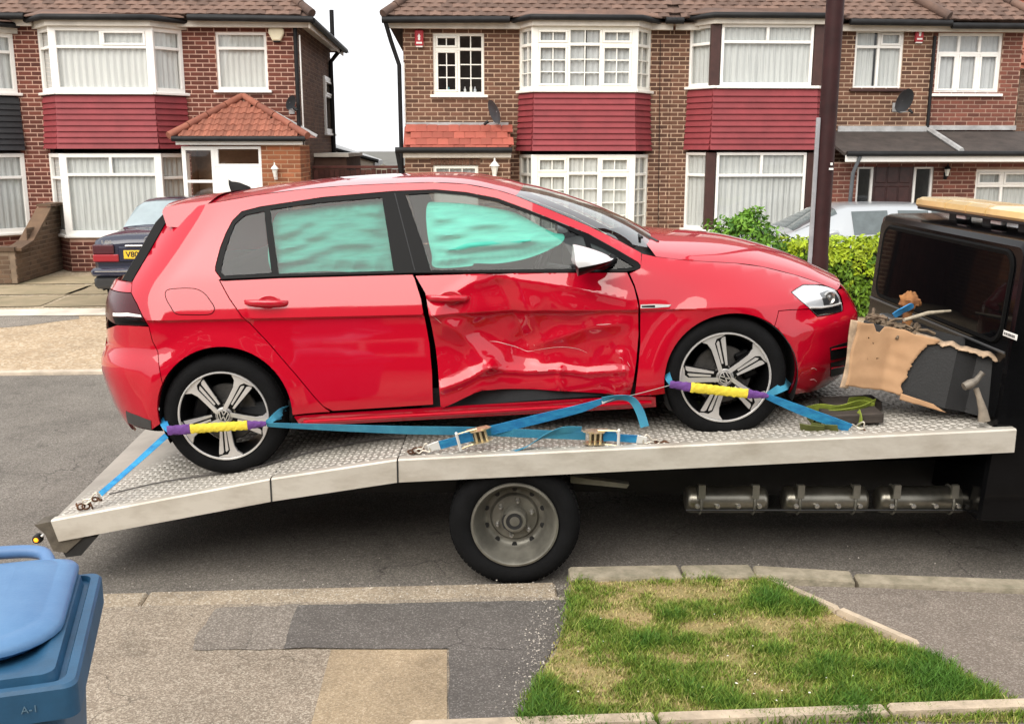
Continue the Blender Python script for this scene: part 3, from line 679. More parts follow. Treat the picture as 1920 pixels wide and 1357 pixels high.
    hb = MB(); hb.tube([(d1 - .12, yp - .03, 1.1), (d1 - .12, yp - .06, 1.1), (d1 - .24, yp - .06, 1.1)], .012, 8); h.emit(hb, 'handle', m_lead, do)
    window(h, fp, d0 - ox, d1 - ox, pz - .36, pz - .02, [(1, [1], 'f', None)], inset=0, sill=False, fw=.05, room=False)
    brick_wall(h, fp, pm - ox, px1 - ox, .10, pz, [], BM_P, keep=60)
    brick_wall(h, Facet((px1, yp), (px1, HY)), 0, 1.15, .10, pz, [], BM_P, keep=0)
    mb = MB(); mb.quad((px0, yp + .6, .1), (px0, HY, .1), (px0, HY, pz), (px0, yp + .6, pz)); mb.quad((px0, HY - .08, .1), (px1, HY - .08, .1), (px1, HY - .08, pz), (px0, HY - .08, pz)); mb.quad((px0, yp, pz), (px1, yp, pz), (px1, HY, pz), (px0, HY, pz)); h.emit(mb, 'porch_wall', BM_P[1])
    board(h, fp, px0 - ox - .06, px1 - ox + .06, pz, pz + .10, -.10, -.06, m_frame)
    gutter(h, [(px0 - .10, yp - .17, pz + .10), (px1 + .12, yp - .17, pz + .10)], r_=.045)
    ax, az = X(455, 182, HY - .15), Z(455, 184, HY - .15); ex0, ex1, ez, ey = px0 - .15, px1 + .16, pz + .12, yp - .16
    ay = HY - .12; run = ay - ey; rise = az - ez; sl = math.hypot(run, rise)
    def wf(s): t = s / sl; return (ex0 + (ax - ex0) * t, ex1 + (ax - ex1) * t)
    roof_slope(h, (0, ey, ez), (1, 0, 0), (0, run / sl, rise / sl), wf, int(sl / .2), m_ptile, keep=90, w=.13, gauge=.2, name='porch_roof', wave=.026, stag=False)
    mb = MB(); mb.add([(ex1, ey, ez), (ex1, HY, ez), (ax, ay, az), (ex0, ey, ez), (ex0, HY, ez)], [(0, 1, 2), (3, 2, 4), (0, 3, 4, 1)]); h.emit(mb, 'porch_roof_side', m_ptile)
    mb = MB(); mb.tube([(ex1 - .02, HY - .02, ez + .02), (ax + .05, HY - .02, az)], .05, 6); h.emit(mb, 'flashing', m_lead)
    ridge_run(h, (ex0, ey, ez + .03), (ax, ay, az + .04), m_ptile, .06, .4); ridge_run(h, (ex1, ey, ez + .03), (ax, ay, az + .04), m_ptile, .06, .4)
    # lean-to garage in the side passage
    y2 = HY + 1.6; gx = st(650, 307, y2).x
    mb = MB(); mb.box(xb + .01, gx, y2, y2 + 3.0, .1, 2.05); h.emit(mb, 'side_store', BM_S[0])
    mb = MB(); mb.box(xb + .01, gx + .05, y2 - .08, y2 + 3.0, 2.052, 2.12); h.emit(mb, 'store_roof_edge', m_fascia)
    return h
left_house()

def far_left_house():
    xb = X(88, 250, HY) - .004; xa = xb - 4.6
    h = House('brick_house', 'red brick house with black tiled bay, at the left edge of the picture', (xa + xb) / 2, HY)
    f = front(h, HY); ox = h.o.x; yf = HY - .5
    x3 = X(40, 240, HY); x2 = x3 - .52; x1 = x2 - 1.75; x0 = x1 - .52
    uw0, uw1 = Z(10, 172, yf), Z(10, 58, yf); lw0, lw1 = Z(20, 438, yf), Z(20, 288, yf); az0, az1 = Z(20, 282, yf), Z(20, 182, yf)
    brick_wall(h, f, xa - ox, xb - ox, .10, EZ, [(x0 - ox + .05, x3 - ox - .05, lw0 - .02, uw1 + .06)], BM_L, keep=120, vis=lambda u, z: u > x3 - ox)
    body(h, xa, xb, 5.0)
    r1 = [(.27, [1], 'f', None), (.73, [1], 'f', None)]
    cu = [[(.02, .98, m_net2)]] * 3
    bay(h, x0, x1, x2, x3, yf, [(uw0, uw1, [r1, r1, r1], dict(cur=cu, fw=.07), None), (lw0, lw1, [r1, r1, r1], dict(cur=cu, fw=.07), None)], (az0, az1), (uw1, uw1 + .10), m_hangk)
    for p, q in (((x0, HY), (x1, yf)), ((x1, yf), (x2, yf)), ((x2, yf), (x3, HY))):
        ff = Facet(p, q); brick_wall(h, ff, 0, ff.L, .10, lw0 - .05, [], BM_L, keep=0)
    main_roof(h, xa, xb, True, False, sel=lambda x, r_: x > xb - 1.6, keep=120)
    gutter(h, [(xa, HY - .33, EZ), (X(60, 40, HY), HY - .33, EZ)])
far_left_house()

# ---------------------------------------------------------------- right pair
PX = X(1256, 200, HY)
def right_house_a():
    xa, xb = X(757, 150, HY), PX
    h = House('brick_house', 'brown brick house with white glazing-bar bay windows, behind the roof of the red car', (xa + xb) / 2, HY)
    f = front(h, HY); ox = h.o.x; yf = HY - .5
    x0, x1, x2, x3 = X(975, 110, HY), X(1003, 110, yf), X(1190, 110, yf), X(1219, 110, HY)
    uw0, uw1 = Z(1100, 168, yf), Z(1100, 50, yf); lw0, lw1 = Z(1100, 438, yf), Z(1100, 290, yf); az0, az1 = Z(1100, 283, yf), Z(1100, 173, yf)
    sx0, sx1, sz0, sz1 = X(812, 120, HY), X(908, 120, HY), Z(860, 178, HY), Z(860, 62, HY)
    gx0, gx1, gz1 = X(812, 320, HY - .7), X(897, 320, HY - .7), Z(855, 310, HY - .7)
    brick_wall(h, f, xa - ox, xb - ox, .10, EZ, [(x0 - ox + .05, x3 - ox - .05, lw0 - .02, uw1 + .06), (sx0 - ox, sx1 - ox, sz0, sz1)], BM_R, vis=lambda u, z: z > 2.6)
    body(h, xa, xb)
    T = (.24, [1, 1, 1], 'cfc', (2, 1)); Bt = (.76, [1, 1, 1], 'cfc', (2, 3)); s1 = [(.24, [1], 'f', (2, 1)), (.76, [1], 'f', (2, 3))]
    Tl = (.20, [1, 1, 1], 'cfc', (2, 1)); Bl = (.80, [1, 1, 1], 'cfc', (2, 4)); s2 = [(.22, [1], 'f', (2, 1)), (.78, [1], 'f', (2, 4))]
    cu = [[(.02, .98, m_blind)], [(.02, .5, m_blind), (.52, .98, m_blind)], [(.02, .98, m_net)]]
    bay(h, x0, x1, x2, x3, yf, [(uw0, uw1, [s1, [T, Bt], s1], dict(cur=cu, m=m_cream, fw=.06), None), (lw0, lw1, [s2, [Tl, Bl], s2], dict(cur=[[(.02, .98, m_net2)], [(.02, .98, m_net)], [(.02, .98, m_net2)]], m=m_cream, fw=.06), None)], (az0, az1), (uw1, uw1 + .10), m_hang, courses=10)
    for p, q in (((x0, HY), (x1, yf)), ((x1, yf), (x2, yf)), ((x2, yf), (x3, HY))):
        ff = Facet(p, q); brick_wall(h, ff, 0, ff.L, .10, lw0 - .05, [], BM_R, keep=0)
    wn = window(h, f, sx0 - ox, sx1 - ox, sz0, sz1, [(.22, [1, 1], 'cf', (2, 1)), (.78, [1, 1], 'cf', (2, 3))], m=m_cream)
    # bottles on the bathroom ledge
    for i, (a, c, q) in enumerate(((.30, (.25, .6, .65), .05), (.62, (.8, .8, .78), .06), (.74, (.75, .75, .7), .10), (.82, (.7, .75, .8), .06))):
        mb = MB(); xx = sx0 + (sx1 - sx0) * a; mb.lathe([(0, 0), (.025, 0), (.025, q), (.01, q + .02), (.01, q + .05), (0, q + .05)], Matrix.Translation((xx, HY + .18, sz0 + .04)), 10); h.emit(mb, 'bottle', mat('bottle_%d' % i, c, .3), wn, 50)
    mb = MB(); mb.box(sx0 - .05, sx1 + .05, HY + .142, HY + .3, sz0, sz0 + .035); h.emit(mb, 'ledge', m_frame, wn)
    main_roof(h, xa - .30, xb, True, False, sel=lambda x, r_: r_ < 6)
    gutter(h, [(xa - .34, HY - .33, EZ - .02), (x0 - .2, HY - .33, EZ)]); gutter(h, [(x3 + .2, HY - .33, EZ), (xb, HY - .33, EZ)])
    # left downpipe with swan neck
    pipe(h, [(xa - .28, HY - .3, EZ - .05), (xa - .20, HY - .18, EZ - .35), (xa - .07, HY - .08, EZ - .75), (xa - .06, HY - .06, .3)], .038)
    pipe(h, [(xa + .01, HY - .03, EZ - .7), (xa + .01, HY - .03, 2.6)], .012, 'cable', m_frame)
    # garage projection with a skirt of red tiles
    yp = HY - .7; px0, px1 = X(760, 320, yp), X(957, 320, yp); pz = Z(860, 296, yp)
    fp = front(h, yp)
    zt = Z(860, 236, HY - .05); ez = pz + .10; sl = math.hypot(.72, zt - ez)
    brick_wall(h, fp, px0 - ox, px1 - ox, .10, pz, [(gx0 - ox, gx1 - ox, .1, gz1), (gx0 - ox - .04, gx1 - ox + .04, gz1, gz1 + .12)], BM_R, keep=40, vis=lambda u, z: z > 1.9)
    for i in range(14):     # soldier course over the opening
        a = gx0 - ox - .035 + i * (gx1 - gx0 + .07) / 14; mb = MB(); mb.box(a, a + (gx1 - gx0 + .07) / 14 - .012, -.005, .02, gz1 + .006, gz1 + .115, fp.M); h.emit(mb, 'brick', BM_R[0])
    mb = MB(); mb.quad(fp.P(gx0 - ox - .04, .018, gz1), fp.P(gx1 - ox + .04, .018, gz1), fp.P(gx1 - ox + .04, .018, gz1 + .12), fp.P(gx0 - ox - .04, .018, gz1 + .12)); h.emit(mb, 'mortar', BM_R[1])
    brick_wall(h, Facet((px1, yp), (px1, HY)), 0, .7, .10, pz, [], BM_R, keep=0); brick_wall(h, Facet((px0, HY), (px0, yp)), 0, .7, .10, pz, [], BM_R, keep=0)
    window(h, fp, gx0 - ox, gx1 - ox, gz1 - .32, gz1, [(1, [1], 'f', (3, 2))], m=m_cream, cur=[(.02, .98, m_blind)], sill=False, fw=.06)
    mb = MB(); mb.cbox(gx0, gx1, yp + .05, yp + .1, .1, gz1 - .33, .01); h.emit(mb, 'garage_door', m_cream)
    def wf(s): return (px0 - .03, px1 + .02)
    roof_slope(h, (0, yp - .1, ez), (1, 0, 0), (0, .72 / sl, (zt - ez) / sl), wf, 4, m_stile, keep=80, w=.19, gauge=sl / 4, name='garage_roof', wave=.004)
    mb = MB(); mb.box(px0 - .02, px1, yp - .05, HY - .01, pz, pz + .08); h.emit(mb, 'roof_slab', m_dark)
    board(h, fp, px0 - ox - .03, px1 - ox + .01, pz + .0, pz + .10, -.09, -.06, m_fascia)
    gutter(h, [(px0 - .16, yp - .15, pz + .13), (px1 + .02, yp - .15, pz + .13)], r_=.05)
    mb = MB(); mb.box(px0, px1, HY - .06, HY - .006, zt - .01, zt + .06); h.emit(mb, 'flashing', m_lead)
    pipe(h, [(px0 - .13, yp - .13, pz + .1), (px0 - .06, yp - .02, pz - .35), (px0 - .05, yp - .02, .2)], .034)
    pipe(h, [(X(1237, 100, HY), HY - .02, EZ - .3), (X(1234, 440, HY), HY - .02, .4)], .005, 'cable', m_gutter)
    return h
right_house_a()

def right_house_b():
    xa, xb = PX + .004, X(1745, 150, HY)
    h = House('brick_house', 'brown brick house with brown window posts and lean-to porch, behind the lamp post', (xa + xb) / 2, HY)
    f = front(h, HY); ox = h.o.x; yf = HY - .5
    x0, x1, x2, x3 = X(1293, 110, HY), X(1341, 110, yf), X(1534, 110, yf), X(1534, 110, yf) + .45
    uw0, uw1 = Z(1430, 161, yf), Z(1430, 46, yf); lw0, lw1 = Z(1420, 430, yf), Z(1420, 286, yf); az0, az1 = Z(1430, 281, yf), Z(1430, 169, yf)
    sx0, sx1, sz0, sz1 = X(1602, 110, HY), X(1693, 110, HY), Z(1645, 167, HY), Z(1645, 56, HY)
    brick_wall(h, f, xa - ox, xb - ox, .10, EZ, [(x0 - ox + .05, x3 - ox - .05, lw0 - .02, uw1 + .06), (sx0 - ox, sx1 - ox, sz0, sz1)], BM_R, vis=lambda u, z: z > 1.0 and (u < x0 - ox or z > 2.7))
    ew = X(1912, 150, HY)
    body(h, xa, ew)
    side = [(.27, [1], 'f', None), (.73, [1], 'f', None)]
    bay(h, x0, x1, x2, x3, yf, [(uw0, uw1, [side, [(.25, [1, 1], 'f', None), (.75, [1], 'f', None)], side], dict(cur=[[(.02, .98, m_net2)], [(.02, .98, m_net2)], [(.02, .98, m_net2)]], fw=.05), m_brownfr), (lw0, lw1, [side, [(.27, [1, 1], 'f', None), (.73, [1], 'f', None)], side], dict(cur=[[(.02, .98, m_net2)]] * 3, fw=.05), m_brownfr)], (az0, az1), (uw1, uw1 + .10), m_hang, courses=10, sills=False)
    for p, q in (((x0, HY), (x1, yf)), ((x1, yf), (x2, yf)), ((x2, yf), (x3, HY))):
        ff = Facet(p, q); brick_wall(h, ff, 0, ff.L, .10, lw0, [], BM_R, keep=0)
    window(h, f, sx0 - ox, sx1 - ox, sz0, sz1, [(.25, [1, 1], 'fc', None), (.75, [1, 1], 'f', None)], cur=[(.02, .44, m_net2), (.5, .98, m_net2)], sill_m=m_brownfr)
    # two-storey side extension in redder brick
    fe = front(h, HY + .02); wx0, wx1, wz0, wz1 = X(1756, 120, HY), X(1878, 120, HY), Z(1815, 176, HY), Z(1815, 62, HY)
    brick_wall(h, fe, xb - ox + .002, ew - ox, .10, EZ - .05, [(wx0 - ox, wx1 - ox, wz0, wz1)], BM_E, keep=120, vis=lambda u, z: z > 2.7)
    window(h, fe, wx0 - ox, wx1 - ox, wz0, wz1, [(.3, [1, 1, 1], 'f', None), (.7, [1, 1, 1], 'c', None)], cur=[(.02, .98, m_blind)])
    pipe(h, [(xb, HY - .03, EZ - .2), (xb, HY - .03, 2.6)], .03)
    main_roof(h, xa, ew + .15, False, True, sel=lambda x, r_: r_ < 5)
    mb = MB(); a = (xb + .1, HY - .32, EZ + .1); b = (xb - .9, HY - .28 + 1.0, EZ + .95); mb.tube([a, b], .09, 8); h.emit(mb, 'hip_tile', m_tile, None, 50)
    gutter(h, [(xa, HY - .33, EZ), (x0 - .2, HY - .33, EZ)]); gutter(h, [(x3 + .15, HY - .33, EZ), (xb + .15, HY - .33, EZ - .01)]); gutter(h, [(xb + .16, HY - .31, EZ - .05), (ew + .2, HY - .31, EZ - .05)])
    # lean-to roof over porch and front room
    yp = HY - 1.3; q0, q1 = X(1583, 300, yp), X(1583, 300, yp) + 4.2; zt, zb = Z(1650, 246, HY - .03), Z(1750, 286, yp - .1)
    mb = MB(); r_ = [(q0 - .05, yp - .1, zb), (q1, yp - .1, zb), (q1, HY, zt), (q0 - .05, HY, zt)]; mb.prism(r_, (0, 0, -.05)); h.emit(mb, 'lean_to_roof', mat('felt_roof', (.048, .037, .032), .9, var=.3, scale=4, bump=.3, bscale=50))
    mb = MB(); a = X(1742, 240, HY - .03); b = X(1803, 280, yp - .1); mb.tube([(a, HY - .03, zt + .03), (b, yp - .1, zb + .03)], .05, 6); h.emit(mb, 'roof_verge', m_lead)
    mb = MB(); mb.box(X(1570, 240, HY), xb, HY - .05, HY - .006, zt - .01, zt + .09); mb.box(xb, ew, HY - .04, HY + .014, zt + .02, zt + .10); h.emit(mb, 'flashing', m_lead)
    fp = front(h, yp); board(h, fp, q0 - ox - .02, q1 - ox, zb - .16, zb - .045, -.11, -.08, m_frame)
    gutter(h, [(q0 - .02, yp - .16, zb - .02), (q1, yp - .16, zb - .02)], r_=.045)
    pipe(h, [(q0 + .22, yp - .14, zb - .06), (q0 + .16, yp - .02, zb - .35), (q0 + .10, yp - .03, .2)], .034, m=mat('grey_pipe', (.10, .11, .12), .5, var=.1))
    yd = HY - .9; fd = front(h, yd); zt2 = zb - .17
    d = [X(q, 340, yd) for q in (1606, 1638, 1714, 1750)]
    brick_wall(h, fd, X(1560, 340, yd) - ox, q1 - ox, .10, zt2, [(d[0] - ox, d[3] - ox, .1, Z(1680, 311, yd)), (X(1828, 350, yd) - ox, q1 - ox - .2, 1.0, Z(1870, 318, yd))], BM_E, keep=80, vis=lambda u, z: z > 1.5 and u > d[3] - ox)
    zd = Z(1680, 312, yd)
    for a, b in ((d[0], d[1]), (d[2], d[3])): window(h, fd, a - ox, b - ox, .12, zd, [(1, [1], 'f', None)], sill=False, fw=.045)
    dm = MB(); dm.box(d[1], d[2], yd + .06, yd + .10, .12, zd)
    pw = (d[2] - d[1] - .14) / 3
    for i in range(3):
        for j_ in range(4):
            a = d[1] + .05 + i * (pw + .02); c = .3 + j_ * .44; dm.cbox(a, a + pw, yd + .045, yd + .07, c, c + .38, .012)
    do = h.emit(dm, 'front_door', mat('mahogany_door', (.045, .014, .012), .4, var=.3, scale=8))
    hm = MB(); hm.tube([(d[2] - .1, yd + .05, 1.05), (d[2] - .1, yd + .0, 1.05), (d[2] - .2, yd + .0, 1.05)], .012, 8); h.emit(hm, 'handle', m_lead, do)
    window(h, fd, X(1828, 350, yd) - ox, q1 - ox - .2, 1.0, Z(1870, 318, yd), [(.3, [1, 2], 'c', None), (.7, [1, 2], 'f', None)], cur=[(.02, .98, m_net2)], m=m_frame)
    mb = MB(); mb.quad((X(1560, 340, yd), yd, .1), (X(1560, 340, yd), HY, .1), (X(1560, 340, yd), HY, zt2 + .3), (X(1560, 340, yd), yd, zt2)); h.emit(mb, 'wall', BM_E[1])
    return h
right_house_b()

# ---------------------------------------------------------------- things fixed to the fronts
def on_front(u, v, d): return s2w(st(u, v, HY - d))
def alarm_box(u, v, label, red):
    t = thing('alarm_box', label, 'alarm box', on_front(u, v, .008), (0, 0, SA), 'burglar alarm boxes')
    if red:
        mb = MB(); mb.cbox(-.075, .075, -.07, 0, -.135, .135, .015); mb.build('cover', mat('alarm_red', (.42, .02, .03), .4, var=.05), t)
        mb = MB(); mb.prism([(-.018, -.072, -.04), (.018, -.072, -.04), (.018, -.072, .02), (.03, -.072, .02), (0, -.072, .07), (-.03, -.072, .02), (-.018, -.072, .02)], (0, .004, 0)); mb.build('emblem', m_frame, t)
        mb = MB(); mb.cbox(-.06, .06, -.066, -.01, -.158, -.136, .006); mb.build('strobe', m_frame, t)
        mb = MB(); mb.box(-.05, .05, -.0725, -.07, -.10, -.07); mb.build('legend', m_frame, t)
    else:
        mb = MB(); P = [(-.13, -.07, .09), (-.13, -.07, .02), (-.07, -.07, -.10), (.07, -.07, -.10), (.13, -.07, .02), (.13, -.07, .09), (.08, -.07, .125), (-.08, -.07, .125)]
        mb.prism(P, (0, .07, 0)); Q = [(p[0] * .8, -.085, p[2] * .8) for p in P]
        mb.add(P + Q, [(i, (i + 1) % 8, 8 + (i + 1) % 8, 8 + i) for i in range(8)] + [tuple(range(8, 16))]); mb.build('cover', mat('alarm_cream', (.80, .72, .52), .4, var=.05), t)
        mb = MB(); mb.cbox(-.06, .06, -.06, -.01, -.125, -.101, .006); mb.build('strobe', m_gutter, t)
alarm_box(519, 66, 'cream bell-shaped alarm box above the small upper window of the red brick house', False)
alarm_box(786, 72, 'red alarm box left of the glazing-bar window over the garage', True)
alarm_box(1722, 65, 'red alarm box beside the lamp post house upper window', True)
def dish(u, v, d, label, yaw, r_=.2, back=False, side=1, mname='dish_grey', colr=(.06, .07, .08)):
    t = thing('satellite_dish', label, 'satellite dish', on_front(u, v, d), (0, 0, SA), 'satellite dishes')
    A = Matrix.Rotation(yaw, 4, 'Z') @ Matrix.Rotation(R(90 + 20), 4, 'X')       # local z of the dish looks out
    pr = [(r_ * k / 7, .22 * (k / 7) ** 2 * r_) for k in range(8)]
    mb = MB(); mb.lathe(pr + [(r_ * 1.02, .225 * r_), (r_ * 1.0, .20 * r_)] + [(a, b - .006) for a, b in pr[::-1][1:]], A, 28); mb.build('reflector', mat(mname, colr, .5, var=.15), t, 60)
    mb = MB(); f0 = A @ Vector((0, -r_ * .95, .2 * r_)); f1 = A @ Vector((0, -r_ * .55, r_ * 1.15)); mb.tube([f0, f1], .009, 6); mb.build('feed_arm', m_lead, t)
    mb = MB(); dr = (A @ Vector((0, .3, -.9)) - A @ Vector((0, 0, 0))).normalized(); mb.tube([f1 - dr * .05, f1 + dr * .04], [.022, .03], 10); mb.build('receiver', m_gutter, t, 50)
    mb = MB(); c = A @ Vector((0, 0, -.01)); mb.tube([c, c + Vector((0, .06, -.03)), (c.x * .3, d - .01, c.z - .12)], .016, 8); mb.cbox(c.x * .3 - .05, c.x * .3 + .05, d - .02, d - .008, c.z - .2, c.z - .04, .004); mb.build('bracket', m_lead, t)
dish(543, 192, .22, 'small dark satellite dish by the tiled porch roof of the red brick house', R(62), .13)
dish(931, 209, .3, 'edge-on grey satellite dish above the red tile skirt', R(-70), .22)
dish(1692, 188, .3, 'round black satellite dish under the upper window by the lamp post', R(28), .22, mname='dish_black', colr=(.03, .032, .036))
def wall_lamp(u, v, y, label, white=True, s=1.0):
    m = m_frame if white else m_gutter; t = thing('wall_lamp', label, 'lamp', s2w(st(u, v, y)), (0, 0, SA), 'wall lanterns')
    mb = MB(); mb.cbox(-.03 * s, .03 * s, -.015, 0, -.12 * s, .02 * s, .005); mb.tube([(0, -.01, -.08 * s), (0, -.07 * s, -.11 * s), (0, -.09 * s, -.06 * s)], .01 * s, 6); mb.build('bracket', m, t)
    mb = MB(); mb.lathe([(.025 * s, -.06 * s), (.055 * s, .08 * s), (.06 * s, .085 * s)], Matrix.Translation((0, -.09 * s, 0)), 6); mb.build('lantern_glass', mat('lantern_glass', (.75, .74, .68), .2), t)
    mb = MB(); mb.lathe([(.075 * s, .08 * s), (.05 * s, .12 * s), (.015 * s, .15 * s), (.012 * s, .19 * s), (0, .2 * s)], Matrix.Translation((0, -.09 * s, 0)), 8); mb.lathe([(0, -.075 * s), (.03 * s, -.06 * s), (.028 * s, -.05 * s)], Matrix.Translation((0, -.09 * s, 0)), 8); mb.build('lantern_cap', m, t)
wall_lamp(927, 322, HY - .7, 'white wall lantern on the garage brickwork', True, 1.2)
wall_lamp(517, 325, HY - 1.15, 'slim pale wall lamp on the orange brick of the tiled porch', True, .9)
wall_lamp(1772, 325, HY - .9, 'dark wall lantern right of the mahogany front door', False, .9)

# garden wall between the left drives
gw = thing('garden_wall', 'low weathered brick garden wall stepping up to the red brick house', 'wall', s2w((-7.25, 16.6, .10)), (0, 0, SA))
class G: pass
gh = G(); gh.o = Vector((-7.25, 16.6, .10)); gh.root = gw; gh.emit = House.emit.__get__(gh)
m_gb = mat('garden_brick', (.14, .085, .05), .9, col2=(.09, .055, .035), scale=3, island=.3); m_gm = mat('garden_mortar', (.20, .145, .10), .95, var=.2)
wx = -7.02
fa = Facet((wx - 4.5, 16.62), (wx - .1, 16.62)); brick_wall(gh, fa, 0, fa.L, .10, .62, [], (m_gb, m_gm), keep=60, vis=lambda u, z: u > 2.8)
fb_ = Facet((wx, 16.62), (wx, HY - .02))
prof = [(0, .62), (.5, .70), (1.35, 1.18), (2.06, 1.24)]
for i in range(3):
    (a, za), (b, zb_) = prof[i], prof[i + 1]; mb = MB(); mb.prism([fb_.P(a, -.1, zb_ if i == 2 else za), fb_.P(b, -.1, zb_), fb_.P(b, .14, zb_), fb_.P(a, .14, zb_ if i == 2 else za)], (0, 0, .045)); gh.emit(mb, 'coping', m_gb)
    brick_wall(gh, fb_, a, b, .10, (za + zb_) / 2, [], (m_gb, m_gm), keep=0)
    mb = MB(); mb.prism([fb_.P(a, 0.012, .1), fb_.P(b, 0.012, .1), fb_.P(b, 0.012, zb_), fb_.P(a, 0.012, za)], fb_.M.to_3x3() @ Vector((0, .1, 0))); gh.emit(mb, 'wall_core', m_gm)
mb = MB(); mb.box(wx - 4.6, wx, 16.58, 16.8, .62, .68); gh.emit(mb, 'coping', m_gb)
# meter cupboard / gate post beside it
mt = thing('meter_cupboard', 'small dark meter cupboard at the foot of the red brick house wall', 'cupboard', s2w((-6.72, HY - .02, .1)), (0, 0, SA))
mb = MB(); mb.cbox(-.16, .16, -.22, 0, 0, .55, .01); mb.build('box', mat('meter_dark', (.03, .026, .024), .6, var=.3), mt); mb = MB(); mb.cbox(-.13, .13, -.235, -.221, .05, .5, .006); mb.build('door', mat('meter_door', (.045, .04, .036), .5, var=.2), mt)

# fence across the gap between the pairs
fe = thing('board_fence', 'dark red-brown board fence in the gap between the houses', 'fence', s2w((-1.8, HY + 1.3, .1)), (0, 0, SA))
m_fence = mat('fence_board', (.10, .035, .028), .85, var=.3, scale=5, island=.25)
for i in range(20):
    mb = MB(); mb.cbox(-1.0 + i * .1, -.91 + i * .1, -.01, .01, 0, 1.72 + random.uniform(-.015, .015), .004); mb.build('board', m_fence, fe)
for i in range(2): mb = MB(); mb.box(-1.0, 1.0, .011, .05, .4 + i * .9, .48 + i * .9); mb.build('rail', m_fence, fe)
mb = MB(); mb.cbox(-1.02, 1.02, -.03, .04, 1.74, 1.79, .006); mb.build('cap_rail', m_fence, fe)

# small rear building and a far roof seen through the gap
rb = House('rear_outbuilding', 'low pale-gabled brick outbuilding seen in the gap behind the side wall', -2.1, 25.2)
rb.root['category'] = 'outbuilding'
x0, x1 = stx(650, 300, 1).x, 0
yb = 25.2; a0, a1 = X(640, 300, yb), X(684, 300, yb)
mb = MB(); mb.box(a0 - 1.5, a1, yb, yb + 2.5, .1, Z(670, 312, yb)); rb.emit(mb, 'wall', mat('tan_brick', (.30, .17, .09), .9, var=.2, scale=6))
zt = Z(670, 312, yb)
mb = MB(); mb.prism([(a0 - 1.5, yb - .1, zt + .9), (a1 + .25, yb - .1, zt + .12), (a1 + .25, yb - .1, zt), (a0 - 1.5, yb - .1, zt)], (0, 2.7, 0)); rb.emit(mb, 'roof', m_lead)
mb = MB(); mb.prism([(a0 - .2, yb - .13, zt + .45), (a1 + .2, yb - .13, zt + .10), (a1 + .2, yb - .13, zt - .1), (a0 - .2, yb - .13, zt - .1)], (0, .03, 0)); rb.emit(mb, 'bargeboard', m_fascia)
mb = MB(); mb.tube([(a0 - .5, yb - .16, zt + .5), (a1 + .34, yb - .16, zt + .12)], .05, 6); rb.emit(mb, 'gutter', m_gutter)
fr_ = House('far_house', 'distant brown hipped roof above the fence between the houses', 2.0, 60.0)
yb = 60.0; c0, c1, c2 = X(640, 300, yb), X(700, 303, yb), X(742, 331, yb); zr, ze = Z(700, 302, yb), Z(742, 331, yb)
mb = MB(); mb.add([(c0, yb, ze), (c2, yb, ze), (c1, yb + 3, zr), (c0, yb + 3, zr), (c2, yb + 6, ze), (c0, yb + 6, ze)], [(0, 1, 2, 3), (1, 4, 2), (3, 2, 4, 5)]); fr_.emit(mb, 'roof', mat('far_roof', (.13, .11, .075), .9, var=.25, scale=.8))
mb = MB(); mb.box(c0, c2 - .3, yb + .3, yb + 5.7, -1, ze); fr_.emit(mb, 'wall', BM_S[0])

# sliver of the next house at the right edge
nr = House('brick_house', 'sliver of the dark brick neighbouring house at the right edge of the picture', X(1906, 200, 21.0) + 2.5, 21.0)
nx0 = X(1908, 200, 21.0); fnr = front(nr, 21.0)
brick_wall(nr, fnr, nx0 - nr.o.x, nx0 - nr.o.x + 5, .10, Z(1915, 130, 21.0), [(nx0 - nr.o.x + 1.4, nx0 - nr.o.x + 3.0, 1.0, 2.3)], BM_S, keep=0)
window(nr, fnr, nx0 - nr.o.x + 1.4, nx0 - nr.o.x + 3.0, 1.0, 2.3, [(.3, [1, 1], 'f', None), (.7, [1, 1], 'f', None)], cur=[(.02, .98, m_net2)])
zz = Z(1915, 128, 21.0); sl_ = Z(1915, 78, 21.0) - zz
roof_slope(nr, (0, 20.75, zz), (1, 0, 0), (0, .766, .643), lambda s: (nx0 - .2 + s * .3, nx0 + 5.2), 22, m_ptile, keep=20, w=.2, gauge=.125)
mb = MB(); mb.quad((nx0, 21.0, .1), (nx0, 26, .1), (nx0, 26, zz), (nx0, 21.0, zz)); nr.emit(mb, 'wall', BM_S[1])
# ================================================================ recovery truck
YD0, YD1 = 4.90, 7.08                       # near and far deck edge
m_alu = mat('deck_rail_aluminium', (.60, .56, .49), .55, .35, col2=(.42, .375, .31), scale=3.5, detail=10, bump=.08, bscale=30, stretch=(1, 1, 2.5), rvar=.1, c2lo=.42, c2hi=.72)
m_plate = mat('tread_plate', (.44, .405, .35), .5, .12, col2=(.25, .23, .20), scale=1.8, detail=9, rvar=.15, c2lo=.3, c2hi=.75)
m_lozenge = mat('tread_lozenge', (.56, .525, .47), .45, .25, col2=(.40, .375, .335), scale=2.5)
m_chass = mat('chassis_black', (.012, .012, .012), .6, var=.4, scale=6)
m_rubber = mat('tyre_rubber', (.0065, .0065, .007), .85, var=.25, scale=8, bump=.15, bscale=120, spec=.14)
m_steel = mat('wheel_steel', (.20, .19, .16), .42, .5, var=.25, scale=7, rvar=.1)
m_bright = mat('bare_steel', (.55, .54, .52), .3, .9, var=.15, scale=10)
m_cab = mat('cab_black_paint', (.003, .003, .0034), .14, spec=.14, coat=.08, var=.2)
m_cabglass = glass('cab_glass', (.10, .10, .11), 1.2)
m_plastic = mat('black_plastic', (.02, .02, .021), .55, var=.2, bump=.1, bscale=200)
truck = thing('recovery_truck', 'recovery truck with galvanised tilted flatbed, black cab and amber roof bar', 'truck', (0, 6.0, 0))
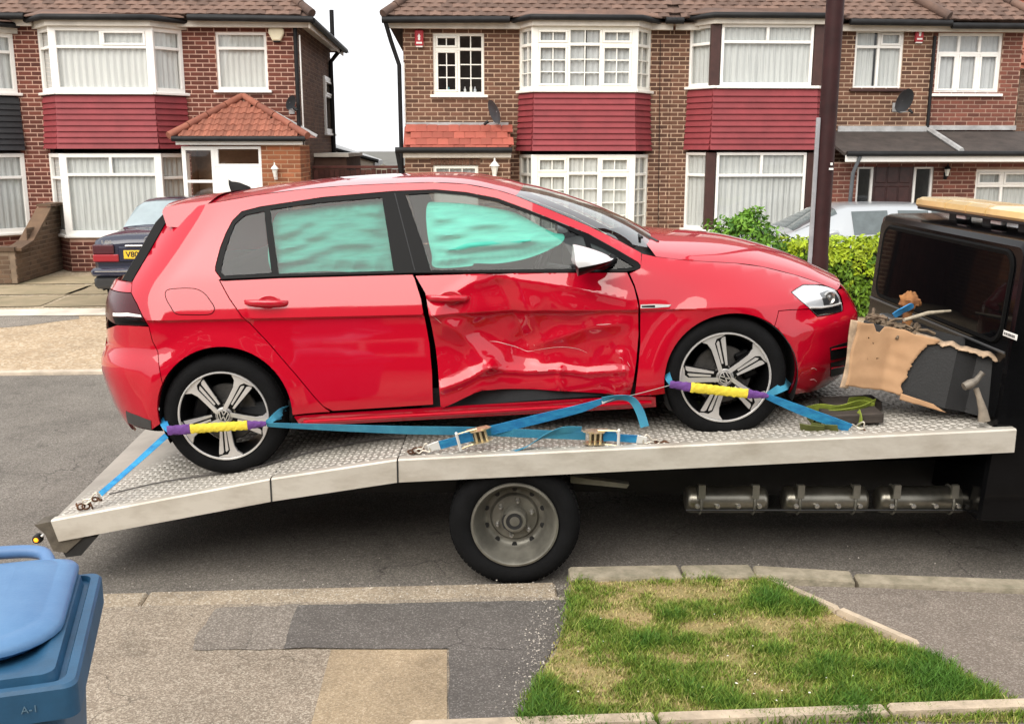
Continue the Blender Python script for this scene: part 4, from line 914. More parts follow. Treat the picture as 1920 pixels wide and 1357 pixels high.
T0 = Vector((0, 6.0, 0))
def temit(mb, name, m, parent=None, smooth=None, kind=None):
    mb.v = [(p[0] - T0.x, p[1] - T0.y, p[2] - T0.z) for p in mb.v]; o = mb.build(name, m, parent or truck, smooth)
    if kind: o['kind'] = kind
    return o
pA, pB, pC, pD = at(95, 975, YD0), at(507, 897, YD0), at(745, 861, YD0), at(1908, 804, YD0)
DECK = [(p.x, p.z) for p in (pA, pB, pC, pD)]
def deck_z(x):
    for (x0, z0), (x1, z1) in zip(DECK[:-1], DECK[1:]):
        if x <= x1: return z0 + (z1 - z0) * (x - x0) / (x1 - x0)
    return DECK[-1][1]
RH = .122
def rail(y0, y1, name):
    for i in range(3):
        (x0, z0), (x1, z1) = DECK[i], DECK[i + 1]; g = .004
        h0, h1 = (RH * .95, RH) if i == 0 else (RH, RH)
        xs = [(x0 + (g if i else 0), x1 - g)]
        for a, b in xs:
            za, zb = z0 + (z1 - z0) * (a - x0) / (x1 - x0), z0 + (z1 - z0) * (b - x0) / (x1 - x0)
            lean = .03 if i == 0 else 0
            mb = MB(); c = .008
            prof = lambda x, z, h, l: [(x + l, y0, z - h), (x, y0, z - c), (x, y0 + c, z), (x, y1 - c, z), (x, y1, z - c), (x + l, y1, z - h)]
            p, q = prof(a, za, h0, lean), prof(b, zb, h1, 0)
            mb.add(p + q, [(k, (k + 1) % 6, 6 + (k + 1) % 6, 6 + k) for k in range(6)] + [(0, 1, 2, 3, 4, 5), (11, 10, 9, 8, 7, 6)]); temit(mb, name, m_alu)
rail(YD0, YD0 + .06, 'side_rail'); rail(YD1 - .06, YD1, 'side_rail')
TAILSKEW = .16
for i in range(3):
    (x0, z0), (x1, z1) = DECK[i], DECK[i + 1]; s0 = TAILSKEW if i == 0 else 0; g = .003
    mb = MB(); q = [(x0 + g, YD0 + .06, z0 - .006), (x1 - g, YD0 + .06, z1 - .006), (x1 - g, YD1 - .06, z1 - .006), (x0 + g - s0, YD1 - .06, z0 - .006)]
    mb.add(q + [(a, b, c - .03) for a, b, c in q], [(0, 1, 2, 3), (7, 6, 5, 4)] + [(k, (k + 1) % 4, 4 + (k + 1) % 4, 4 + k) for k in range(4)]); temit(mb, 'deck_plate', m_plate)
lz = MB(); rows = int((YD1 - YD0 - .14) / .040)
x = DECK[0][0] + .03; ci = 0
while x < DECK[3][0] - .03:
    z = deck_z(x); s_ = (deck_z(x + .01) - deck_z(x - .01)) / .02
    for r_ in range(rows):
        y = YD0 + .08 + r_ * .040 + (ci % 2) * .020
        xx = x + random.uniform(-.001, .001); d = 1 if (r_ + ci) % 2 else -1
        a, b = .019, .0062; ux, uy = (.82, .57 * d); L_ = [(a, 0), (a * .4, b), (-a * .4, b), (-a, 0), (-a * .4, -b), (a * .4, -b)]
        p = [(xx + q[0] * ux - q[1] * uy, y + q[0] * uy + q[1] * ux, 0) for q in L_]
        P = [(k[0], k[1], z - .0055 + (k[0] - x) * s_) for k in p]; c1 = (xx + .010 * ux, y + .010 * uy, z - .0008 + .010 * ux * s_); c2 = (xx - .010 * ux, y - .010 * uy, z - .0008 - .010 * ux * s_)
        lz.add(P + [c1, c2], [(0, 1, 6), (1, 2, 7, 6), (2, 3, 7), (3, 4, 7), (4, 5, 6, 7), (5, 0, 6)])
    x += .036; ci += 1
temit(lz, 'tread_pattern', m_lozenge, kind='stuff')
# hinge knuckles, deck seams
for (x_, z_) in DECK[1:3]:
    mb = MB(); mb.box(x_ - .004, x_ + .004, YD0 - .003, YD1, z_ - RH, z_ - .008); temit(mb, 'hinge_line', m_chass)
# tail: under-run bar, lamp brackets, marker lamp
tx, tz = DECK[0]
mb = MB(); mb.prism([(tx - .02, YD0 + .02, tz - .05), (tx + .05, YD0 + .02, tz - .05), (tx + .22, YD0 + .02, tz - .10), (tx + .13, YD0 + .02, tz - .20), (tx + .05, YD0 + .02, tz - .21)], (-TAILSKEW, YD1 - YD0 - .04, 0)); temit(mb, 'tail_beam', m_chass)
mb = MB(); mb.prism([at(u_, v_, YD0 + .012) for u_, v_ in ((64, 984), (98, 977), (126, 1008), (163, 1001), (124, 1036), (100, 1033), (84, 1001))], (0, .12, 0)); temit(mb, 'lamp_bracket', mat('dirty_steel', (.10, .085, .065), .7, .3, var=.4, scale=12))
lp = at(70, 1010, YD0 + .02); mb = MB(); mb.lathe([(0, -.016), (.02, -.015), (.025, 0), (.025, .02), (0, .021)], frame_z(lp, (0, 1, 0)), 16); lo_ = temit(mb, 'marker_lamp', m_chass, None, 40)
m_amb = bpy.data.materials.new('amber_lamp'); m_amb.use_nodes = True; bb = m_amb.node_tree.nodes['Principled BSDF']; bb.inputs['Base Color'].default_value = (.9, .25, .01, 1); bb.inputs['Emission Color'].default_value = (1, .28, .01, 1); bb.inputs['Emission Strength'].default_value = 1.2
mb = MB(); mb.lathe([(0, -.024), (.009, -.021), (.012, -.016)], frame_z(lp, (0, 1, 0)), 14); temit(mb, 'lens', m_amb, lo_, 40)
mb = MB(); q = at(80, 1003, YD0 + .01); mb.lathe([(0, -.015), (.006, -.01), (.006, .01)], frame_z(q, (0, 1, 0)), 10); temit(mb, 'reflector', m_frame)
# rope/cable lying along the rail
def deck_pt(u, v, h=.0):
    """point on the deck surface under a pixel"""
    d = ray(u, v); t = 1.0
    for i in range(4000):
        p = Vector((0, 0, HC)) + d * t
        if p.z <= deck_z(p.x) + h: return p
        t += .004
    return p
# chassis
for y in (5.55, 6.45):
    mb = MB(); mb.prism([(-1.75, y, .34), (-.9, y, .44), (2.5, y, .50), (5.0, y, .50), (5.0, y, .34), (-.9, y, .30), (-1.75, y, .26)], (0, .08, 0)); temit(mb, 'chassis_rail', m_chass)
for x_ in (-1.6, -1.1, -.55, .75, 1.3, 1.9, 2.4):
    zc = deck_z(x_) - .045; mb = MB(); mb.box(x_ - .04, x_ + .04, YD0 + .07, YD1 - .07, zc - .07, zc); temit(mb, 'cross_member', m_chass)
mb = MB(); mb.box(.85, 2.45, 6.60, 7.0, .20, .60); temit(mb, 'far_locker', m_chass)
mb = MB(); mb.box(.72, 2.45, 5.64, 6.44, .26, .52); temit(mb, 'fuel_tank', m_chass)
mb = MB(); mb.box(-1.35, -.5, 6.5, 7.02, .22, .5); temit(mb, 'far_locker', m_chass)
mb = MB(); mb.tube([(0, 5.0, .335), (0, 7.0, .335)], .055, 10); temit(mb, 'rear_axle', m_chass)
mb = MB(); mb.box(-.25, .25, 5.66, 6.34, .26, .5); temit(mb, 'differential', m_chass)
# wheels
WC = at(965, 985, 4.96); WR = .336
def truck_wheel(x_, z_, y_face, out):
    """out = -1: outer face towards the near side"""
    Mx = Matrix.Translation((x_, y_face, z_)) @ Matrix.Rotation(R(90) * (1 if out < 0 else -1), 4, 'X')
    r0 = .224
    mb = MB(); mb.lathe([(r0, -.004), (r0 + .015, .006), (.27, .018), (.305, .012), (.325, -.006), (WR, -.03), (WR, -.16), (.32, -.19), (.24, -.20), (r0 - .02, -.19), (r0 - .02, -.03)], Mx, 64, True)
    w_ = temit(mb, 'wheel', m_rubber, None, 40)
    tr = MB()   # tread blocks
    for k in range(72):
        a = k / 72 * 2 * math.pi
        for j in range(4):
            yy = -.045 - j * .035; aa = a + (.04 if j % 2 else 0)
            M2 = Mx @ Matrix.Rotation(aa, 4, 'Z'); tr.box(WR - .004, WR + .006, -.011, .011, yy - .014, yy + .014, M2)
    temit(tr, 'tread', m_rubber, w_, kind='stuff')
    mb = MB(); mb.lathe([(r0 + .004, .0), (r0 + .002, .012), (r0 - .008, .014), (r0 - .018, .002), (r0 - .022, -.04), (.178, -.075), (.172, -.10), (.16, -.118), (.145, -.128), (.13, -.128), (.118, -.112), (.06, -.108), (0, -.108)], Mx, 64); temit(mb, 'rim', m_steel, w_, 40)
    mb = MB(); mb.lathe([(.066, -.108), (.066, -.06), (.058, -.045), (.046, -.042), (.043, -.05), (.028, -.05), (.026, -.044), (.012, -.042), (0, -.042)], Mx, 32); temit(mb, 'hub', m_steel, w_, 40)
    for k in range(6):
        a = R(20 + 60 * k); mb = MB(); M2 = Mx @ Matrix.Translation((.096 * math.cos(a), .096 * math.sin(a), -.11)); mb.lathe([(.013, 0), (.012, .022), (.008, .026), (.007, .04), (0, .041)], M2, 6); temit(mb, 'wheel_nut', m_bright, w_)
    for k in range(10):
        a = R(18 + 36 * k); mb = MB(); M2 = Mx @ Matrix.Translation((.156 * math.cos(a), .156 * math.sin(a), -.1185)); mb.lathe([(.0, .003), (.0135, .003), (.0135, -.01)], M2, 12); temit(mb, 'vent_hole', m_chass, w_)
    return w_
truck_wheel(WC.x, WR + .002, 4.955, -1); 
mb = MB(); Mx = Matrix.Translation((WC.x, 5.17, WR + .002)) @ Matrix.Rotation(R(90), 4, 'X'); mb.lathe([(.2, 0), (.31, 0), (WR, -.03), (WR, -.16), (.31, -.19), (.2, -.19)], Mx, 40, True); temit(mb, 'inner_wheel', m_rubber, None, 40)
truck_wheel(WC.x, WR + .002, 7.02, 1); truck_wheel(3.75, WR + .002, 5.02, -1); truck_wheel(3.75, WR + .002, 6.98, 1)
# unseen far-side panels added to block light under the truck; wheel stay
for a_, b_ in ((-1.45, -.4), (.42, 2.5)): mb = MB(); mb.cbox(a_, b_, 7.02, 7.04, .12, .60, .004); temit(mb, 'light_block_panel', m_chass)
mb = MB(); mb.prism([at(1070, 893, 5.1), at(1180, 908, 5.1), at(1175, 915, 5.1), at(1070, 905, 5.1)], (0, .05, 0)); temit(mb, 'stay', m_steel)
# air cylinders
for (u0, u1) in ((1283, 1438), (1465, 1625), (1641, 1808)):
    a, b = at(u0, 934, 5.22), at(u1, 937, 5.22); r_ = .073; Lh = b.x - a.x
    M2 = Matrix(((0, 0, 1, a.x), (0, 1, 0, a.y), (-1, 0, 0, (a.z + b.z) / 2), (0, 0, 0, 1)))
    mb = MB(); mb.lathe([(0, 0), (.05, .004), (.067, .014), (r_, .032), (r_, .055), (r_ + .001, .056), (r_, .058), (r_, Lh - .032), (.067, Lh - .014), (.05, Lh - .004), (0, Lh)], M2, 36); tk = temit(mb, 'air_cylinder', mat('air_tank_steel', (.26, .245, .205), .32, .9, var=.25, scale=6, rvar=.1), None, 50)
    zc = (a.z + b.z) / 2
    for q in (.18, .82):
        xx = a.x + Lh * q; mb = MB(); mb.tube([(xx, 5.22 - (r_ + .004) * math.sin(t), zc + (r_ + .004) * math.cos(t)) for t in np.linspace(-1.2, 3.0, 14)], .008, 4); mb.box(xx - .018, xx + .018, 5.14, 5.16, zc + .03, zc + .105); temit(mb, 'bracket', m_steel, tk)
    for q in (.13, .37, .62, .87):
        xx = a.x + Lh * q; mb = MB(); mb.lathe([(.014, 0), (.013, .012), (.006, .014), (0, .015)], frame_z((xx, 5.22 - r_ + .002, zc - .012), (0, -1, 0)), 10); temit(mb, 'stud', m_bright, tk, 40)
mb = MB(); e = at(1808, 950, 5.2); mb.tube([(at(1283, 945, 5.2).x, 5.15, e.z), (e.x, 5.15, e.z), (e.x + .08, 5.15, e.z), (e.x + .09, 5.15, e.z + .03), (e.x + .05, 5.16, e.z + .06)], .006, 6); temit(mb, 'air_pipe', m_chass)
# cab: rear wall faces the deck
XC = at(1640, 520, 6.95).x - .055
def rounded_section(y0, y1, z0, z1, r_, n=6):
    P = []
    for (cy, cz, a0) in ((y1 - r_, z1 - r_ * .8, 0), (y0 + r_, z1 - r_ * .8, 90)):
        for k in range(n + 1):
            a = R(a0 + 90 * k / n); P.append((cy + r_ * math.cos(a), cz + r_ * .8 * math.sin(a)))
    return P + [(y0, z0), (y1, z0)]
cz1 = at(1665, 401, 6.9).z
ZC0 = .36
secs = []
for dx, sh in ((.03, .05), (0.0, .02), (.0, .0), (1.55, .0)):
    pass
mb = MB(); stations = [(.0, .045, .99), (.012, .015, 1.0), (.05, .0, 1.0), (.9, -.02, 1.0), (1.35, .0, 1.0), (1.7, .10, 1.0), (2.15, .62, 1.0), (2.3, .95, 1.0)]
rows = []
for dx, drop, k in stations:
    ins = .03 if dx == 0 else .008 if dx < .02 else 0
    sec = rounded_section(4.95 + ins, 6.97 - ins, ZC0, cz1 - drop, .06); rows.append([Vector((XC + dx, p[0], p[1])) for p in sec])
mb.grid(rows, True); mb.poly(rows[0]); mb.poly(rows[-1]); cb = temit(mb, 'cab_body', m_cab, None, 35)
# rear window: recess frame and pane
wz0, wz1 = at(1690, 546, 6.85).z, at(1690, 428, 6.85).z; wy0, wy1 = 5.07, 6.82
def rrect(y0, y1, z0, z1, r_, x_, n=6):
    P = []
    for cy, cz, a0 in ((y1 - r_, z1 - r_, 0), (y0 + r_, z1 - r_, 90), (y0 + r_, z0 + r_, 180), (y1 - r_, z0 + r_, 270)):
        P += [Vector((x_, cy + r_ * math.cos(R(a0 + 90 * k / n)), cz + r_ * math.sin(R(a0 + 90 * k / n)))) for k in range(n + 1)]
    return P
mb = MB(); a = rrect(wy0 - .03, wy1 + .03, wz0 - .03, wz1 + .03, .10, XC - .003); b = rrect(wy0 - .02, wy1 + .02, wz0 - .02, wz1 + .02, .09, XC - .014); c = rrect(wy0, wy1, wz0, wz1, .08, XC - .010)
mb.grid([a + [a[0]], b + [b[0]], c + [c[0]]]); temit(mb, 'window_seal', mat('seal_rubber', (.004, .004, .004), .7, spec=.06), None, 50)
mb = MB(); mb.poly(rrect(wy0 - .001, wy1 + .001, wz0 - .001, wz1 + .001, .08, XC - .0105)); temit(mb, 'rear_window', mat('tinted_cab_window', (.003, .003, .0035), .03, spec=.07))
# trim line under the window, storage box, sticker
zl = wz0 - .05
mb = MB(); mb.cbox(XC - .012, XC - .002, 4.98, 6.93, zl - .006, zl + .006, .002); temit(mb, 'swage_line', mat('swage', (.05, .05, .05), .35))
mb = MB(); mb.cbox(XC - .075, XC - .004, 5.75, 6.55, zl - .17, zl - .05, .012); temit(mb, 'locker', mat('locker_grey', (.05, .052, .054), .45, var=.2))
mb = MB(); mb.cbox(XC - .079, XC - .0745, 5.78, 6.52, zl - .06, zl - .052, .002); temit(mb, 'locker_edge', m_bright)
sp_ = atx(1878, 628, XC - .006); mb = MB(); mb.cbox(XC - .0075, XC - .004, sp_.y - .075, sp_.y + .065, sp_.z - .014, sp_.z + .014, .001); st_ = temit(mb, 'sticker', m_frame)
for k in range(9):
    mb = MB(); yy = sp_.y - .055 + k * .0125; mb.box(XC - .0085, XC - .0078, yy, yy + random.uniform(.005, .009), sp_.z - .006, sp_.z + .006); temit(mb, 'print', m_plastic, st_)
# doors, side glass, windscreen and lamps of the cab
for y in (4.945, 6.975):
    mb = MB(); zb, zt_ = wz0, cz1 - .2; mb.prism([(XC + .45, y - .004, zb), (XC + 1.72, y - .004, zb), (XC + 1.35, y - .004, zt_), (XC + .45, y - .004, zt_)], (0, .008, 0)); temit(mb, 'side_window', mat('cab_side_glass', (.008, .008, .009), .05, spec=.7))
    mb = MB(); mb.cbox(XC + .5, XC + .66, y - .02, y + .02, zb - .16, zb - .12, .008); temit(mb, 'door_handle', m_plastic)
mb = MB(); mb.add([(XC + 1.72, 5.1, cz1 - .14), (XC + 1.72, 6.8, cz1 - .14), (XC + 2.165, 6.85, cz1 - .62), (XC + 2.165, 5.05, cz1 - .62)], [(0, 1, 2, 3)]); temit(mb, 'windscreen', MATS['cab_side_glass'])
for o_ in list(truck.children):
    if o_.name.split('.')[0] in ('cab_body', 'window_seal', 'rear_window', 'swage_line', 'locker', 'locker_edge', 'sticker', 'side_window', 'door_handle', 'windscreen'):
        for q_ in [o_] + list(o_.children):
            for v_ in q_.data.vertices: v_.co.x += (v_.co.z - .8) * .075
# amber light bar across the roof
bx = XC + .30; zb = at(1740, 402, 6.55).z + .02
bar = MB(); prof = [(-.14, 0), (-.15, .014), (-.145, .045), (-.11, .06), (.11, .06), (.145, .045), (.15, .014), (.14, 0)]
ys = [5.2, 5.24, 5.6, 5.64, 6.02, 6.06, 6.5, 6.56]; lb = thing('beacon_bar', 'cream amber beacon bar across the black cab roof', 'light bar', (bx, 6.0, zb))
m_lens = mat('amber_lens', (.72, .50, .21), .25, var=.06, coat=.5)
for k, (y0, y1) in enumerate(((5.14, 5.60), (5.612, 5.85), (5.862, 6.13), (6.142, 6.62))):
    mb = MB(); e0 = .04 if k == 0 else 0; e1 = .04 if k == 3 else 0
    r_ = []
    for y, s_ in ((y0, .6 if e0 else 1), (y0 + e0, 1), (y1 - e1, 1), (y1, .6 if e1 else 1)): r_.append([(p[0] * (s_ * .3 + .7), y - 6.0, .03 + p[1] * s_) for p in prof])
    mb.grid(r_, True); mb.poly(r_[0]); mb.poly(r_[-1]); mb.build('lens', m_lens, lb, 40)
mb = MB(); mb.cbox(-.13, .13, -.84, .60, .012, .032, .004); mb.build('tray', m_plastic, lb)
for y in (-.62, -.2, .25): mb = MB(); mb.cbox(-.05, .05, y - .05, y + .05, -.10, .012, .006); mb.build('foot', m_plastic, lb)
for y in (-.42, .02): mb = MB(); mb.cbox(-.10, -.07, y - .06, y + .06, -.012, .011, .004); mb.build('work_lamp', m_frame, lb)
# ================================================================ the damaged red hatchback
YWH, YCC = 5.1373, 6.0
HRr, HFr = at(419, 780, YWH), at(1360, 708, YWH)
_ex = (HFr - HRr).normalized(); CANG = math.atan2(_ex.z, _ex.x); _ez = Vector((-_ex.z, 0, _ex.x))
CO = HRr - _ez * .3235; CO.y = YCC
car = thing('damaged_hatchback', 'red five-door hatchback with its front door caved in, strapped on the truck bed', 'car', CO, (0, -CANG, 0))
CMAT = Matrix.Translation(CO) @ Matrix.Rotation(-CANG, 4, 'Y'); CINV = CMAT.inverted()
WB = 2.63
def lerp1(x, tab):
    if x <= tab[0][0]: return tab[0][1]
    for (a, b), (c, d) in zip(tab[:-1], tab[1:]):
        if x <= c: return b + (d - b) * (x - a) / (c - a)
    return tab[-1][1]
def smooth_tab(tab, n=60):
    xs = np.linspace(tab[0][0], tab[-1][0], n); ys = np.interp(xs, [t[0] for t in tab], [t[1] for t in tab])
    for _ in range(4): ys[1:-1] = (ys[:-2] + 2 * ys[1:-1] + ys[2:]) / 4
    return xs, ys
XR = smooth_tab([(.10, -.58), (.22, -.66), (.35, -.70), (.5, -.735), (.60, -.745), (.66, -.72), (.72, -.685), (.80, -.675), (.95, -.66), (1.03, -.62), (1.2, -.49), (1.36, -.385), (1.45, -.34)])
XF = smooth_tab([(.10, 3.34), (.2, 3.39), (.3, 3.43), (.42, 3.455), (.54, 3.455), (.62, 3.42), (.70, 3.36), (.78, 3.24), (.86, 3.12), (.95, 2.95), (1.05, 2.6), (1.2, 2.4)])
def sst(a, b, x): t = min(1, max(0, (x - a) / (b - a))); return t * t * (3 - 2 * t)
def zcrease(x): return .843 - .056 * x
def zbelt(x): return 1.047 - .042 * x - .0085 * x * x
def Wd(x, z):
    """half width of the body at length x and height z"""
    zc, zb = zcrease(x), zbelt(x)
    s = 0.0
    if z < .38: s += .055 * ((.38 - z) / .2) ** 2
    fade = sst(-.62, -.35, x) * (1 - sst(2.15, 2.75, x))
    if z > zc:
        d = min(z, zb) - zc; s += .004 + .26 * d + .25 * d * d
        if z > zb: e = z - zb; s += .44 * e + .22 * e * e
    else:
        s += .004
        s += fade * .019 * sst(0, .016, zc - z) * (1 - sst(.03, .36, zc - z))
    xr = float(np.interp(z, *XR)); xf = float(np.interp(z, *XF))
    t = min(1.15, max(0, (xr + .50 - x) / .50)); s += .36 * t ** 2.7
    t = min(1.1, max(0, (x - xf + .85) / .85)); s += .44 * t ** 2.5
    for hx in (0, WB):
        d = math.hypot(x - hx, z - .33); s -= .014 * math.exp(-((d - .375) / .055) ** 2) * (1 if z > .2 else .6)
    # pulled-in flank behind the rear arch below the crease (bumper hollow)
    s += .012 * math.exp(-((z - .70) / .05) ** 2) * sst(.1, -.45, x) if x < .1 else 0
    # shoulder of the front bumper
    s += .022 * math.exp(-((z - .60) / .035) ** 2) * sst(2.95, 3.2, x) - .012 * math.exp(-((z - .52) / .05) ** 2) * sst(2.95, 3.2, x)
    s -= .012 * math.exp(-((z - .19) / .02) ** 2) * sst(2.95, 3.15, x)
    return .892 - s
def p2c(u, v, off=0.0):
    """pixel -> (x, z) on the near flank"""
    o = CINV @ Vector((0, 0, HC)); d = (CINV.to_3x3() @ ray(u, v)); best = None; y = -1.02; prev = None
    while y < -.36:
        t = (y - o.y) / d.y; x, z = o.x + d.x * t, o.z + d.z * t; g = y + Wd(x, z) - off
        if best is None or abs(g) < best[0]: best = (abs(g), x, z)
        if g >= 0:
            if prev is not None and prev[0] < 0:
                k = -prev[0] / (g - prev[0]); return (prev[1] + (x - prev[1]) * k, prev[2] + (z - prev[2]) * k)
            return (x, z)
        prev = (g, x, z); y += .004
    return best[1], best[2]
def P2(pts, k=None): return [p2c(*p) for p in pts]
def dense(poly, step=.02, smooth_pts=None):
    out = []; n = len(poly)
    for i in range(n):
        a, b = Vector(poly[i]), Vector(poly[(i + 1) % n]); k = max(1, int((b - a).length / step))
        out += [a.lerp(b, j / k) for j in range(k)]
    return out
def curve2(pts, k=5): return [(p.x, p.y) for p in cat_rom([Vector((a, b, 0)) for a, b in pts], k)]
def inset2(poly, d):
    n = len(poly); A = sum(poly[i - 1][0] * poly[i][1] - poly[i][0] * poly[i - 1][1] for i in range(n)); sg = 1 if A > 0 else -1; out = []
    for i in range(n):
        p, a, b = Vector(poly[i]), Vector(poly[i - 1]), Vector(poly[(i + 1) % n])
        t1 = (p - a).normalized() if (p - a).length > 1e-6 else (b - p).normalized(); t2 = (b - p).normalized() if (b - p).length > 1e-6 else t1
        nrm = Vector((-(t1.y + t2.y), t1.x + t2.x)) * sg
        if nrm.length < 1e-6: out.append(p); continue
        nrm.normalize(); c = max(.35, nrm.dot(Vector((-t1.y, t1.x)) * sg)); out.append(p + nrm * min(d / c, d * 2))
    return out
def inside(x, y, P):
    c = False; n = len(P)
    for i in range(n):
        x0, y0 = P[i]; x1, y1 = P[i - 1]
        if (y0 > y) != (y1 > y) and x < (x1 - x0) * (y - y0) / (y1 - y0) + x0: c = not c
    return c
def panel(name, poly, m, parent=None, gap=.0022, grid=.032, off=0.0, flange=.022, holes=(), extra=None, side=-1, smooth=40, density=.022, warp=None, extra_pts=()):
    """sheet-metal panel: outline in (x, z), lifted onto the flank surface, edges rolled inwards"""
    B = dense(inset2(dense(poly, density), gap) if gap else poly, density); B = [Vector((p[0], p[1])) for p in B]
    pts = list(B); edges = [(i, (i + 1) % len(B)) for i in range(len(B))]
    for h in holes:
        hb = [Vector((p[0], p[1])) for p in dense(h, density)]; o = len(pts); pts += hb; edges += [(o + i, o + (i + 1) % len(hb)) for i in range(len(hb))]
    x0, x1 = min(p.x for p in B), max(p.x for p in B); z0, z1 = min(p.y for p in B), max(p.y for p in B)
    Bl = [(p.x, p.y) for p in B]; bn = np.array(Bl)
    nx, nz = int((x1 - x0) / grid) + 1, int((z1 - z0) / grid) + 1
    for i in range(nx + 1):
        for j in range(nz + 1):
            x, z = x0 + (i + .5 * (j % 2)) * grid, z0 + j * grid
            if -.030 < z - zcrease(x) < .014: continue
            if inside(x, z, Bl) and np.min((bn[:, 0] - x) ** 2 + (bn[:, 1] - z) ** 2) > (grid * .4) ** 2 and not any(inside(x, z, h) for h in holes): pts.append(Vector((x, z)))
    # crisp row of points along the crease line
    for x in np.arange(x0, x1, .02):
        for dz in (.004, .0, -.008, -.016):
            z = zcrease(x) + dz
            if inside(x, z, Bl) and np.min((bn[:, 0] - x) ** 2 + (bn[:, 1] - z) ** 2) > .006 ** 2: pts.append(Vector((x, z)))
    for q in extra_pts: pts.append(Vector(q))
    V, E_, F_, *_ = delaunay_2d_cdt(pts, edges, [], 0, 1e-5)
    F2 = []
    for f in F_:
        cx, cz = sum(V[i].x for i in f) / 3, sum(V[i].y for i in f) / 3
        if inside(cx, cz, Bl) and not any(inside(cx, cz, h) for h in holes): F2.append(tuple(f))
    def lift(p):
        y = Wd(p.x, p.y) + off
        if warp: y -= warp(p.x, p.y)
        return (p.x, side * y, p.y)
    vs = [lift(p) for p in V]; mb = MB(); mb.v = vs; mb.f = F2; mb.mi = [0] * len(F2)
    # boundary flange
    cnt = {}
    for f in F2:
        for a, b in zip(f, f[1:] + f[:1]): k = (min(a, b), max(a, b)); cnt[k] = cnt.get(k, 0) + 1
    be = [k for k, c in cnt.items() if c == 1]; mp = {}
    if flange:
        for k in be:
            for a in k:
                if a not in mp:
                    mp[a] = len(mb.v); q = vs[a]; mb.v.append((q[0], q[1] - side * flange, q[2]))
        for a, b in be: mb.f.append((a, b, mp[b], mp[a])); mb.mi.append(0)
    me = mb.mesh(name, m, None, False)
    bm = bmesh.new(); bm.from_mesh(me); bmesh.ops.recalc_face_normals(bm, faces=bm.faces[:])
    # make the skin face outwards
    tot = sum(f.normal.y * f.calc_area() for f in bm.faces); 
    if tot * side < 0: bmesh.ops.reverse_faces(bm, faces=bm.faces[:])
    bm.to_mesh(me); bm.free(); me.shade_smooth(); me.set_sharp_from_angle(angle=R(smooth))
    o = bpy.data.objects.new(name, me); COL.objects.link(o); o.parent = parent or car; return o

# paint: red base under thick clear coat
def car_paint(name, base, rough=.32, coat_ior=1.64, metal=.0):
    m, t, b = nodes_of(name); b.inputs['Base Color'].default_value = (*base, 1); b.inputs['Roughness'].default_value = rough; b.inputs['Metallic'].default_value = metal
    b.inputs['Specular IOR Level'].default_value = 0.04; b.inputs['Coat Weight'].default_value = 1.0; b.inputs['Coat Roughness'].default_value = .025; b.inputs['Coat IOR'].default_value = coat_ior
    N, L = t.nodes, t.links; tc = N.new('ShaderNodeTexCoord'); nz = N.new('ShaderNodeTexNoise'); nz.inputs['Scale'].default_value = 9; nz.inputs['Detail'].default_value = 8; L.new(tc.outputs['Object'], nz.inputs['Vector'])
    mr = N.new('ShaderNodeMapRange'); mr.inputs['To Min'].default_value = .015; mr.inputs['To Max'].default_value = .06; L.new(nz.outputs['Fac'], mr.inputs['Value']); L.new(mr.outputs['Result'], b.inputs['Coat Roughness'])
    return m
m_red = car_paint('red_paint', (.46, .0022, .017))
m_trim = mat('gloss_black_trim', (.004, .004, .0045), .32, spec=.09)
m_inner = mat('inner_shell', (.002, .002, .002), .95, spec=.0)
m_carglass = glass('car_glass', (.90, .95, .94), .8)
m_privacy = glass('privacy_glass', (.62, .70, .69), .75)
m_liner = mat('wheel_liner', (.008, .008, .008), .9)

arch_f = [(1497, 720), (1495, 705), (1487, 673), (1468, 634), (1442, 608), (1409, 591), (1377, 585), (1344, 590), (1306, 608), (1273, 644), (1250, 686), (1237, 728), (1233, 767)]
arch_r = [(551, 792), (549, 777), (543, 747), (522, 705), (488, 675), (453, 657), (411, 650), (376, 655), (342, 675), (308, 713), (291, 756), (285, 785), (284, 806)]
def arch_c(hx, n, a0, a1, r_=.362): return [(hx + r_ * math.cos(R(a)), .335 + r_ * math.sin(R(a))) for a in np.linspace(a0, a1, n)]
DLO = [(404, 508), (404, 500), (413, 465), (424, 437), (436, 414), (453, 397), (488, 388), (607, 370), (735, 359), (816, 356), (873, 361), (931, 372), (988, 393), (1046, 416), (1103, 439), (1161, 471), (1196, 492), (1202, 499), (1199, 506), (1176, 509), (774, 511), (522, 518), (415, 523)]
RAIL = [(340, 391), (394, 381), (479, 366), (565, 355), (650, 348), (763, 343), (812, 342), (873, 345), (931, 356), (967, 367), (1027, 391), (1103, 423), (1161, 451), (1203, 474)]
c_af, c_ar = P2(arch_f), P2(arch_r)
# replace measured arches by true circles fitted through them (the near lips)
def circ(pts):
    A = np.array([[p[0], p[1], 1] for p in pts]); b = np.array([p[0] ** 2 + p[1] ** 2 for p in pts]); s = np.linalg.lstsq(A, b, rcond=None)[0]; cx, cz = s[0] / 2, s[1] / 2; return cx, cz, math.sqrt(s[2] + cx * cx + cz * cz)
cf, cr_ = circ(c_af[1:-2]), circ(c_ar[2:-3])
def arc(c, p, q, n=26):
    a0, a1 = math.atan2(p[1] - c[1], p[0] - c[0]), math.atan2(q[1] - c[1], q[0] - c[0])
    if a1 < a0: a1 += 2 * math.pi
    return [(c[0] + c[2] * math.cos(a0 + (a1 - a0) * k / n), c[1] + c[2] * math.sin(a0 + (a1 - a0) * k / n)) for k in range(n + 1)]
c_dlo, c_rail = P2(DLO), P2(RAIL)
door_rear_edge = P2([(411, 525), (430, 560), (453, 593), (505, 645), (556, 704), (590, 745), (606, 762), (624, 771)])
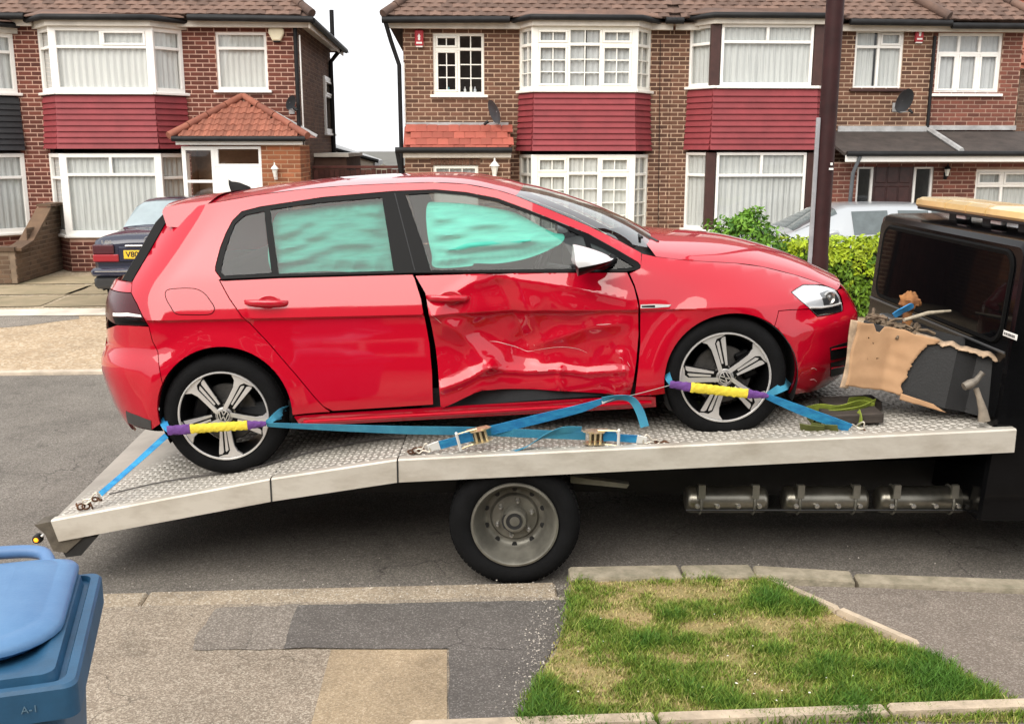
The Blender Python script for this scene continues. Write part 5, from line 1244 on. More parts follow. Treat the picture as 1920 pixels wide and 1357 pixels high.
sillz = lambda x: lerp1(x, [(-.5, .30), (.36, .305), (1.2, .287), (2.3, .262)])
# --- side frame: quarter panel, C pillar, roof rail, A pillar in one pressing
ar_top = arc(cr_, (cr_[0] + .36, sillz(.4)), (cr_[0] - .30, .53))
tail_seam = P2([(312, 700), (296, 660), (286, 640), (279, 612)]); lamp_edge = P2([(268, 594), (257, 570), (246, 549)]); c_pil = P2([(248, 528), (262, 503), (276, 480), (293, 450), (310, 420), (325, 404)])
x_s = cr_[0] + .36
side_poly = door_rear_edge[:-1] + [(door_rear_edge[-1][0] - .012, sillz(.5) + .004), (ar_top[0][0], sillz(.4) + .004)] + ar_top[1:] + tail_seam[1:] + lamp_edge + c_pil + c_rail + [c_dlo[17]] + c_dlo[16::-1] + [c_dlo[22]]
side_frame = panel('side_frame', side_poly, m_red)
# --- rear bumper
def xr_line(z0, z1, n=14): return [(float(np.interp(z, *XR)), z) for z in np.linspace(z0, z1, n)]
def xf_line(z0, z1, n=14): return [(float(np.interp(z, *XF)), z) for z in np.linspace(z0, z1, n)]
rb_low = P2([(284, 806), (270, 803), (257, 800), (240, 793)])
tl_low = P2([(279, 612), (262, 611), (240, 610), (219, 609)])
ar_low = arc(cr_, ar_top[-1], rb_low[0], 10)
rb_poly = tail_seam[1:] + tl_low[1:] + [q for q in xr_line(tl_low[-1][1], .23)][1:] + [(-.60, .215)] + rb_low[::-1] + ar_low[::-1][1:]
panel('rear_bumper', rb_poly, m_red)
za, zb_ = p2c(246, 549)[1], p2c(248, 529)[1]
panel('tailgate_corner', [p2c(248, 529), p2c(246, 549)] + xr_line(za, zb_, 5), m_red)
vp = P2([(236, 770), (256, 778), (283, 788), (284, 805), (258, 799), (240, 792)]); panel('rear_valance', vp, mat('grey_valance', (.05, .048, .048), .5), off=.003, flange=.01, gap=0, grid=.02)
# --- tail lamp
tl_poly = tl_low[::-1] + lamp_edge[0:0] ; tl_poly = P2([(246, 549), (257, 570), (268, 594), (278, 610)]) + tl_low[1:] + xr_line(tl_low[-1][1], p2c(246, 549)[1], 8)[1:]
m_tl = mat('smoked_lamp', (.06, .008, .012), .2, spec=.3); tlo = panel('tail_lamp', tl_poly, m_tl, off=.002)
tb = P2([(212, 586), (240, 586), (264, 590), (266, 594), (240, 592), (212, 592)]); panel('lamp_strip', tb, m_frame, tlo, off=.0045, gap=0, flange=0, grid=.02)
tb = P2([(212, 594), (240, 594), (267, 596), (276, 609), (240, 608), (217, 607)]); panel('lamp_base', tb, m_trim, tlo, off=.0045, gap=0, flange=0, grid=.02)
# --- rear door
rd = door_rear_edge + P2([(720, 765), (813, 759), (811, 700), (806, 645), (798, 600), (790, 560), (778, 522), (774, 514), (522, 521), (418, 526)])
rdo = panel('rear_door', rd, m_red, gap=.003)
# --- front door with its dent
FD = [(150, 512), (200, 600), (215, 680), (230, 750), (248, 860), (260, 960), (268, 1060), (275, 1150), (292, 1158), (350, 1135), (410, 1110), (445, 1096), (480, 1086), (600, 1086), (720, 1090), (868, 1096), (1000, 1103), (1208, 1110), (1225, 1020), (1238, 930), (1248, 800), (1247, 660), (1225, 570), (1192, 498), (1192, 496), (640, 498)]
def C1(cx, cy): return (720 + cx / 2.609, 320 + cy / 2.609)
fd = P2([C1(*p) for p in FD])
DENT = [(150, 512, 0), (200, 600, 0), (230, 750, -.008), (260, 960, .004), (268, 1060, -.006), (275, 1150, -.018), (292, 1158, -.018), (410, 1110, .005), (445, 1096, .03), (480, 1086, .055), (600, 1086, .082), (720, 1090, .090), (868, 1096, .072), (1000, 1103, .072), (1208, 1110, .035), (1225, 1020, .0), (1238, 930, 0), (1248, 800, 0), (1247, 660, 0), (1225, 570, 0), (1192, 496, 0), (640, 496, 0), (390, 500, 0), (900, 496, 0),
        (260, 590, .0), (390, 545, .0), (540, 516, -.012), (620, 522, .0), (720, 533, .0), (900, 558, .0), (1060, 585, .0), (1190, 625, .0),
        (420, 640, .018), (300, 665, .004), (270, 730, -.012), (340, 690, .012), (380, 700, .02), (470, 790, .085), (540, 620, .052), (560, 880, .105), (640, 770, .075), (690, 900, .125), (720, 660, .028), (620, 600, .034), (900, 660, .014), (800, 770, .072), (800, 885, .105), (900, 800, .06), (1000, 900, .078), (1110, 748, .006), (1060, 850, .05), (1170, 800, .006), (1170, 920, .018), (1190, 960, .0), (1110, 965, .06),
        (330, 830, .024), (420, 870, .072), (330, 960, .034), (440, 960, .078), (300, 1062, -.002), (430, 1012, .028), (520, 966, .052), (480, 1015, .03), (400, 1060, .008),
        (560, 1030, .072), (700, 1002, .094), (860, 990, .084), (1000, 1006, .080), (1080, 996, .058), (1160, 975, .0), (640, 965, .105), (800, 962, .098), (960, 970, .088), (560, 985, .085)]
dpt = [(Vector(p2c(*C1(a, b))), d) for a, b, d in DENT]
_dp = np.array([(p.x, p.y) for p, d in dpt]); _dq = np.array([d for p, d in dpt])
CREASE = [  # sharp folds: points on the door, depth (+ in, - out), half width
    ([(540, 516), (600, 640), (660, 780), (700, 890)], .032, .10), ([(545, 520), (430, 548), (330, 610), (255, 700)], -.012, .055),
    ([(245, 705), (340, 770), (430, 865), (515, 962)], -.030, .085), ([(700, 890), (850, 830), (1000, 775), (1150, 745)], -.018, .07),
    ([(515, 965), (600, 992), (700, 1000), (860, 990), (1000, 1004), (1170, 978)], -.020, .034), ([(285, 1062), (360, 1040), (430, 1012), (520, 964)], -.026, .045),
    ([(545, 518), (720, 540), (900, 566), (1190, 632)], -.010, .045), ([(868, 985), (862, 1040), (880, 1095)], -.014, .03), ([(1160, 900), (1180, 980), (1200, 1060)], -.014, .04)]
_cl = [([np.array(p2c(*C1(*q))) for q in pts], a_, w_) for pts, a_, w_ in CREASE]
def seg_d(p, a_, b_):
    t = np.clip(np.dot(p - a_, b_ - a_) / np.dot(b_ - a_, b_ - a_), 0, 1); return float(np.hypot(*(p - a_ - (b_ - a_) * t)))
def dent(x, z):
    """broad push-in from measured depths, plus the folds as V-shaped creases"""
    p = np.array((x, z)); r2 = ((_dp - p) ** 2).sum(1); wt = np.exp(-r2 / .086 ** 2) + 1e-9 / (r2 + 1e-4); s = float((wt * _dq).sum() / wt.sum())
    for pts, a_, w_ in _cl:
        d = min(seg_d(p, q0, q1) for q0, q1 in zip(pts[:-1], pts[1:]))
        if d < w_: t = 1 - d / w_; s += a_ * t ** 1.35
    n = mnoise.noise(Vector((x * 5, z * 6, 2.2))) * .004 + mnoise.noise(Vector((x * 15, z * 17, 7.1))) * .0012
    return s + n * min(1, abs(s) * 25)
fdo = panel('front_door', fd, m_red, gap=.003, grid=.0125, warp=dent, smooth=70, extra_pts=[(p.x, p.y) for p, d in dpt if inside(p.x, p.y, [tuple(q) for q in inset2(fd, .006)])])
# scrapes on the dented skin
m_scr = mat('scraped_primer', (.62, .34, .34), .7, var=.3, scale=20)
for pts, wdt in (([(735, 900), (800, 885), (880, 877), (950, 885), (1000, 905)], .0022), ([(515, 850), (560, 855), (640, 880), (660, 890)], .0028), ([(655, 885), (700, 905), (735, 902)], .002), ([(735, 868), (738, 876)], .004), ([(1040, 755), (1110, 748)], .0026), ([(235, 700), (262, 722), (282, 742)], .003), ([(262, 960), (266, 1000)], .003), ([(1150, 915), (1165, 920), (1172, 950)], .002), ([(1190, 935), (1205, 960)], .003)):
    P = cat_rom([Vector((*p2c(*C1(*p)), 0)) for p in pts], 6); mb = MB()
    r_ = []
    for i, p in enumerate(P):
        w_ = .6 * wdt * (math.sin(math.pi * (i + .5) / len(P)) + .2); lift = lambda z: (p.x, -(Wd(p.x, z) - dent(p.x, z) + .0012), z); r_.append([lift(p.y - w_), lift(p.y + w_)])
    mb.grid(r_); mb.build('scrape', m_scr, fdo)
# --- sill
sb = [(cr_[0] + math.sqrt(max(0, cr_[2] ** 2 - (sillz(.4) - cr_[1]) ** 2)) + .005, sillz(.36) - .004)] + [(x, sillz(x) - .004) for x in np.linspace(.5, 2.2, 12)] + [(2.262, .255), (2.268, .19)] + [(x, lerp1(x, [(.36, .235), (2.27, .185)])) for x in np.linspace(2.2, .40, 12)]
panel('sill', sb, m_red, off=.0)
mb = MB(); r_ = []
for x in np.linspace(.42, 2.24, 24):
    z = sillz(x) - .045; r_.append([(x, -Wd(x, z) - .001, z + .012), (x, -Wd(x, z) - .013, z + .006), (x, -Wd(x, z) - .013, z - .004), (x, -Wd(x, z) - .001, z - .014)])
mb.grid(r_); mb.build('sill_ridge', m_red, car, 60)
# --- front wing
fw_top = P2([(1203, 475), (1230, 481), (1290, 488), (1377, 493), (1430, 500), (1490, 515), (1530, 528), (1545, 534)])
hl_back = P2([(1506, 534), (1494, 541), (1484, 548), (1500, 563), (1519, 579)])
fb_seam = P2([(1506, 580), (1480, 581), (1460, 583)])
s_pt = fb_seam[-1]; a_s = (cf[0] + cf[2] * math.cos(math.atan2(s_pt[1] - cf[1], s_pt[0] - cf[0]) - .06), cf[1] + cf[2] * math.sin(math.atan2(s_pt[1] - cf[1], s_pt[0] - cf[0]) - .06))
af = arc(cf, a_s, (cf[0] - math.sqrt(cf[2] ** 2 - (.265 - cf[1]) ** 2), .265))
fw_front = P2([(1190, 742), (1193, 715), (1196, 690), (1200, 645), (1200, 590), (1197, 560), (1190, 536), (1180, 513)])
fw_poly = fw_top + hl_back + fb_seam + af + [(fw_front[0][0], .262)] + fw_front + P2([(1200, 503)])
fwo = panel('front_wing', fw_poly, m_red)
bd = P2([(1201, 571), (1230, 570), (1258, 571), (1254, 575), (1230, 577), (1201, 578)]); bo = panel('side_badge', bd, m_bright, fwo, off=.004, gap=0, grid=.02)
bd = P2([(1203, 573), (1228, 572), (1228, 576), (1203, 576)]); panel('badge_letter', bd, m_trim, bo, off=.0055, gap=0, flange=0, grid=.02)
# --- front bumper
fbp = fb_seam[::-1] + P2([(1519, 580), (1533, 594), (1560, 590), (1580, 584)])
fbp = fbp[:-1] + P2([(1581, 584), (1581, 571), (1577, 556), (1569, 544)])
fb_poly = fbp + xf_line(.676, .15, 18) + [(3.26, .135), (3.14, .142), (3.03, .165)] + arc(cf, (cf[0] + math.sqrt(cf[2] ** 2 - (.185 - cf[1]) ** 2), .185), a_s, 16)
fbo = panel('front_bumper', fb_poly, m_red, grid=.024)
m_grille = mat('grille_black', (.006, .006, .006), .5)
for q in ([(1556, 651), (1575, 645), (1600, 637), (1592, 667), (1575, 671), (1557, 675)], [(1557, 680), (1575, 676), (1591, 671), (1585, 700), (1570, 703), (1557, 706)]):
    panel('air_intake', P2(q), m_grille, fbo, off=.004, gap=0, grid=.02, flange=.01)
for v in (655, 690):
    mb = MB(); mb.tube([(lambda p: (p[0], -Wd(*p) - .006, p[1]))(p2c(u, v - (u - 1558) * .18)) for u in (1559, 1570, 1582, 1592)], .005, 6); mb.build('intake_slat', m_red, fbo)
# scuffs on the bumper
for q in ([(1521, 691), (1526, 690), (1531, 693)], [(1519, 712), (1526, 711), (1531, 715)]):
    mb = MB(); mb.tube([(lambda p: (p[0], -Wd(*p) - .0005, p[1]))(p2c(*t)) for t in q], .0018, 5); mb.build('scuff', m_scr, fbo)
# --- headlamp: housing, lens, chrome line
hl = P2([(1484, 548), (1494, 541), (1506, 534), (1530, 534), (1550, 537), (1567, 543), (1575, 555), (1579, 570), (1580, 582), (1560, 589), (1533, 593), (1519, 579), (1500, 563)])
m_hl_in = mat('lamp_housing', (.74, .76, .79), .3, .3, var=.1, scale=9)
hlo = panel('headlamp', hl, m_hl_in, off=-.010, gap=.002, grid=.02)
panel('lamp_lens', hl, glass('lamp_glass', (1, 1, 1), 1.6), hlo, off=.001, gap=.0015, grid=.02, flange=.02)
panel('lamp_insert', P2([(1538, 550), (1552, 545), (1566, 548), (1574, 562), (1573, 570), (1546, 573)]), mat('lamp_insert_grey', (.045, .047, .05), .3), hlo, off=-.008, gap=0, flange=.004, grid=.02)
for c, r_ in (((1555, 559), .036), ):
    q = p2c(*c); mb = MB(); y = -(Wd(*q) - .012); mb.lathe([(r_, .0), (r_ * .9, .012), (r_ * .55, -.002), (r_ * .45, .008), (0, .012)], frame_z((q[0], y, q[1]), (.35, -1, 0)), 24); mb.build('projector', m_bright, hlo, 40)
mb = MB(); mb.tube([(lambda p: (p[0], -Wd(*p) + .006, p[1]))(p2c(*t)) for t in ((1520, 577), (1540, 577), (1560, 574), (1577, 569))], .006, 6); mb.build('light_guide', m_frame, hlo)
q = P2([(1521, 579), (1545, 578), (1578, 572), (1579, 582), (1560, 588), (1534, 592)]); panel('lamp_base', q, m_trim, hlo, off=-.007, gap=0, flange=0, grid=.02)
# --- black surround and glass
gq = P2([(413, 509), (415, 498), (423, 466), (433, 438), (440, 420), (458, 404), (495, 396), (509, 512), (460, 515), (419, 517)])
gr = P2([(506, 393), (600, 380), (716, 370), (727, 440), (738, 509), (640, 511), (522, 514)])
gf = P2([(760, 365), (816, 362), (873, 367), (931, 378), (988, 399), (1046, 422), (1094, 445), (1099, 462), (1095, 480), (1085, 504), (940, 506), (808, 508), (790, 450)])
gt = P2([(1107, 456), (1130, 466), (1161, 483), (1190, 501), (1150, 505), (1118, 505)])
panel('window_surround', c_dlo, m_trim, holes=[gq, gr, gf, gt], off=-.004, gap=.001, grid=.03, flange=.02)
for nm, q, mm in (('quarter_glass', gq, m_privacy), ('rear_door_glass', gr, m_privacy), ('front_door_glass', gf, m_carglass), ('quarter_light', gt, m_privacy)):
    panel(nm, q, mm, off=-.010, gap=-.004, grid=.05, flange=0)
mb = MB(); r_ = []      # belt moulding
for q in c_dlo[19:23] [::-1]: r_.append([(q[0], -Wd(*q) - .002, q[1] - .006), (q[0], -Wd(*q) - .006, q[1]), (q[0], -Wd(*q) + .0, q[1] + .012)])
mb.grid(r_); mb.build('belt_moulding', m_trim, car, 60)
a, b = p2c(772, 372), p2c(812, 506); mb = MB(); r_ = []
for t in np.linspace(0, 1, 8):
    x, z = p2c(740 + 38 * t, 362 + 146 * t); r_.append([(x - .003, -Wd(x, z) + .0, z), (x, -Wd(x, z) - .003, z), (x + .003, -Wd(x, z), z)])
mb.grid(r_); mb.build('pillar_joint', mat('joint_grey', (.03, .03, .03), .4), car)
# --- inner shell behind the gaps (near side)
sh = xr_line(.25, 1.0, 12) + P2([(260, 520), (415, 519), (774, 509), (1199, 505), (1290, 495), (1377, 500), (1490, 522)]) + xf_line(.66, .22, 10) + arc(cf, (cf[0] + math.sqrt(cf[2] ** 2 - (.2 - cf[1]) ** 2), .2), (cf[0] - math.sqrt(cf[2] ** 2 - (.2 - cf[1]) ** 2), .2)) + [(2.2, .21), (.45, .24)] + arc(cr_, (cr_[0] + math.sqrt(cr_[2] ** 2 - (.25 - cr_[1]) ** 2), .25), (cr_[0] - math.sqrt(cr_[2] ** 2 - (.25 - cr_[1]) ** 2), .25))
def shell_warp(x, z): return .02 + (.13 if .95 < x < 2.22 and z < .95 else 0)
panel('inner_shell', sh, m_inner, off=-.022, gap=.012, flange=0, grid=.05, warp=lambda x, z: .125 * sst(.95, 1.1, x) * (1 - sst(2.12, 2.24, x)) * (1 - sst(.85, .95, z)))
# --- far flank (undamaged), mirrored
for nm, q, mm in (('side_frame', side_poly, m_red), ('rear_bumper', rb_poly, m_red), ('rear_door', rd, m_red), ('front_door', P2([(780, 514), (797, 555), (808, 607), (814, 690), (816, 757), (1000, 750), (1184, 742), (1193, 684), (1198, 620), (1197, 573), (1188, 538), (1176, 512)]), m_red), ('sill', sb, m_red), ('front_wing', fw_poly, m_red), ('front_bumper', fb_poly, m_red), ('headlamp', hl, m_hl_in), ('tail_lamp', tl_poly, m_tl)):
    panel(nm, q, mm, side=1, grid=.06, density=.04)
panel('window_surround', c_dlo, m_trim, holes=[gq, gr, gf, gt], off=-.004, gap=.001, grid=.06, side=1, density=.04)
for nm, q in (('quarter_glass', gq), ('rear_door_glass', gr), ('front_door_glass', gf), ('quarter_light', gt)): panel(nm, q, glass('far_glass_darkened', (.22, .24, .24), 1.0), off=-.010, gap=-.004, grid=.08, flange=0, side=1, density=.05)  # far panes tinted darker than the near ones to dim the view through
panel('inner_shell', sh, m_inner, off=-.022, gap=.012, flange=0, grid=.08, side=1, density=.05)
# --- roof, windscreen, bonnet, tailgate
def edge(pts, k=5): return [(p.x, -Wd(p.x, p.y), p.y) for p in cat_rom([Vector((a, b, 0)) for a, b in pts], k)]
rail3 = edge(c_rail[1:10]); ap3 = edge(c_rail[9:14])
def loft(name, e, crown, m, n=18, fwd=lambda i, t: 0.0, pw=2.6, smooth=60, ins=.001, gp=1.0):
    rows = []
    for i, (x, y, z) in enumerate(e):
        s_ = i / (len(e) - 1); row = []
        for k in range(n + 1):
            t = -1 + 2 * k / n; t = math.copysign(abs(t) ** .7, t); g = (1 - abs(t) ** pw) ** gp
            c = crown(s_); row.append((x + fwd(s_, g), (abs(y) - ins) * t, z + c * g))
        rows.append(row)
    mb = MB(); mb.grid(rows); return mb.build(name, m, car, smooth)
loft('roof', rail3, lambda s: .036, m_red, fwd=lambda s, g: .05 * g * s - .03 * g * (1 - s))
loft('windscreen', ap3, lambda s: .036 + .028 * math.sin(math.pi * s) , glass('screen_glass', (.55, .6, .58), 1.5), fwd=lambda s, g: .05 * g + .10 * g * s)
bon = edge(fw_top[1:] + P2([(1558, 539), (1569, 544)]), 4)
loft('bonnet', bon, lambda s: .098 * (1 - s) + .035 * s + .03 * math.sin(math.pi * s), m_red, n=26, fwd=lambda s, g: -.05 * g * (1 - s) ** 3 + .10 * g * s ** 3, pw=2.2, gp=.75)
# bonnet crease
mb = MB(); 
# cowl and wipers
mb = MB(); rows = []
for t in np.linspace(-1, 1, 15):
    y = .70 * t; g = 1 - abs(t) ** 2.4; rows.append([(2.20 + .12 * g, y, 1.005 + .035 * g), (2.26 + .12 * g, y, .975 + .045 * g), (2.33 + .10 * g, y, .95 + .055 * g)])
mb.grid(rows); mb.build('cowl', m_plastic, car, 50)
for k in range(2):
    mb = MB(); y0 = -.52 + k * .6; mb.tube([(2.36, y0, 1.015), (2.30, y0 + .16, 1.055), (2.24, y0 + .46, 1.075)], [.012, .009, .006], 6); mb.tube([(2.27, y0 - .06, 1.055), (2.22, y0 + .5, 1.09)], .008, 6); mb.build('wiper', m_plastic, car, 50)
# tailgate: spoiler, glass, lower skin
cp3 = [(p[0], -Wd(*p), p[1]) for p in c_pil[::-1]]
cp3 = [(x - .004, y, z) for x, y, z in cp3]
loft('rear_window', cp3[1:], lambda s: .01, mat('dark_rear_glass', (.012, .013, .014), .05, coat=.5), fwd=lambda s, g: -.05 * g)
spo = MB(); e = edge(c_rail[0:3], 4); rows = []
for i, t in enumerate(np.linspace(-1, 1, 21)):
    g = 1 - abs(t) ** 4; y = .605 * t; e = 1 - g; rows.append([(.02, y, 1.43 + .03 * g), (-.14, y, 1.424 + .03 * g), (-.23 - .03 * g, y, 1.414 + .024 * g), (-.245 - .045 * g, y, 1.400 + .02 * g), (-.25 - .045 * g, y, 1.386 + .018 * g), (-.235 + .01 * e, y * (1 + .06 * e), 1.365 - .05 * e), (-.18 + .02 * e, y * (1 + .07 * e), 1.355 - .05 * e)])
spo.grid(rows); spo.poly(rows[0]); spo.poly(rows[-1]); spo.build('spoiler', m_red, car, 45)
for sd_ in (-1, 1):
    mb = MB(); rows = []
    for (x, y, z) in cp3: rows.append([(x, sd_ * (abs(y) + .002), z), (x - .05, sd_ * (abs(y) - .010), z + .012), (x - .055, sd_ * (abs(y) - .022), z + .012), (x - .0, sd_ * (abs(y) - .03), z)])
    mb.grid(rows); mb.poly(rows[0]); mb.poly(rows[-1]); mb.build('spoiler_fin', m_trim, car, 40)
tg = [(float(np.interp(z, *XR)), -Wd(float(np.interp(z, *XR)), z), z) for z in np.linspace(1.04, .74, 9)]
loft('tailgate', tg, lambda s: 0, m_red, fwd=lambda s, g: -.055 * g)
tg = [(float(np.interp(z, *XR)), -Wd(float(np.interp(z, *XR)), z), z) for z in np.linspace(.738, .18, 12)]
loft('rear_bumper_face', tg, lambda s: 0, m_red, fwd=lambda s, g: -.05 * g)
fg = [(float(np.interp(z, *XF)), -Wd(float(np.interp(z, *XF)), z), z) for z in np.linspace(.15, .52, 10)]; loft('front_bumper_face', fg, lambda s: 0, m_red, fwd=lambda s, g: .06 * g)
fg = [(float(np.interp(z, *XF)), -Wd(float(np.interp(z, *XF)), z), z) for z in np.linspace(.522, .70, 8)]; loft('bumper_top', fg, lambda s: 0, m_red, fwd=lambda s, g: .065 * g)
mb = MB(); rows = [[(3.485 - .10 * t * t + (z - .6) * -.5 + .006, .40 * t, z) for t in np.linspace(-1, 1, 13)] for z in (.60, .63, .66)]
mb.grid(rows); mb.build('grille', m_grille, car, 50)
mb = MB(); mb.cbox(-.50, .30, -.50, .50, .22, .30, .03); mb.cbox(.40, 2.2, -.78, .78, .19, .25, .02); mb.cbox(2.25, 3.2, -.50, .50, .19, .25, .02); mb.build('underbody', m_inner, car)
# wheel housings
for hx, c in ((0, cr_), (WB, cf)):
    for sd_ in (-1, 1):
        mb = MB(); rows = []
        for a in np.linspace(-25, 205, 28): rows.append([(c[0] + (c[2] - .004) * math.cos(R(a)), sd_ * .872, c[1] + (c[2] - .004) * math.sin(R(a))), (c[0] + (c[2] + .01) * math.cos(R(a)), sd_ * .83, c[1] + (c[2] + .01) * math.sin(R(a))), (c[0] + .37 * math.cos(R(a)), sd_ * .56, c[1] + .37 * math.sin(R(a)))])
        mb.grid(rows); mb.poly([r_[2] for r_ in rows]); mb.build('wheel_housing', m_liner, car, 60)
# fuel flap, handles, mirror, aerial
ff = [(p.x, p.y) for p in cat_rom([Vector((*p2c(*t), 0)) for t in ((312, 545), (330, 541), (364, 541), (382, 549), (393, 562), (402, 577), (398, 587), (385, 590), (350, 590), (330, 588), (320, 575), (311, 558))], 3, True)]
panel('fuel_flap', ff, m_red, off=.0012, gap=0, flange=.006, grid=.03)
mb = MB(); rr = [(x, -Wd(x, z) - .0006, z) for x, z in ff]; mb.tube(rr, .0022, 5, closed=True); mb.build('flap_gap', m_inner, car)
def handle(pa, pb, parent, warp=None):
    (xa, za), (xb, zb) = p2c(*pa), p2c(*pb); mb = MB(); rows = []; n = 14
    wv = (lambda x, z: warp(x, z)) if warp else (lambda x, z: 0)
    for i in range(n + 1):
        t = i / n; x, z = xa + (xb - xa) * t, za + (zb - za) * t; y = -Wd(x, z) + wv(x, z)
        e = math.sin(math.pi * min(1, max(0, t))) ** .35; h = .017 * (.55 + .45 * e); d = .036 * e
        rows.append([(x, y - d - .012 * math.cos(R(a)) * e, z + h * math.sin(R(a))) for a in (-90, -50, -15, 20, 55, 90)] + [(x, y - d + .012 * e, z + h * .8), (x, y - d + .012 * e, z - h * .8)])
    mb.grid(rows, True); mb.poly(rows[0]); mb.poly(rows[-1]); ho = mb.build('door_handle', m_red, parent, 60)
    mb = MB(); xm, zm = (xa + xb) / 2, (za + zb) / 2; M2 = frame_z((xm + .01, -Wd(xm, zm) - .0015 + wv(xm, zm), zm), (0, -1, .2), (1, 0, 0)) @ Matrix.Diagonal((1.25, .72, 1, 1)); mb.lathe([(0, -.004), (.03, -.002), (.046, .002), (.05, .0)], M2, 28); mb.build('handle_recess', car_paint('red_paint_recess', (.42, .006, .018)), ho, 60)
handle((458, 566), (541, 567), rdo); handle((799, 557), (881, 559), fdo, dent)
# door mirror
for sd_ in (-1, 1):
    q = p2c(1120, 492); bx, bz = q; by = sd_ * Wd(*q)
    cen = CINV @ at(1108, 489, 5.06 if sd_ < 0 else 5.06); cx, cz_ = cen.x, cen.z; cy = sd_ * .985
    def ell(y0, y1, top, colr, nm, par):
        mb = MB(); rows = []; n = 16
        for i in range(n + 1):
            a = i / n; u_ = -1 + 2 * a; r_ = max(0.0, (1 - a ** 2.2)) ** .55 * min(1, .25 + (a * 12) ** .5 if a < .05 else 1)
            row = []
            for k in range(25):
                b = math.pi * 2 * k / 24; yy, zz = math.cos(b), math.sin(b)
                zz = zz * (1.0 if zz > 0 else .85)
                if top is True: zz = max(zz, -.28)
                if top is False: zz = min(zz, -.24)
                row.append((cx + u_ * .098 + (.012 if zz < 0 else 0), cy + yy * r_ * .105 * (1 - .12 * u_), cz_ + zz * r_ * .066 * (1 - .35 * u_) + .008))
            rows.append(row)
        mb.grid(rows); mb.poly(rows[0]); return mb.build(nm, colr, par, 50)
    mo = ell(0, 0, False, m_trim, 'mirror_base', car); ell(0, 0, True, mat('silver_mirror_cap', (.80, .80, .80), .28, .25, coat=.6), 'mirror_cap', mo)
    mb = MB(); mb.tube([(cx + .02, cy - sd_ * .06, cz_ - .02), (cx + .06, (cy + by) / 2, cz_ - .035), (cx + .12, by - sd_ * .02, cz_ - .02)], [.028, .022, .03], 10); mb.build('mirror_arm', m_trim, mo, 50)
mb = MB(); p = CINV @ at(449, 360, 6.0); rows = [[(p.x + a_, -w_, 1.45), (p.x + a_ - .01, -w_ * .6, 1.45 + h_ * .6), (p.x + b_, 0, 1.45 + h_), (p.x + a_ - .01, w_ * .6, 1.45 + h_ * .6), (p.x + a_, w_, 1.45)] for a_, b_, w_, h_ in ((-.045, -.055, .014, .074), (-.03, -.036, .017, .062), (.0, -.012, .018, .058), (.03, .012, .016, .05), (.06, .045, .010, .034), (.075, .07, .004, .02))]
mb.grid(rows); mb.poly(rows[0]); mb.build('roof_aerial', mat('aerial_black', (.006, .006, .006), .5, spec=.15), car, 60)

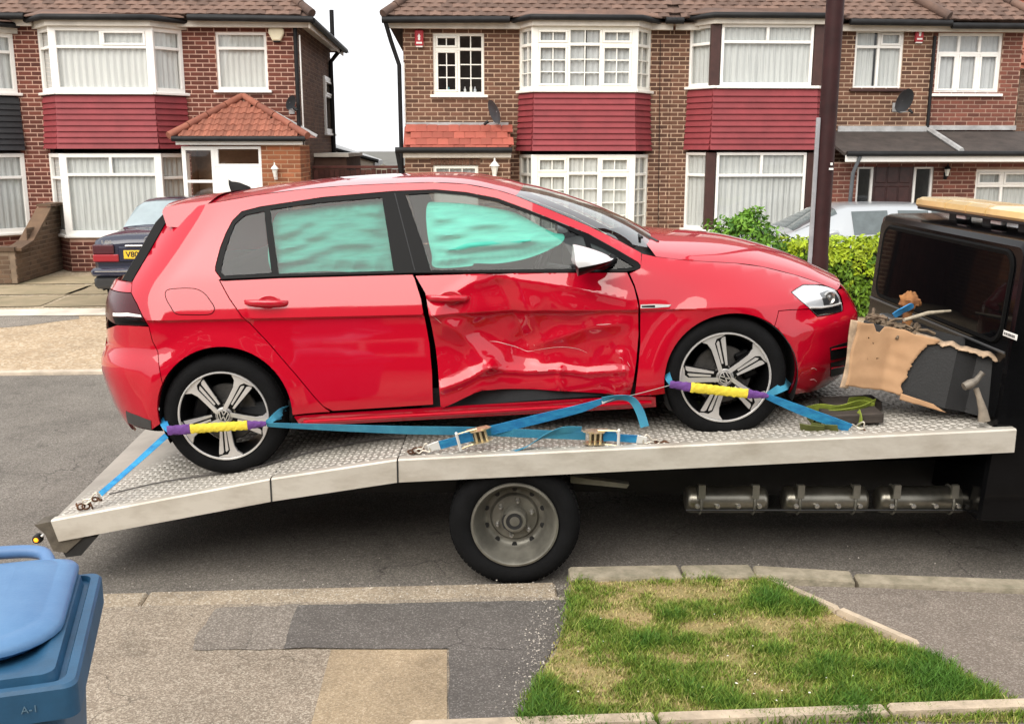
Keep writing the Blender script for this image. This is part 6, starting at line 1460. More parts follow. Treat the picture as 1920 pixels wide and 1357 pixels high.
# --- wheels
m_rim = mat('machined_alloy', (.74, .72, .70), .3, .6, var=.06, scale=14)
m_rimk = mat('alloy_black', (.005, .005, .0055), .35, spec=.2)
m_disc = mat('brake_disc', (.11, .105, .10), .5, .6, var=.2, scale=30)
def car_wheel(hx, sd_, spin, near=True):
    """local frame: z out of the wheel"""
    o = bpy.data.objects.new('wheel', None); COL.objects.link(o); o.parent = car; o.location = (hx, sd_ * .862, .3235); o.rotation_euler = (R(90) if sd_ < 0 else R(-90), 0, 0)
    Rr, rr = .3235, .238
    mb = MB(); mb.lathe([(rr, -.012), (rr + .006, .004), (.26, .012), (.29, .010), (.308, -.002), (.318, -.016), (Rr, -.04), (Rr, -.195), (.31, -.225), (.25, -.225), (rr - .012, -.21), (rr - .012, -.02)], None, 72, True)
    mb.build('tyre', m_rubber, o, 35)
    tr = MB()
    for k in range(90):
        for j in range(3):
            M2 = Matrix.Rotation((k + .5 * (j % 2)) / 90 * 2 * math.pi, 4, 'Z'); tr.box(Rr - .003, Rr + .003, -.008, .008, -.075 - j * .05, -.04 - j * .05, M2)
    t_ = tr.build('tread', m_rubber, o); t_['kind'] = 'stuff'
    mb = MB(); mb.lathe([(rr + .002, -.004), (rr, .005), (rr - .006, .006), (rr - .010, .0)], None, 72); rim = mb.build('rim', m_rim, o, 50)
    mb = MB(); mb.lathe([(rr - .009, .001), (rr - .016, -.03), (.205, -.08), (.20, -.19), (rr - .012, -.21)], None, 60); mb.build('rim_barrel', m_rimk, o, 50)
    if not near:
        mb = MB(); mb.lathe([(.2, -.05), (0, -.05)], None, 40); mb.build('rim_face', m_rimk, o); return o
    mb = MB(); mb.lathe([(0, -.085), (.15, -.085), (.155, -.09), (.155, -.105), (0, -.105)], None, 48); mb.lathe([(.075, -.084), (.07, -.07), (0, -.068)], None, 32); mb.build('brake_disc', m_disc, o, 40)
    mb = MB(); M2 = Matrix.Rotation(R(20 if hx else 160), 4, 'Z'); mb.cbox(.09, .175, -.075, .075, -.13, -.062, .012, M2); mb.build('brake_caliper', m_rimk, o)
    for k in range(5):
        A = Matrix.Rotation(spin + k * 2 * math.pi / 5, 4, 'Z')
        def slab(pts, z0, z1, m, nm, par, ch=.002):
            mb = MB(); n = len(pts); c = sum((Vector(p) for p in pts), Vector((0, 0))) / n
            q = [Vector(p) + (c - Vector(p)).normalized() * ch for p in pts]
            L_ = [[A @ Vector((p[0], p[1], z0 - (.03 - .03 * min(1, Vector(p).length / .2)) * 0)) for p in pts], [A @ Vector((p[0], p[1], z1 - ch)) for p in pts], [A @ Vector((p.x, p.y, z1)) for p in q]]
            mb.grid([l + [l[0]] for l in L_]); mb.poly(L_[2]); mb.poly(L_[0]); return mb.build(nm, m, par, 30)
        dz = lambda r_: -.022 + .024 * (r_ / .23)
        # black backing plate of the spoke
        sp_ = slab([(.02, -.026), (.02, .026), (.10, .034), (.19, .046), (.226, .060), (.231, .04), (.231, -.052), (.212, -.052), (.10, -.032)], -.045, -.012, m_rimk, 'spoke', o)
        # machined arm that flares into the lip
        slab([(.026, .004), (.030, .026), (.10, .031), (.16, .038), (.195, .052), (.212, .078), (.222, .088), (.2345, .055), (.236, .02), (.2345, -.02), (.230, -.052), (.222, -.048), (.216, -.03), (.212, .0), (.19, .014), (.10, .008)], -.02, -.004, m_rim, 'spoke_face', sp_)
        slab([(.074, -.008), (.074, .002), (.186, .006), (.198, -.006), (.192, -.010)], -.02, -.006, m_rim, 'spoke_bar', sp_, .0015)
        slab([(.060, -.027), (.060, -.016), (.198, -.020), (.208, -.028), (.212, -.046), (.204, -.046)], -.02, -.006, m_rim, 'spoke_bar', sp_, .0015)
        mb = MB(); M2 = A @ Matrix.Rotation(R(36), 4, 'Z') @ Matrix.Translation((.052, 0, -.03)); mb.lathe([(.009, 0), (.009, .008), (.005, .008), (.005, .002), (0, .002)], M2, 6); mb.build('wheel_bolt', m_bright, o)
    mb = MB(); mb.lathe([(.048, -.03), (.046, -.010), (.038, -.006), (.034, -.005)], None, 40); mb.build('hub', mat('hub_alloy', (.32, .31, .30), .4, .7), o, 40)
    mb = MB(); mb.lathe([(.034, -.002), (.032, .0), (0, .001)], None, 40); hc = mb.build('hub_cap', m_rimk, o, 50)
    mb = MB(); mb.lathe([(.033, .0), (.032, .003), (.029, .003), (.028, .0)], None, 40); mb.build('emblem_ring', m_rim, hc, 50)
    E = Matrix.Rotation(R(180), 4, 'Z') if False else Matrix.Identity(4)
    for nm, seg in (('emblem_v', [(-.011, .026), (0, .004), (.011, .026)]), ('emblem_w', [(-.023, .017), (-.011, -.023), (0, .0), (.011, -.023), (.023, .017)])):
        mb = MB()
        for (x0, y0), (x1, y1) in zip(seg[:-1], seg[1:]):
            d = Vector((x1 - x0, y1 - y0)); nrm = Vector((-d.y, d.x)).normalized() * .0025
            mb.prism([(x0 + nrm.x, y0 + nrm.y, .0005), (x1 + nrm.x, y1 + nrm.y, .0005), (x1 - nrm.x, y1 - nrm.y, .0005), (x0 - nrm.x, y0 - nrm.y, .0005)], (0, 0, .0025))
        e_ = mb.build(nm, m_rim, hc); e_.rotation_euler = (0, 0, spin * .3 + R(15))
    return o
car_wheel(0, -1, R(-92)); car_wheel(WB, -1, R(100)); car_wheel(0, 1, 0, False); car_wheel(WB, 1, 0, False)

# --- cabin: seats, wheel, deployed curtain airbags
m_seat = mat('dark_upholstery', (.022, .023, .025), .8, var=.2)
mb = MB(); mb.cbox(.0, 2.2, -.78, .78, .24, .36, .02); mb.build('cabin_floor', m_seat, car)
mb = MB(); rows = []
for t in np.linspace(-1, 1, 9): rows.append([(2.28, .74 * t, .96), (2.05, .72 * t, 1.0 - .02 * t * t), (1.90, .70 * t, .96), (1.88, .70 * t, .6)])
mb.grid(rows); mb.build('dashboard', m_plastic, car, 50)
def seat(x, y):
    mb = MB(); mb.cbox(x - .02, x + .50, y - .25, y + .25, .36, .56, .06); M2 = Matrix.Translation((x, y, .5)) @ Matrix.Rotation(R(-18), 4, 'Y'); mb.cbox(-.10, .06, -.25, .25, 0, .62, .05, M2); mb.cbox(-.09, .02, -.13, .13, .66, .84, .04, M2); s_ = mb.build('seat', m_seat, car, 40)
seat(1.0, -.36); seat(1.0, .36)
mb = MB(); mb.cbox(.2, .72, -.62, .62, .36, .56, .06); M2 = Matrix.Translation((.2, 0, .5)) @ Matrix.Rotation(R(-20), 4, 'Y'); mb.cbox(-.10, .06, -.62, .62, 0, .62, .05, M2); mb.build('rear_seat', m_seat, car, 40)
mb = MB(); q = CINV @ at(1058, 486, 5.6); M2 = Matrix.Translation((1.72, -.36, .92)) @ Matrix.Rotation(R(-65), 4, 'Y')
mb.tube([M2 @ Vector((.185 * math.cos(a), .185 * math.sin(a), 0)) for a in np.linspace(0, 2 * math.pi, 32, endpoint=False)], .017, 8, closed=True); mb.tube([M2 @ Vector((-.18, 0, 0)), M2 @ Vector((.0, 0, -.02)), M2 @ Vector((.18, 0, 0))], .02, 8); mb.lathe([(.07, -.02), (.06, .02), (0, .03)], M2, 20); mb.tube([M2 @ Vector((0, 0, -.02)), (2.0, -.36, .85)], .03, 8); mb.build('steering_wheel', m_plastic, car, 50)
m_bag = mat('teal_airbag', (.065, .46, .345), .8, col2=(.035, .30, .235), scale=3.5, stretch=(2, 2, 16), c2lo=.42, c2hi=.70)  # darker sideways streaks in the colour add shading to the wrinkles
def airbag(poly_px, seed, depth=.05):
    P = [p2c(*t) for t in poly_px]; pl = [(p.x, p.y) for p in cat_rom([Vector((*q, 0)) for q in P], 4, True)]
    x0, x1 = min(p[0] for p in pl), max(p[0] for p in pl); pn = np.array(pl)
    def bulge(x, z):
        d = math.sqrt(np.min((pn[:, 0] - x) ** 2 + (pn[:, 1] - z) ** 2)); k = sst(0, .10, d)
        wv = (math.sin((z * 80 + 9 * mnoise.noise(Vector((x * 2.5, z * 2, seed))))) * .014 + math.sin(z * 170 + x * 9 + 5 * mnoise.noise(Vector((x * 4, z * 3, seed + 2)))) * .0035 + mnoise.noise(Vector((x * 3, z * 18, seed))) * .040)
        return .075 - (depth * k + wv * k)
    return panel('airbag', pl, m_bag, gap=0, grid=.012, off=0, flange=.03, warp=bulge, smooth=80, density=.015)
airbag([C1(*p) for p in ((205, 172), (260, 160), (400, 168), (520, 186), (640, 212), (760, 275), (835, 312), (885, 322), (872, 360), (800, 400), (690, 440), (560, 462), (440, 462), (420, 475), (245, 482), (228, 420), (205, 300))], 3.0)
airbag([(180 + a / 2.34, 320 + b / 2.34) for a, b in ((775, 200), (850, 178), (1050, 155), (1265, 136), (1290, 300), (1318, 446), (1000, 448), (840, 455), (760, 452), (740, 350))], 9.0, .035)
# shade inside: headlining and darkened far-side glass keep the cabin dim
mb = MB(); rows = [[(x, -.60, lerp1(x, [(-.1, 1.36), (.5, 1.40), (1.1, 1.39), (1.6, 1.33)])), (x, .60, lerp1(x, [(-.1, 1.36), (.5, 1.40), (1.1, 1.39), (1.6, 1.33)]))] for x in np.linspace(-.1, 1.55, 8)]
mb.grid(rows); mb.build('headlining', m_seat, car, 60)
mb = MB(); mb.box(-.55, .05, -.6, .6, .5, .98); mb.build('parcel_shelf', m_seat, car)
# ================================================================ tie-down straps
m_web = mat('blue_webbing', (.010, .17, .42), .75, col2=(.03, .32, .58), scale=16, stretch=(1, 1, 3), bump=.3, bscale=260)
m_webd = mat('worn_blue_webbing', (.03, .20, .33), .8, col2=(.05, .28, .40), scale=10, bump=.3, bscale=260)
m_yel = mat('yellow_sleeve', (.78, .62, .05), .8, var=.10, scale=18, bump=.5, bscale=60)
m_pur = mat('purple_cuff', (.13, .045, .22), .8, var=.12, scale=18, bump=.4, bscale=80)
m_zinc = mat('zinc_plated', (.62, .52, .34), .35, .85, var=.2, scale=20)
m_white = mat('white_hook_sleeve', (.80, .80, .76), .6, var=.06)
m_wire = mat('galvanised_wire', (.55, .50, .42), .45, .6, var=.2, scale=20)
m_rust = mat('rusty_shackle', (.10, .045, .022), .85, .2, var=.4, scale=20)
def ribbon(mb, pts, width, th=.0028, wdir=(0, 0, 1), k=8, waves=0):
    """webbing: centre line, width direction per point or one for all"""
    P = cat_rom(pts, k); n = len(P); m_ = len(pts); Wd_ = [Vector(q) for q in wdir] if hasattr(wdir[0], '__len__') else [Vector(wdir)] * m_
    Ws = width if hasattr(width, '__len__') else [width] * m_
    rows = []
    for i, p in enumerate(P):
        f = min(i / k, m_ - 1 - 1e-6); a = int(f); t = f - a; b = min(a + 1, m_ - 1)
        wv = Wd_[a].lerp(Wd_[b], t); wd = Ws[a] + (Ws[b] - Ws[a]) * t
        tg = (P[min(i + 1, n - 1)] - P[max(i - 1, 0)]).normalized(); wv = (wv - tg * wv.dot(tg)).normalized(); nn = tg.cross(wv) * (th / 2); wv = wv * wd / 2
        bow = nn.normalized() * waves * math.sin(i * .9)
        rows.append([p - wv - nn, p + bow - nn, p + wv - nn, p + wv + nn, p + bow + nn, p - wv + nn])
    mb.grid(rows, True); mb.poly(rows[0]); mb.poly(rows[-1][::-1])
def ratchet(root, c, d, up, out, flip=1):
    """buckle: side plates, spool, wide handle; d along the strap"""
    d, up = Vector(d).normalized(), Vector(up).normalized(); out = d.cross(up).normalized()
    if out.y > 0: out = -out
    M = Matrix(((d.x, up.x, out.x, c[0]), (d.y, up.y, out.y, c[1]), (d.z, up.z, out.z, c[2]), (0, 0, 0, 1)))
    h = bpy.data.objects.new('ratchet', None); COL.objects.link(h); h.parent = root; h.matrix_local = Matrix.Translation(-root.location) @ M
    for s in (-1, 1):
        mb = MB(); mb.prism([(-.055 * flip, s * .034, -.008), (.05 * flip, s * .034, -.012), (.075 * flip, s * .034, .012), (.03 * flip, s * .034, .032), (-.03 * flip, s * .034, .03)], (0, s * .004, 0)); mb.build('side_plate', m_zinc, h)
        mb = MB(); mb.tube([(.0, s * .042, .012), (-.07 * flip, s * .044, .022), (-.10 * flip, s * .046, .03)], .0045, 6); mb.build('handle_arm', m_zinc, h, 50)
        mb = MB(); mb.lathe([(0, .0), (.016, .0), (.016, .004), (0, .005)], Matrix.Translation((.035 * flip, s * .038, .012)) @ Matrix.Rotation(R(-90 * s), 4, 'X'), 14); mb.build('cog', m_zinc, h, 40)
    for x in (-.015, .012, .038): mb = MB(); mb.tube([(x * flip, -.034, .014), (x * flip, .034, .014)], .0075, 8); mb.build('spool', m_zinc, h, 50)
    mb = MB(); mb.box(-.028 * flip, .03 * flip, -.030, .030, -.004, .002); mb.build('base_plate', mat('dark_steel', (.10, .08, .05), .5, .6), h)  # base plate in a darker brown steel than the side plates
    mb = MB(); mb.cbox(-.112 if flip > 0 else .098, -.098 if flip > 0 else .112, -.060, .060, .022, .040, .005); mb.build('handle_bar', m_white, h)
    mb = MB(); mb.box(-.095 if flip > 0 else .03, -.03 if flip > 0 else .095, -.028, .028, .0, .010); mb.build('strap_layer', m_web, h)
    return h
def hook(root, a, b, name='hook'):
    """open wire claw from a to b"""
    a, b = Vector(a), Vector(b); d = (b - a); L = d.length; d.normalize(); s = Vector((0, 0, 1)); s = (s - d * s.dot(d)).normalized(); o = bpy.data.objects.new(name, None)
    mb = MB(); mb.tube([p - root.location for p in cat_rom([a + s * .018, a - s * .018, a - s * .022 + d * L * .2, a - s * .005 + d * L * .6, b - s * .01, b + d * .012 + s * .004, b + s * .014, a + s * .006 + d * L * .6, a + s * .022 + d * L * .2], 4, True)], .0042, 6, closed=True); mb.build(name, m_wire, root, 50)
def shackle(root, p, n=3, r_=.016):
    for i in range(n):
        a = random.uniform(0, 3); q = Vector(p) + Vector((i * .024, random.uniform(-.01, .02), random.uniform(-.002, .012)))
        M = Matrix.Translation(q - root.location) @ Matrix.Rotation(a, 4, 'Z') @ Matrix.Rotation(R(random.uniform(20, 90)), 4, 'X'); mb = MB(); mb.tube([M @ Vector((r_ * 1.3 * math.cos(t), r_ * math.sin(t), 0)) for t in np.linspace(0, 2 * math.pi, 14, endpoint=False)], .005, 6, closed=True); mb.build('chain_link', m_rust, root, 50)
Z1 = Vector((0, 0, 1)); WY = 5.085
def part(mbf, name, m, root, smooth=40):
    mb = MB(); mbf(mb); mb.v = [tuple(Vector(p) - root.location) for p in mb.v]; return mb.build(name, m, root, smooth)
# --- strap over the rear wheel
c0 = deck_pt(165, 938); ra = thing('tie_down_strap', 'blue ratchet strap with yellow sleeve over the rear wheel, hooked at the ramp tail', 'strap', c0, group='wheel straps')
part(lambda mb: ribbon(mb, [at(188, 926, 4.98), at(250, 872, 5.03), at(312, 816, WY)], [.030, .034, .030], wdir=[(.5, .3, .8), (.3, .6, .8), (0, .3, 1)]), 'webbing', m_web, ra)
def sleeve(mb, a, b, w0, w1, n=14, rip=.004):
    rows = []; a, b = Vector(a), Vector(b)
    for i in range(n + 1):
        t = i / n; p = a.lerp(b, t); w_ = (w0 + (w1 - w0) * t) / 2 + rip * .5 * math.sin(i * 2.3); tg = (b - a).normalized(); up = (Z1 - tg * tg.z).normalized(); o = tg.cross(up); o = -o if o.y > 0 else o
        rows.append([p + up * w_ * math.sin(R(q)) + o * (.009 + rip * math.sin(i * 1.7 + q)) * math.cos(R(q)) for q in range(0, 360, 36)])
    mb.grid(rows, True); mb.poly(rows[0]); mb.poly(rows[-1])
S = [at(314, 807, WY - .02), at(357, 804, WY - .035), at(464, 797, WY - .038), at(499, 794, WY - .02)]
part(lambda mb: sleeve(mb, S[0], S[1], .050, .056, 8), 'cuff', m_pur, ra, 60); part(lambda mb: sleeve(mb, S[1], S[2], .050, .050, 26), 'sleeve', m_yel, ra, 60); part(lambda mb: sleeve(mb, S[2], S[3], .050, .026, 8), 'cuff', m_pur, ra, 60)
for a_, b_ in (((500, 796), (533, 768)), ((500, 792), (532, 776)),): part(lambda mb: ribbon(mb, [at(*a_, WY - .005), at((a_[0] + b_[0]) / 2, (a_[1] + b_[1]) / 2 - 2, WY + .02), at(*b_, WY + .08), at(b_[0] + 4, b_[1] - 6, WY + .2)], [.022, .036, .045, .045], wdir=[(0, .2, 1), (.4, .5, .8), (.3, .9, .3), (.1, 1, 0)]), 'webbing', m_webd, ra)
part(lambda mb: ribbon(mb, [at(316, 806, WY - .01), at(309, 796, WY + .03), at(305, 784, WY + .10), at(303, 775, WY + .2)], [.03, .04, .045, .045], wdir=[(.2, .2, 1), (.2, .7, .6), (.1, 1, .1), (0, 1, 0)]), 'webbing', m_web, ra)
part(lambda mb: ribbon(mb, [at(500, 796, WY - .01), at(620, 801, 5.06), at(760, 806, 5.04), at(880, 808, 5.025), at(1000, 813, 5.02), at(1098, 817, 5.0)], [.024, .040, .048, .050, .050, .048], wdir=[(0, -.4, 1), (0, -.35, 1), (0, -.3, 1), (0, -.3, 1), (0, -.3, 1), (0, -.3, 1)]), 'webbing', m_webd, ra)
ratchet(ra, at(1120, 817, 4.985), (1, 0, .04), (0, -.35, 1), None, -1)
part(lambda mb: ribbon(mb, [at(1130, 818, 4.99), at(1165, 821, 4.98), at(1200, 823, 4.975)], .046, wdir=(0, -.35, 1)), 'webbing', m_web, ra)
part(lambda mb: ribbon(mb, [at(1194, 823, 4.974), at(1212, 825, 4.972)], [.05, .036], .006, (0, -.35, 1)), 'hook_sleeve', m_white, ra)
hook(ra, at(1208, 822, 4.972), at(1232, 829, 4.975)); shackle(ra, at(1232, 831, 4.985), 3)
part(lambda mb: ribbon(mb, [at(1090, 806, 5.0), at(1055, 806, 4.985), at(1020, 818, 4.975), at(985, 838, 4.965), at(958, 847, 4.955)], .042, wdir=[(0, -.3, 1), (.1, -.5, 1), (.2, -.8, .7), (.2, -1, .3), (.1, -1, .05)]), 'loose_end', m_webd, ra)
hook(ra, at(186, 930, 4.975), at(160, 941, 4.965)); shackle(ra, at(143, 951, 4.965), 4, .015); shackle(ra, at(178, 936, 4.97), 2, .012)
# --- strap over the front wheel
c0 = at(780, 850, 4.97); rb_ = thing('tie_down_strap', 'blue ratchet strap with yellow sleeve over the front wheel, hooked beside the wooden blocks', 'strap', c0, group='wheel straps')
S = [at(1256, 720, WY - .02), at(1295, 726, WY - .035), at(1402, 738, WY - .038), at(1440, 742, WY - .02)]
part(lambda mb: sleeve(mb, S[0], S[1], .036, .054, 8), 'cuff', m_pur, rb_, 60); part(lambda mb: sleeve(mb, S[1], S[2], .054, .050, 26), 'sleeve', m_yel, rb_, 60); part(lambda mb: sleeve(mb, S[2], S[3], .050, .026, 8), 'cuff', m_pur, rb_, 60)
part(lambda mb: ribbon(mb, [at(1436, 742, WY - .02), at(1500, 768, 5.06), at(1560, 790, 5.04), at(1594, 803, 5.03)], [.030, .056, .058, .056], wdir=[(0, -.3, 1), (0, -.4, 1), (0, -.4, 1), (0, -.4, 1)], waves=.002), 'webbing', m_web, rb_)
part(lambda mb: ribbon(mb, [at(1438, 740, WY - .01), at(1455, 732, WY + .02), at(1473, 722, WY + .07), at(1477, 714, WY + .2)], [.022, .04, .05, .05], wdir=[(0, .2, 1), (.3, .5, .8), (.2, .9, .5), (.1, 1, .1)]), 'webbing', m_webd, rb_)
part(lambda mb: ribbon(mb, [at(1258, 718, WY - .01), at(1252, 706, WY + .03), at(1249, 694, WY + .10), at(1247, 684, WY + .2)], [.026, .036, .045, .045], wdir=[(.2, .2, 1), (.2, .7, .6), (.1, 1, .1), (0, 1, 0)]), 'webbing', m_webd, rb_)
part(lambda mb: ribbon(mb, [at(1256, 722, WY - .01), at(1200, 737, 5.06), at(1150, 748, 5.05), at(1128, 753, 5.045)], [.03, .032, .03, .03], wdir=[(.1, .98, -.26), (.08, .98, -.26), (.06, .98, -.25), (0, .5, .6)]), 'webbing', mat('webbing_edge', (.36, .36, .34), .8, var=.1), rb_)
part(lambda mb: ribbon(mb, [at(1134, 750, 5.05), at(1090, 765, 5.035), at(1010, 785, 5.02), at(920, 807, 5.0)], [.028, .050, .056, .056], wdir=[(0, -.3, 1), (0, -.3, 1), (0, -.3, 1), (0, -.3, 1)]), 'webbing', m_web, rb_)
ratchet(rb_, at(897, 814, 4.985), (1, 0, .22), (-.2, -.35, 1), None, 1)
part(lambda mb: ribbon(mb, [at(880, 820, 4.99), at(845, 829, 4.985), at(818, 836, 4.98)], .050, wdir=(-.2, -.35, 1)), 'webbing', m_web, rb_)
part(lambda mb: ribbon(mb, [at(824, 834, 4.98), at(802, 840, 4.975)], [.052, .036], .006, (-.2, -.35, 1)), 'hook_sleeve', m_white, rb_)
hook(rb_, at(804, 838, 4.975), at(785, 846, 4.975)); shackle(rb_, at(770, 848, 4.98), 3, .014)
part(lambda mb: ribbon(mb, [at(1130, 751, 5.04), at(1160, 745, 5.03), at(1185, 750, 5.02), at(1200, 772, 5.01), at(1209, 800, 5.0)], .045, wdir=[(0, -.4, 1), (.2, -.8, .8), (.5, -.5, .6), (.9, -.3, .2), (.95, -.2, .1)]), 'loose_end', m_webd, rb_)
hook(rb_, at(1594, 803, 5.03), at(1618, 808, 5.03)); shackle(rb_, at(1622, 812, 5.03), 2, .012)

# ================================================================ load in front of the car
m_card = mat('cardboard', (.46, .275, .15), .9, col2=(.36, .205, .105), scale=3, bump=.12, bscale=25)
m_cardin = mat('torn_cardboard', (.42, .30, .20), .95, var=.3, scale=18)
m_crate = mat('black_crate_plastic', (.009, .009, .0095), .55, var=.3, scale=5, bump=.1, bscale=90)
A = at(1592, 718, 5.30); A.z = max(A.z, deck_z(A.x) + .02); B = at(1851, 792, 5.02); B.z = deck_z(B.x) + .012
TL = at(1616, 592, 5.34); TR = at(1880, 666, 5.06)
box = thing('storage_crate', 'black storage crate wrapped in torn brown cardboard, leaning beside the red bumper', 'crate', (A + B) / 2)
e_ = (B - A); nback = Vector((-e_.y, e_.x, 0)).normalized() * -1
nback = Vector((e_.y * -1, e_.x, 0)).normalized()
if nback.y < 0: nback = -nback
dep = .34
def cr(s, t, d): return (A.lerp(B, s)).lerp(TL.lerp(TR, s), t) + nback * d
def bpart(f, nm, m, sm=30):
    mb = MB(); f(mb); mb.v = [tuple(Vector(p) - box.location) for p in mb.v]; return mb.build(nm, m, box, sm)
def wall_(mb, P, Q, th):      # slab between two edges
    pass
def slab4(mb, a, b, c, d, n): mb.add([a, b, c, d, a + n, b + n, c + n, d + n], [(0, 1, 2, 3), (7, 6, 5, 4), (0, 4, 5, 1), (1, 5, 6, 2), (2, 6, 7, 3), (3, 7, 4, 0)])
nf = nback * .012
bpart(lambda mb: slab4(mb, cr(0.02, .03, .0), cr(.70, .02, 0), cr(.70, .92, 0), cr(0.02, .94, 0), nf), 'front_panel', m_crate)
bpart(lambda mb: slab4(mb, cr(.70, .02, .0), cr(.84, .02, .035), cr(.84, .91, .035), cr(.70, .92, 0), nf), 'corner_panel', m_crate)
bpart(lambda mb: slab4(mb, cr(.84, .02, .035), cr(1, .02, .03), cr(1, .97, .03), cr(.84, .91, .035), nf), 'end_panel', m_crate)
bpart(lambda mb: slab4(mb, cr(0.02, .03, dep), cr(1, .02, dep), cr(1, .95, dep), cr(0.02, .9, dep), nf), 'back_panel', m_crate)
ed = e_.normalized() * .012
bpart(lambda mb: slab4(mb, cr(0.02, .03, .01), cr(0.02, .03, dep), cr(0.02, .9, dep), cr(0.02, .9, .01), ed), 'side_panel', m_crate)
bpart(lambda mb: slab4(mb, cr(1, .02, .05), cr(1, .02, dep), cr(1, .9, dep), cr(1, .9, .05), -ed), 'side_panel', m_crate)
bpart(lambda mb: slab4(mb, cr(0.02, .05, .01), cr(1, .05, .04), cr(1, .05, dep), cr(.02, .05, dep), Vector((0, 0, .012))), 'base', m_crate)
# cardboard sheet with ragged right edge
def card(mb, edge_l, edge_r, top, bot, off, n=22, m=34):
    rows = []
    for i in range(m + 1):
        t = i / m; row = []
        for j in range(n + 1):
            q = j / n; l = edge_l(t); r_ = edge_r(t); s = l + (r_ - l) * q; tt = bot(s) + (top(s) - bot(s)) * t
            w_ = .006 * mnoise.noise(Vector((s * 9, tt * 7, 1))) + off + max(0, .24 - s) * .5 + (.02 * max(0, s - .33) if s > .33 else 0)
            row.append(cr(s, tt, -w_))
        rows.append(row)
    mb.grid(rows)
rag = lambda t, k: .03 * mnoise.noise(Vector((t * 8, k, 0))) + .012 * mnoise.noise(Vector((t * 33, k, 5)))
bpart(lambda mb: card(mb, lambda t: -.01 + .006 * math.sin(t * 9), lambda t: .375 + .15 * t * t + rag(t, 1) + (.05 if t > .9 else 0) , lambda s: .97 + .03 * mnoise.noise(Vector((s * 14, 2, 0))) - (.10 if .10 < s < .16 else 0), lambda s: .035 + .02 * mnoise.noise(Vector((s * 14, 3, 0))) - .0 * s, .016), 'cardboard', m_card, 30)
bpart(lambda mb: card(mb, lambda t: -.045 + .01 * math.sin(t * 5), lambda t: .012, lambda s: .98, lambda s: .0, .012, 4), 'cardboard_edge', m_cardin, 30)
bpart(lambda mb: card(mb, lambda t: .38, lambda t: .62 + .10 * (1 - t) + rag(t, 3) * 2, lambda s: .08 - .10 * (s - .38), lambda s: -.015 + .015 * mnoise.noise(Vector((s * 20, 6, 0))), .03, 14, 4), 'cardboard_flap', m_card, 30)
def rim_strip(mb):
    rows = []
    for j in range(81):
        s = .40 + .60 * j / 80; h = .94 + .03 * mnoise.noise(Vector((s * 16, 9, 0))); w_ = .006 + random.uniform(0, .018) * abs(mnoise.noise(Vector((s * 11, 4, 1)))) * 2
        rows.append([cr(s, h - w_ * 2.2, -.018), cr(s, h, -.010), cr(s, h + .03, .02)])
    mb.grid(rows)
bpart(rim_strip, 'torn_rim', m_cardin, 40)
def rubble(mb):
    for i in range(60):
        s, d = random.uniform(.02, .42), random.uniform(.02, dep - .02); q = cr(s, .90 + random.uniform(-.06, .07), d); L_ = random.uniform(.03, .10); a = random.uniform(0, 6.3); v = Vector((math.cos(a) * L_, math.sin(a) * L_, random.uniform(-.02, .03)))
        mb.tube([q, q + v * .5 + Vector((0, 0, .01)), q + v], [random.uniform(.004, .012)] * 3, 5)
bpart(rubble, 'tangled_rope', mat('dirty_rope', (.16, .115, .075), .95, var=.5, scale=20), 40).__setitem__('kind', 'stuff')
bpart(lambda mb: mb.add([cr(s, .80, d) for s, d in ((.02, .01), (1, .04), (1, dep), (.02, dep))], [(0, 1, 2, 3)]), 'load', m_chass)
for o_ in box.children:
    if o_.name.startswith(('cardboard', 'torn_rim')): md = o_.modifiers.new('thickness', 'SOLIDIFY'); md.thickness = .005; md.offset = 0
# bits on top
q = at(1706, 566, 5.55); rg = thing('rag_bundle', 'crumpled orange-brown rag on top of the crate', 'rag', q)
mb = MB(); rows = []
for i in range(13):
    th = math.pi * i / 12; row = []
    for k in range(20):
        ph = 2 * math.pi * k / 20; v = Vector((math.sin(th) * math.cos(ph), math.sin(th) * math.sin(ph), math.cos(th))); r_ = .052 + .022 * mnoise.noise(v * 2.4) + .010 * mnoise.noise(v * 6); row.append(v * r_)
    rows.append(row)
mb.grid(rows, True); mb.tube([(0, 0, -.03), (-.005, .01, -.07), (.0, .01, -.13)], [.03, .025, .03], 8); mb.build('cloth', mat('brown_rag', (.36, .16, .05), .9, col2=(.20, .08, .03), scale=9), rg, 60)
q = at(1694, 580, 5.42); bl_ = thing('blue_cloth', 'scrap of blue cloth on the crate under the brown rag', 'cloth', q)
mb = MB(); ribbon(mb, [(-.05, 0, -.035), (-.01, -.01, -.005), (.03, 0, .012), (.055, .01, .02)], [.03, .05, .045, .02], .006, [(0, -.4, 1), (.3, -.6, 1), (0, -.4, 1), (0, 0, 1)]); mb.build('cloth', mat('blue_cloth', (.03, .22, .48), .8, var=.2), bl_, 60)
q = at(1735, 588, 5.40); sk = thing('wooden_stick', 'bleached wooden stick lying across the crate', 'stick', q)
mb = MB(); a, b = at(1695, 600, 5.36) - q, at(1782, 583, 5.50) - q; mb.tube([a, a.lerp(b, .5) + Vector((0, 0, .012)), b], [.010, .012, .007], 8); mb.build('wood', mat('bleached_wood', (.42, .36, .27), .9, var=.2, scale=20), sk, 60)
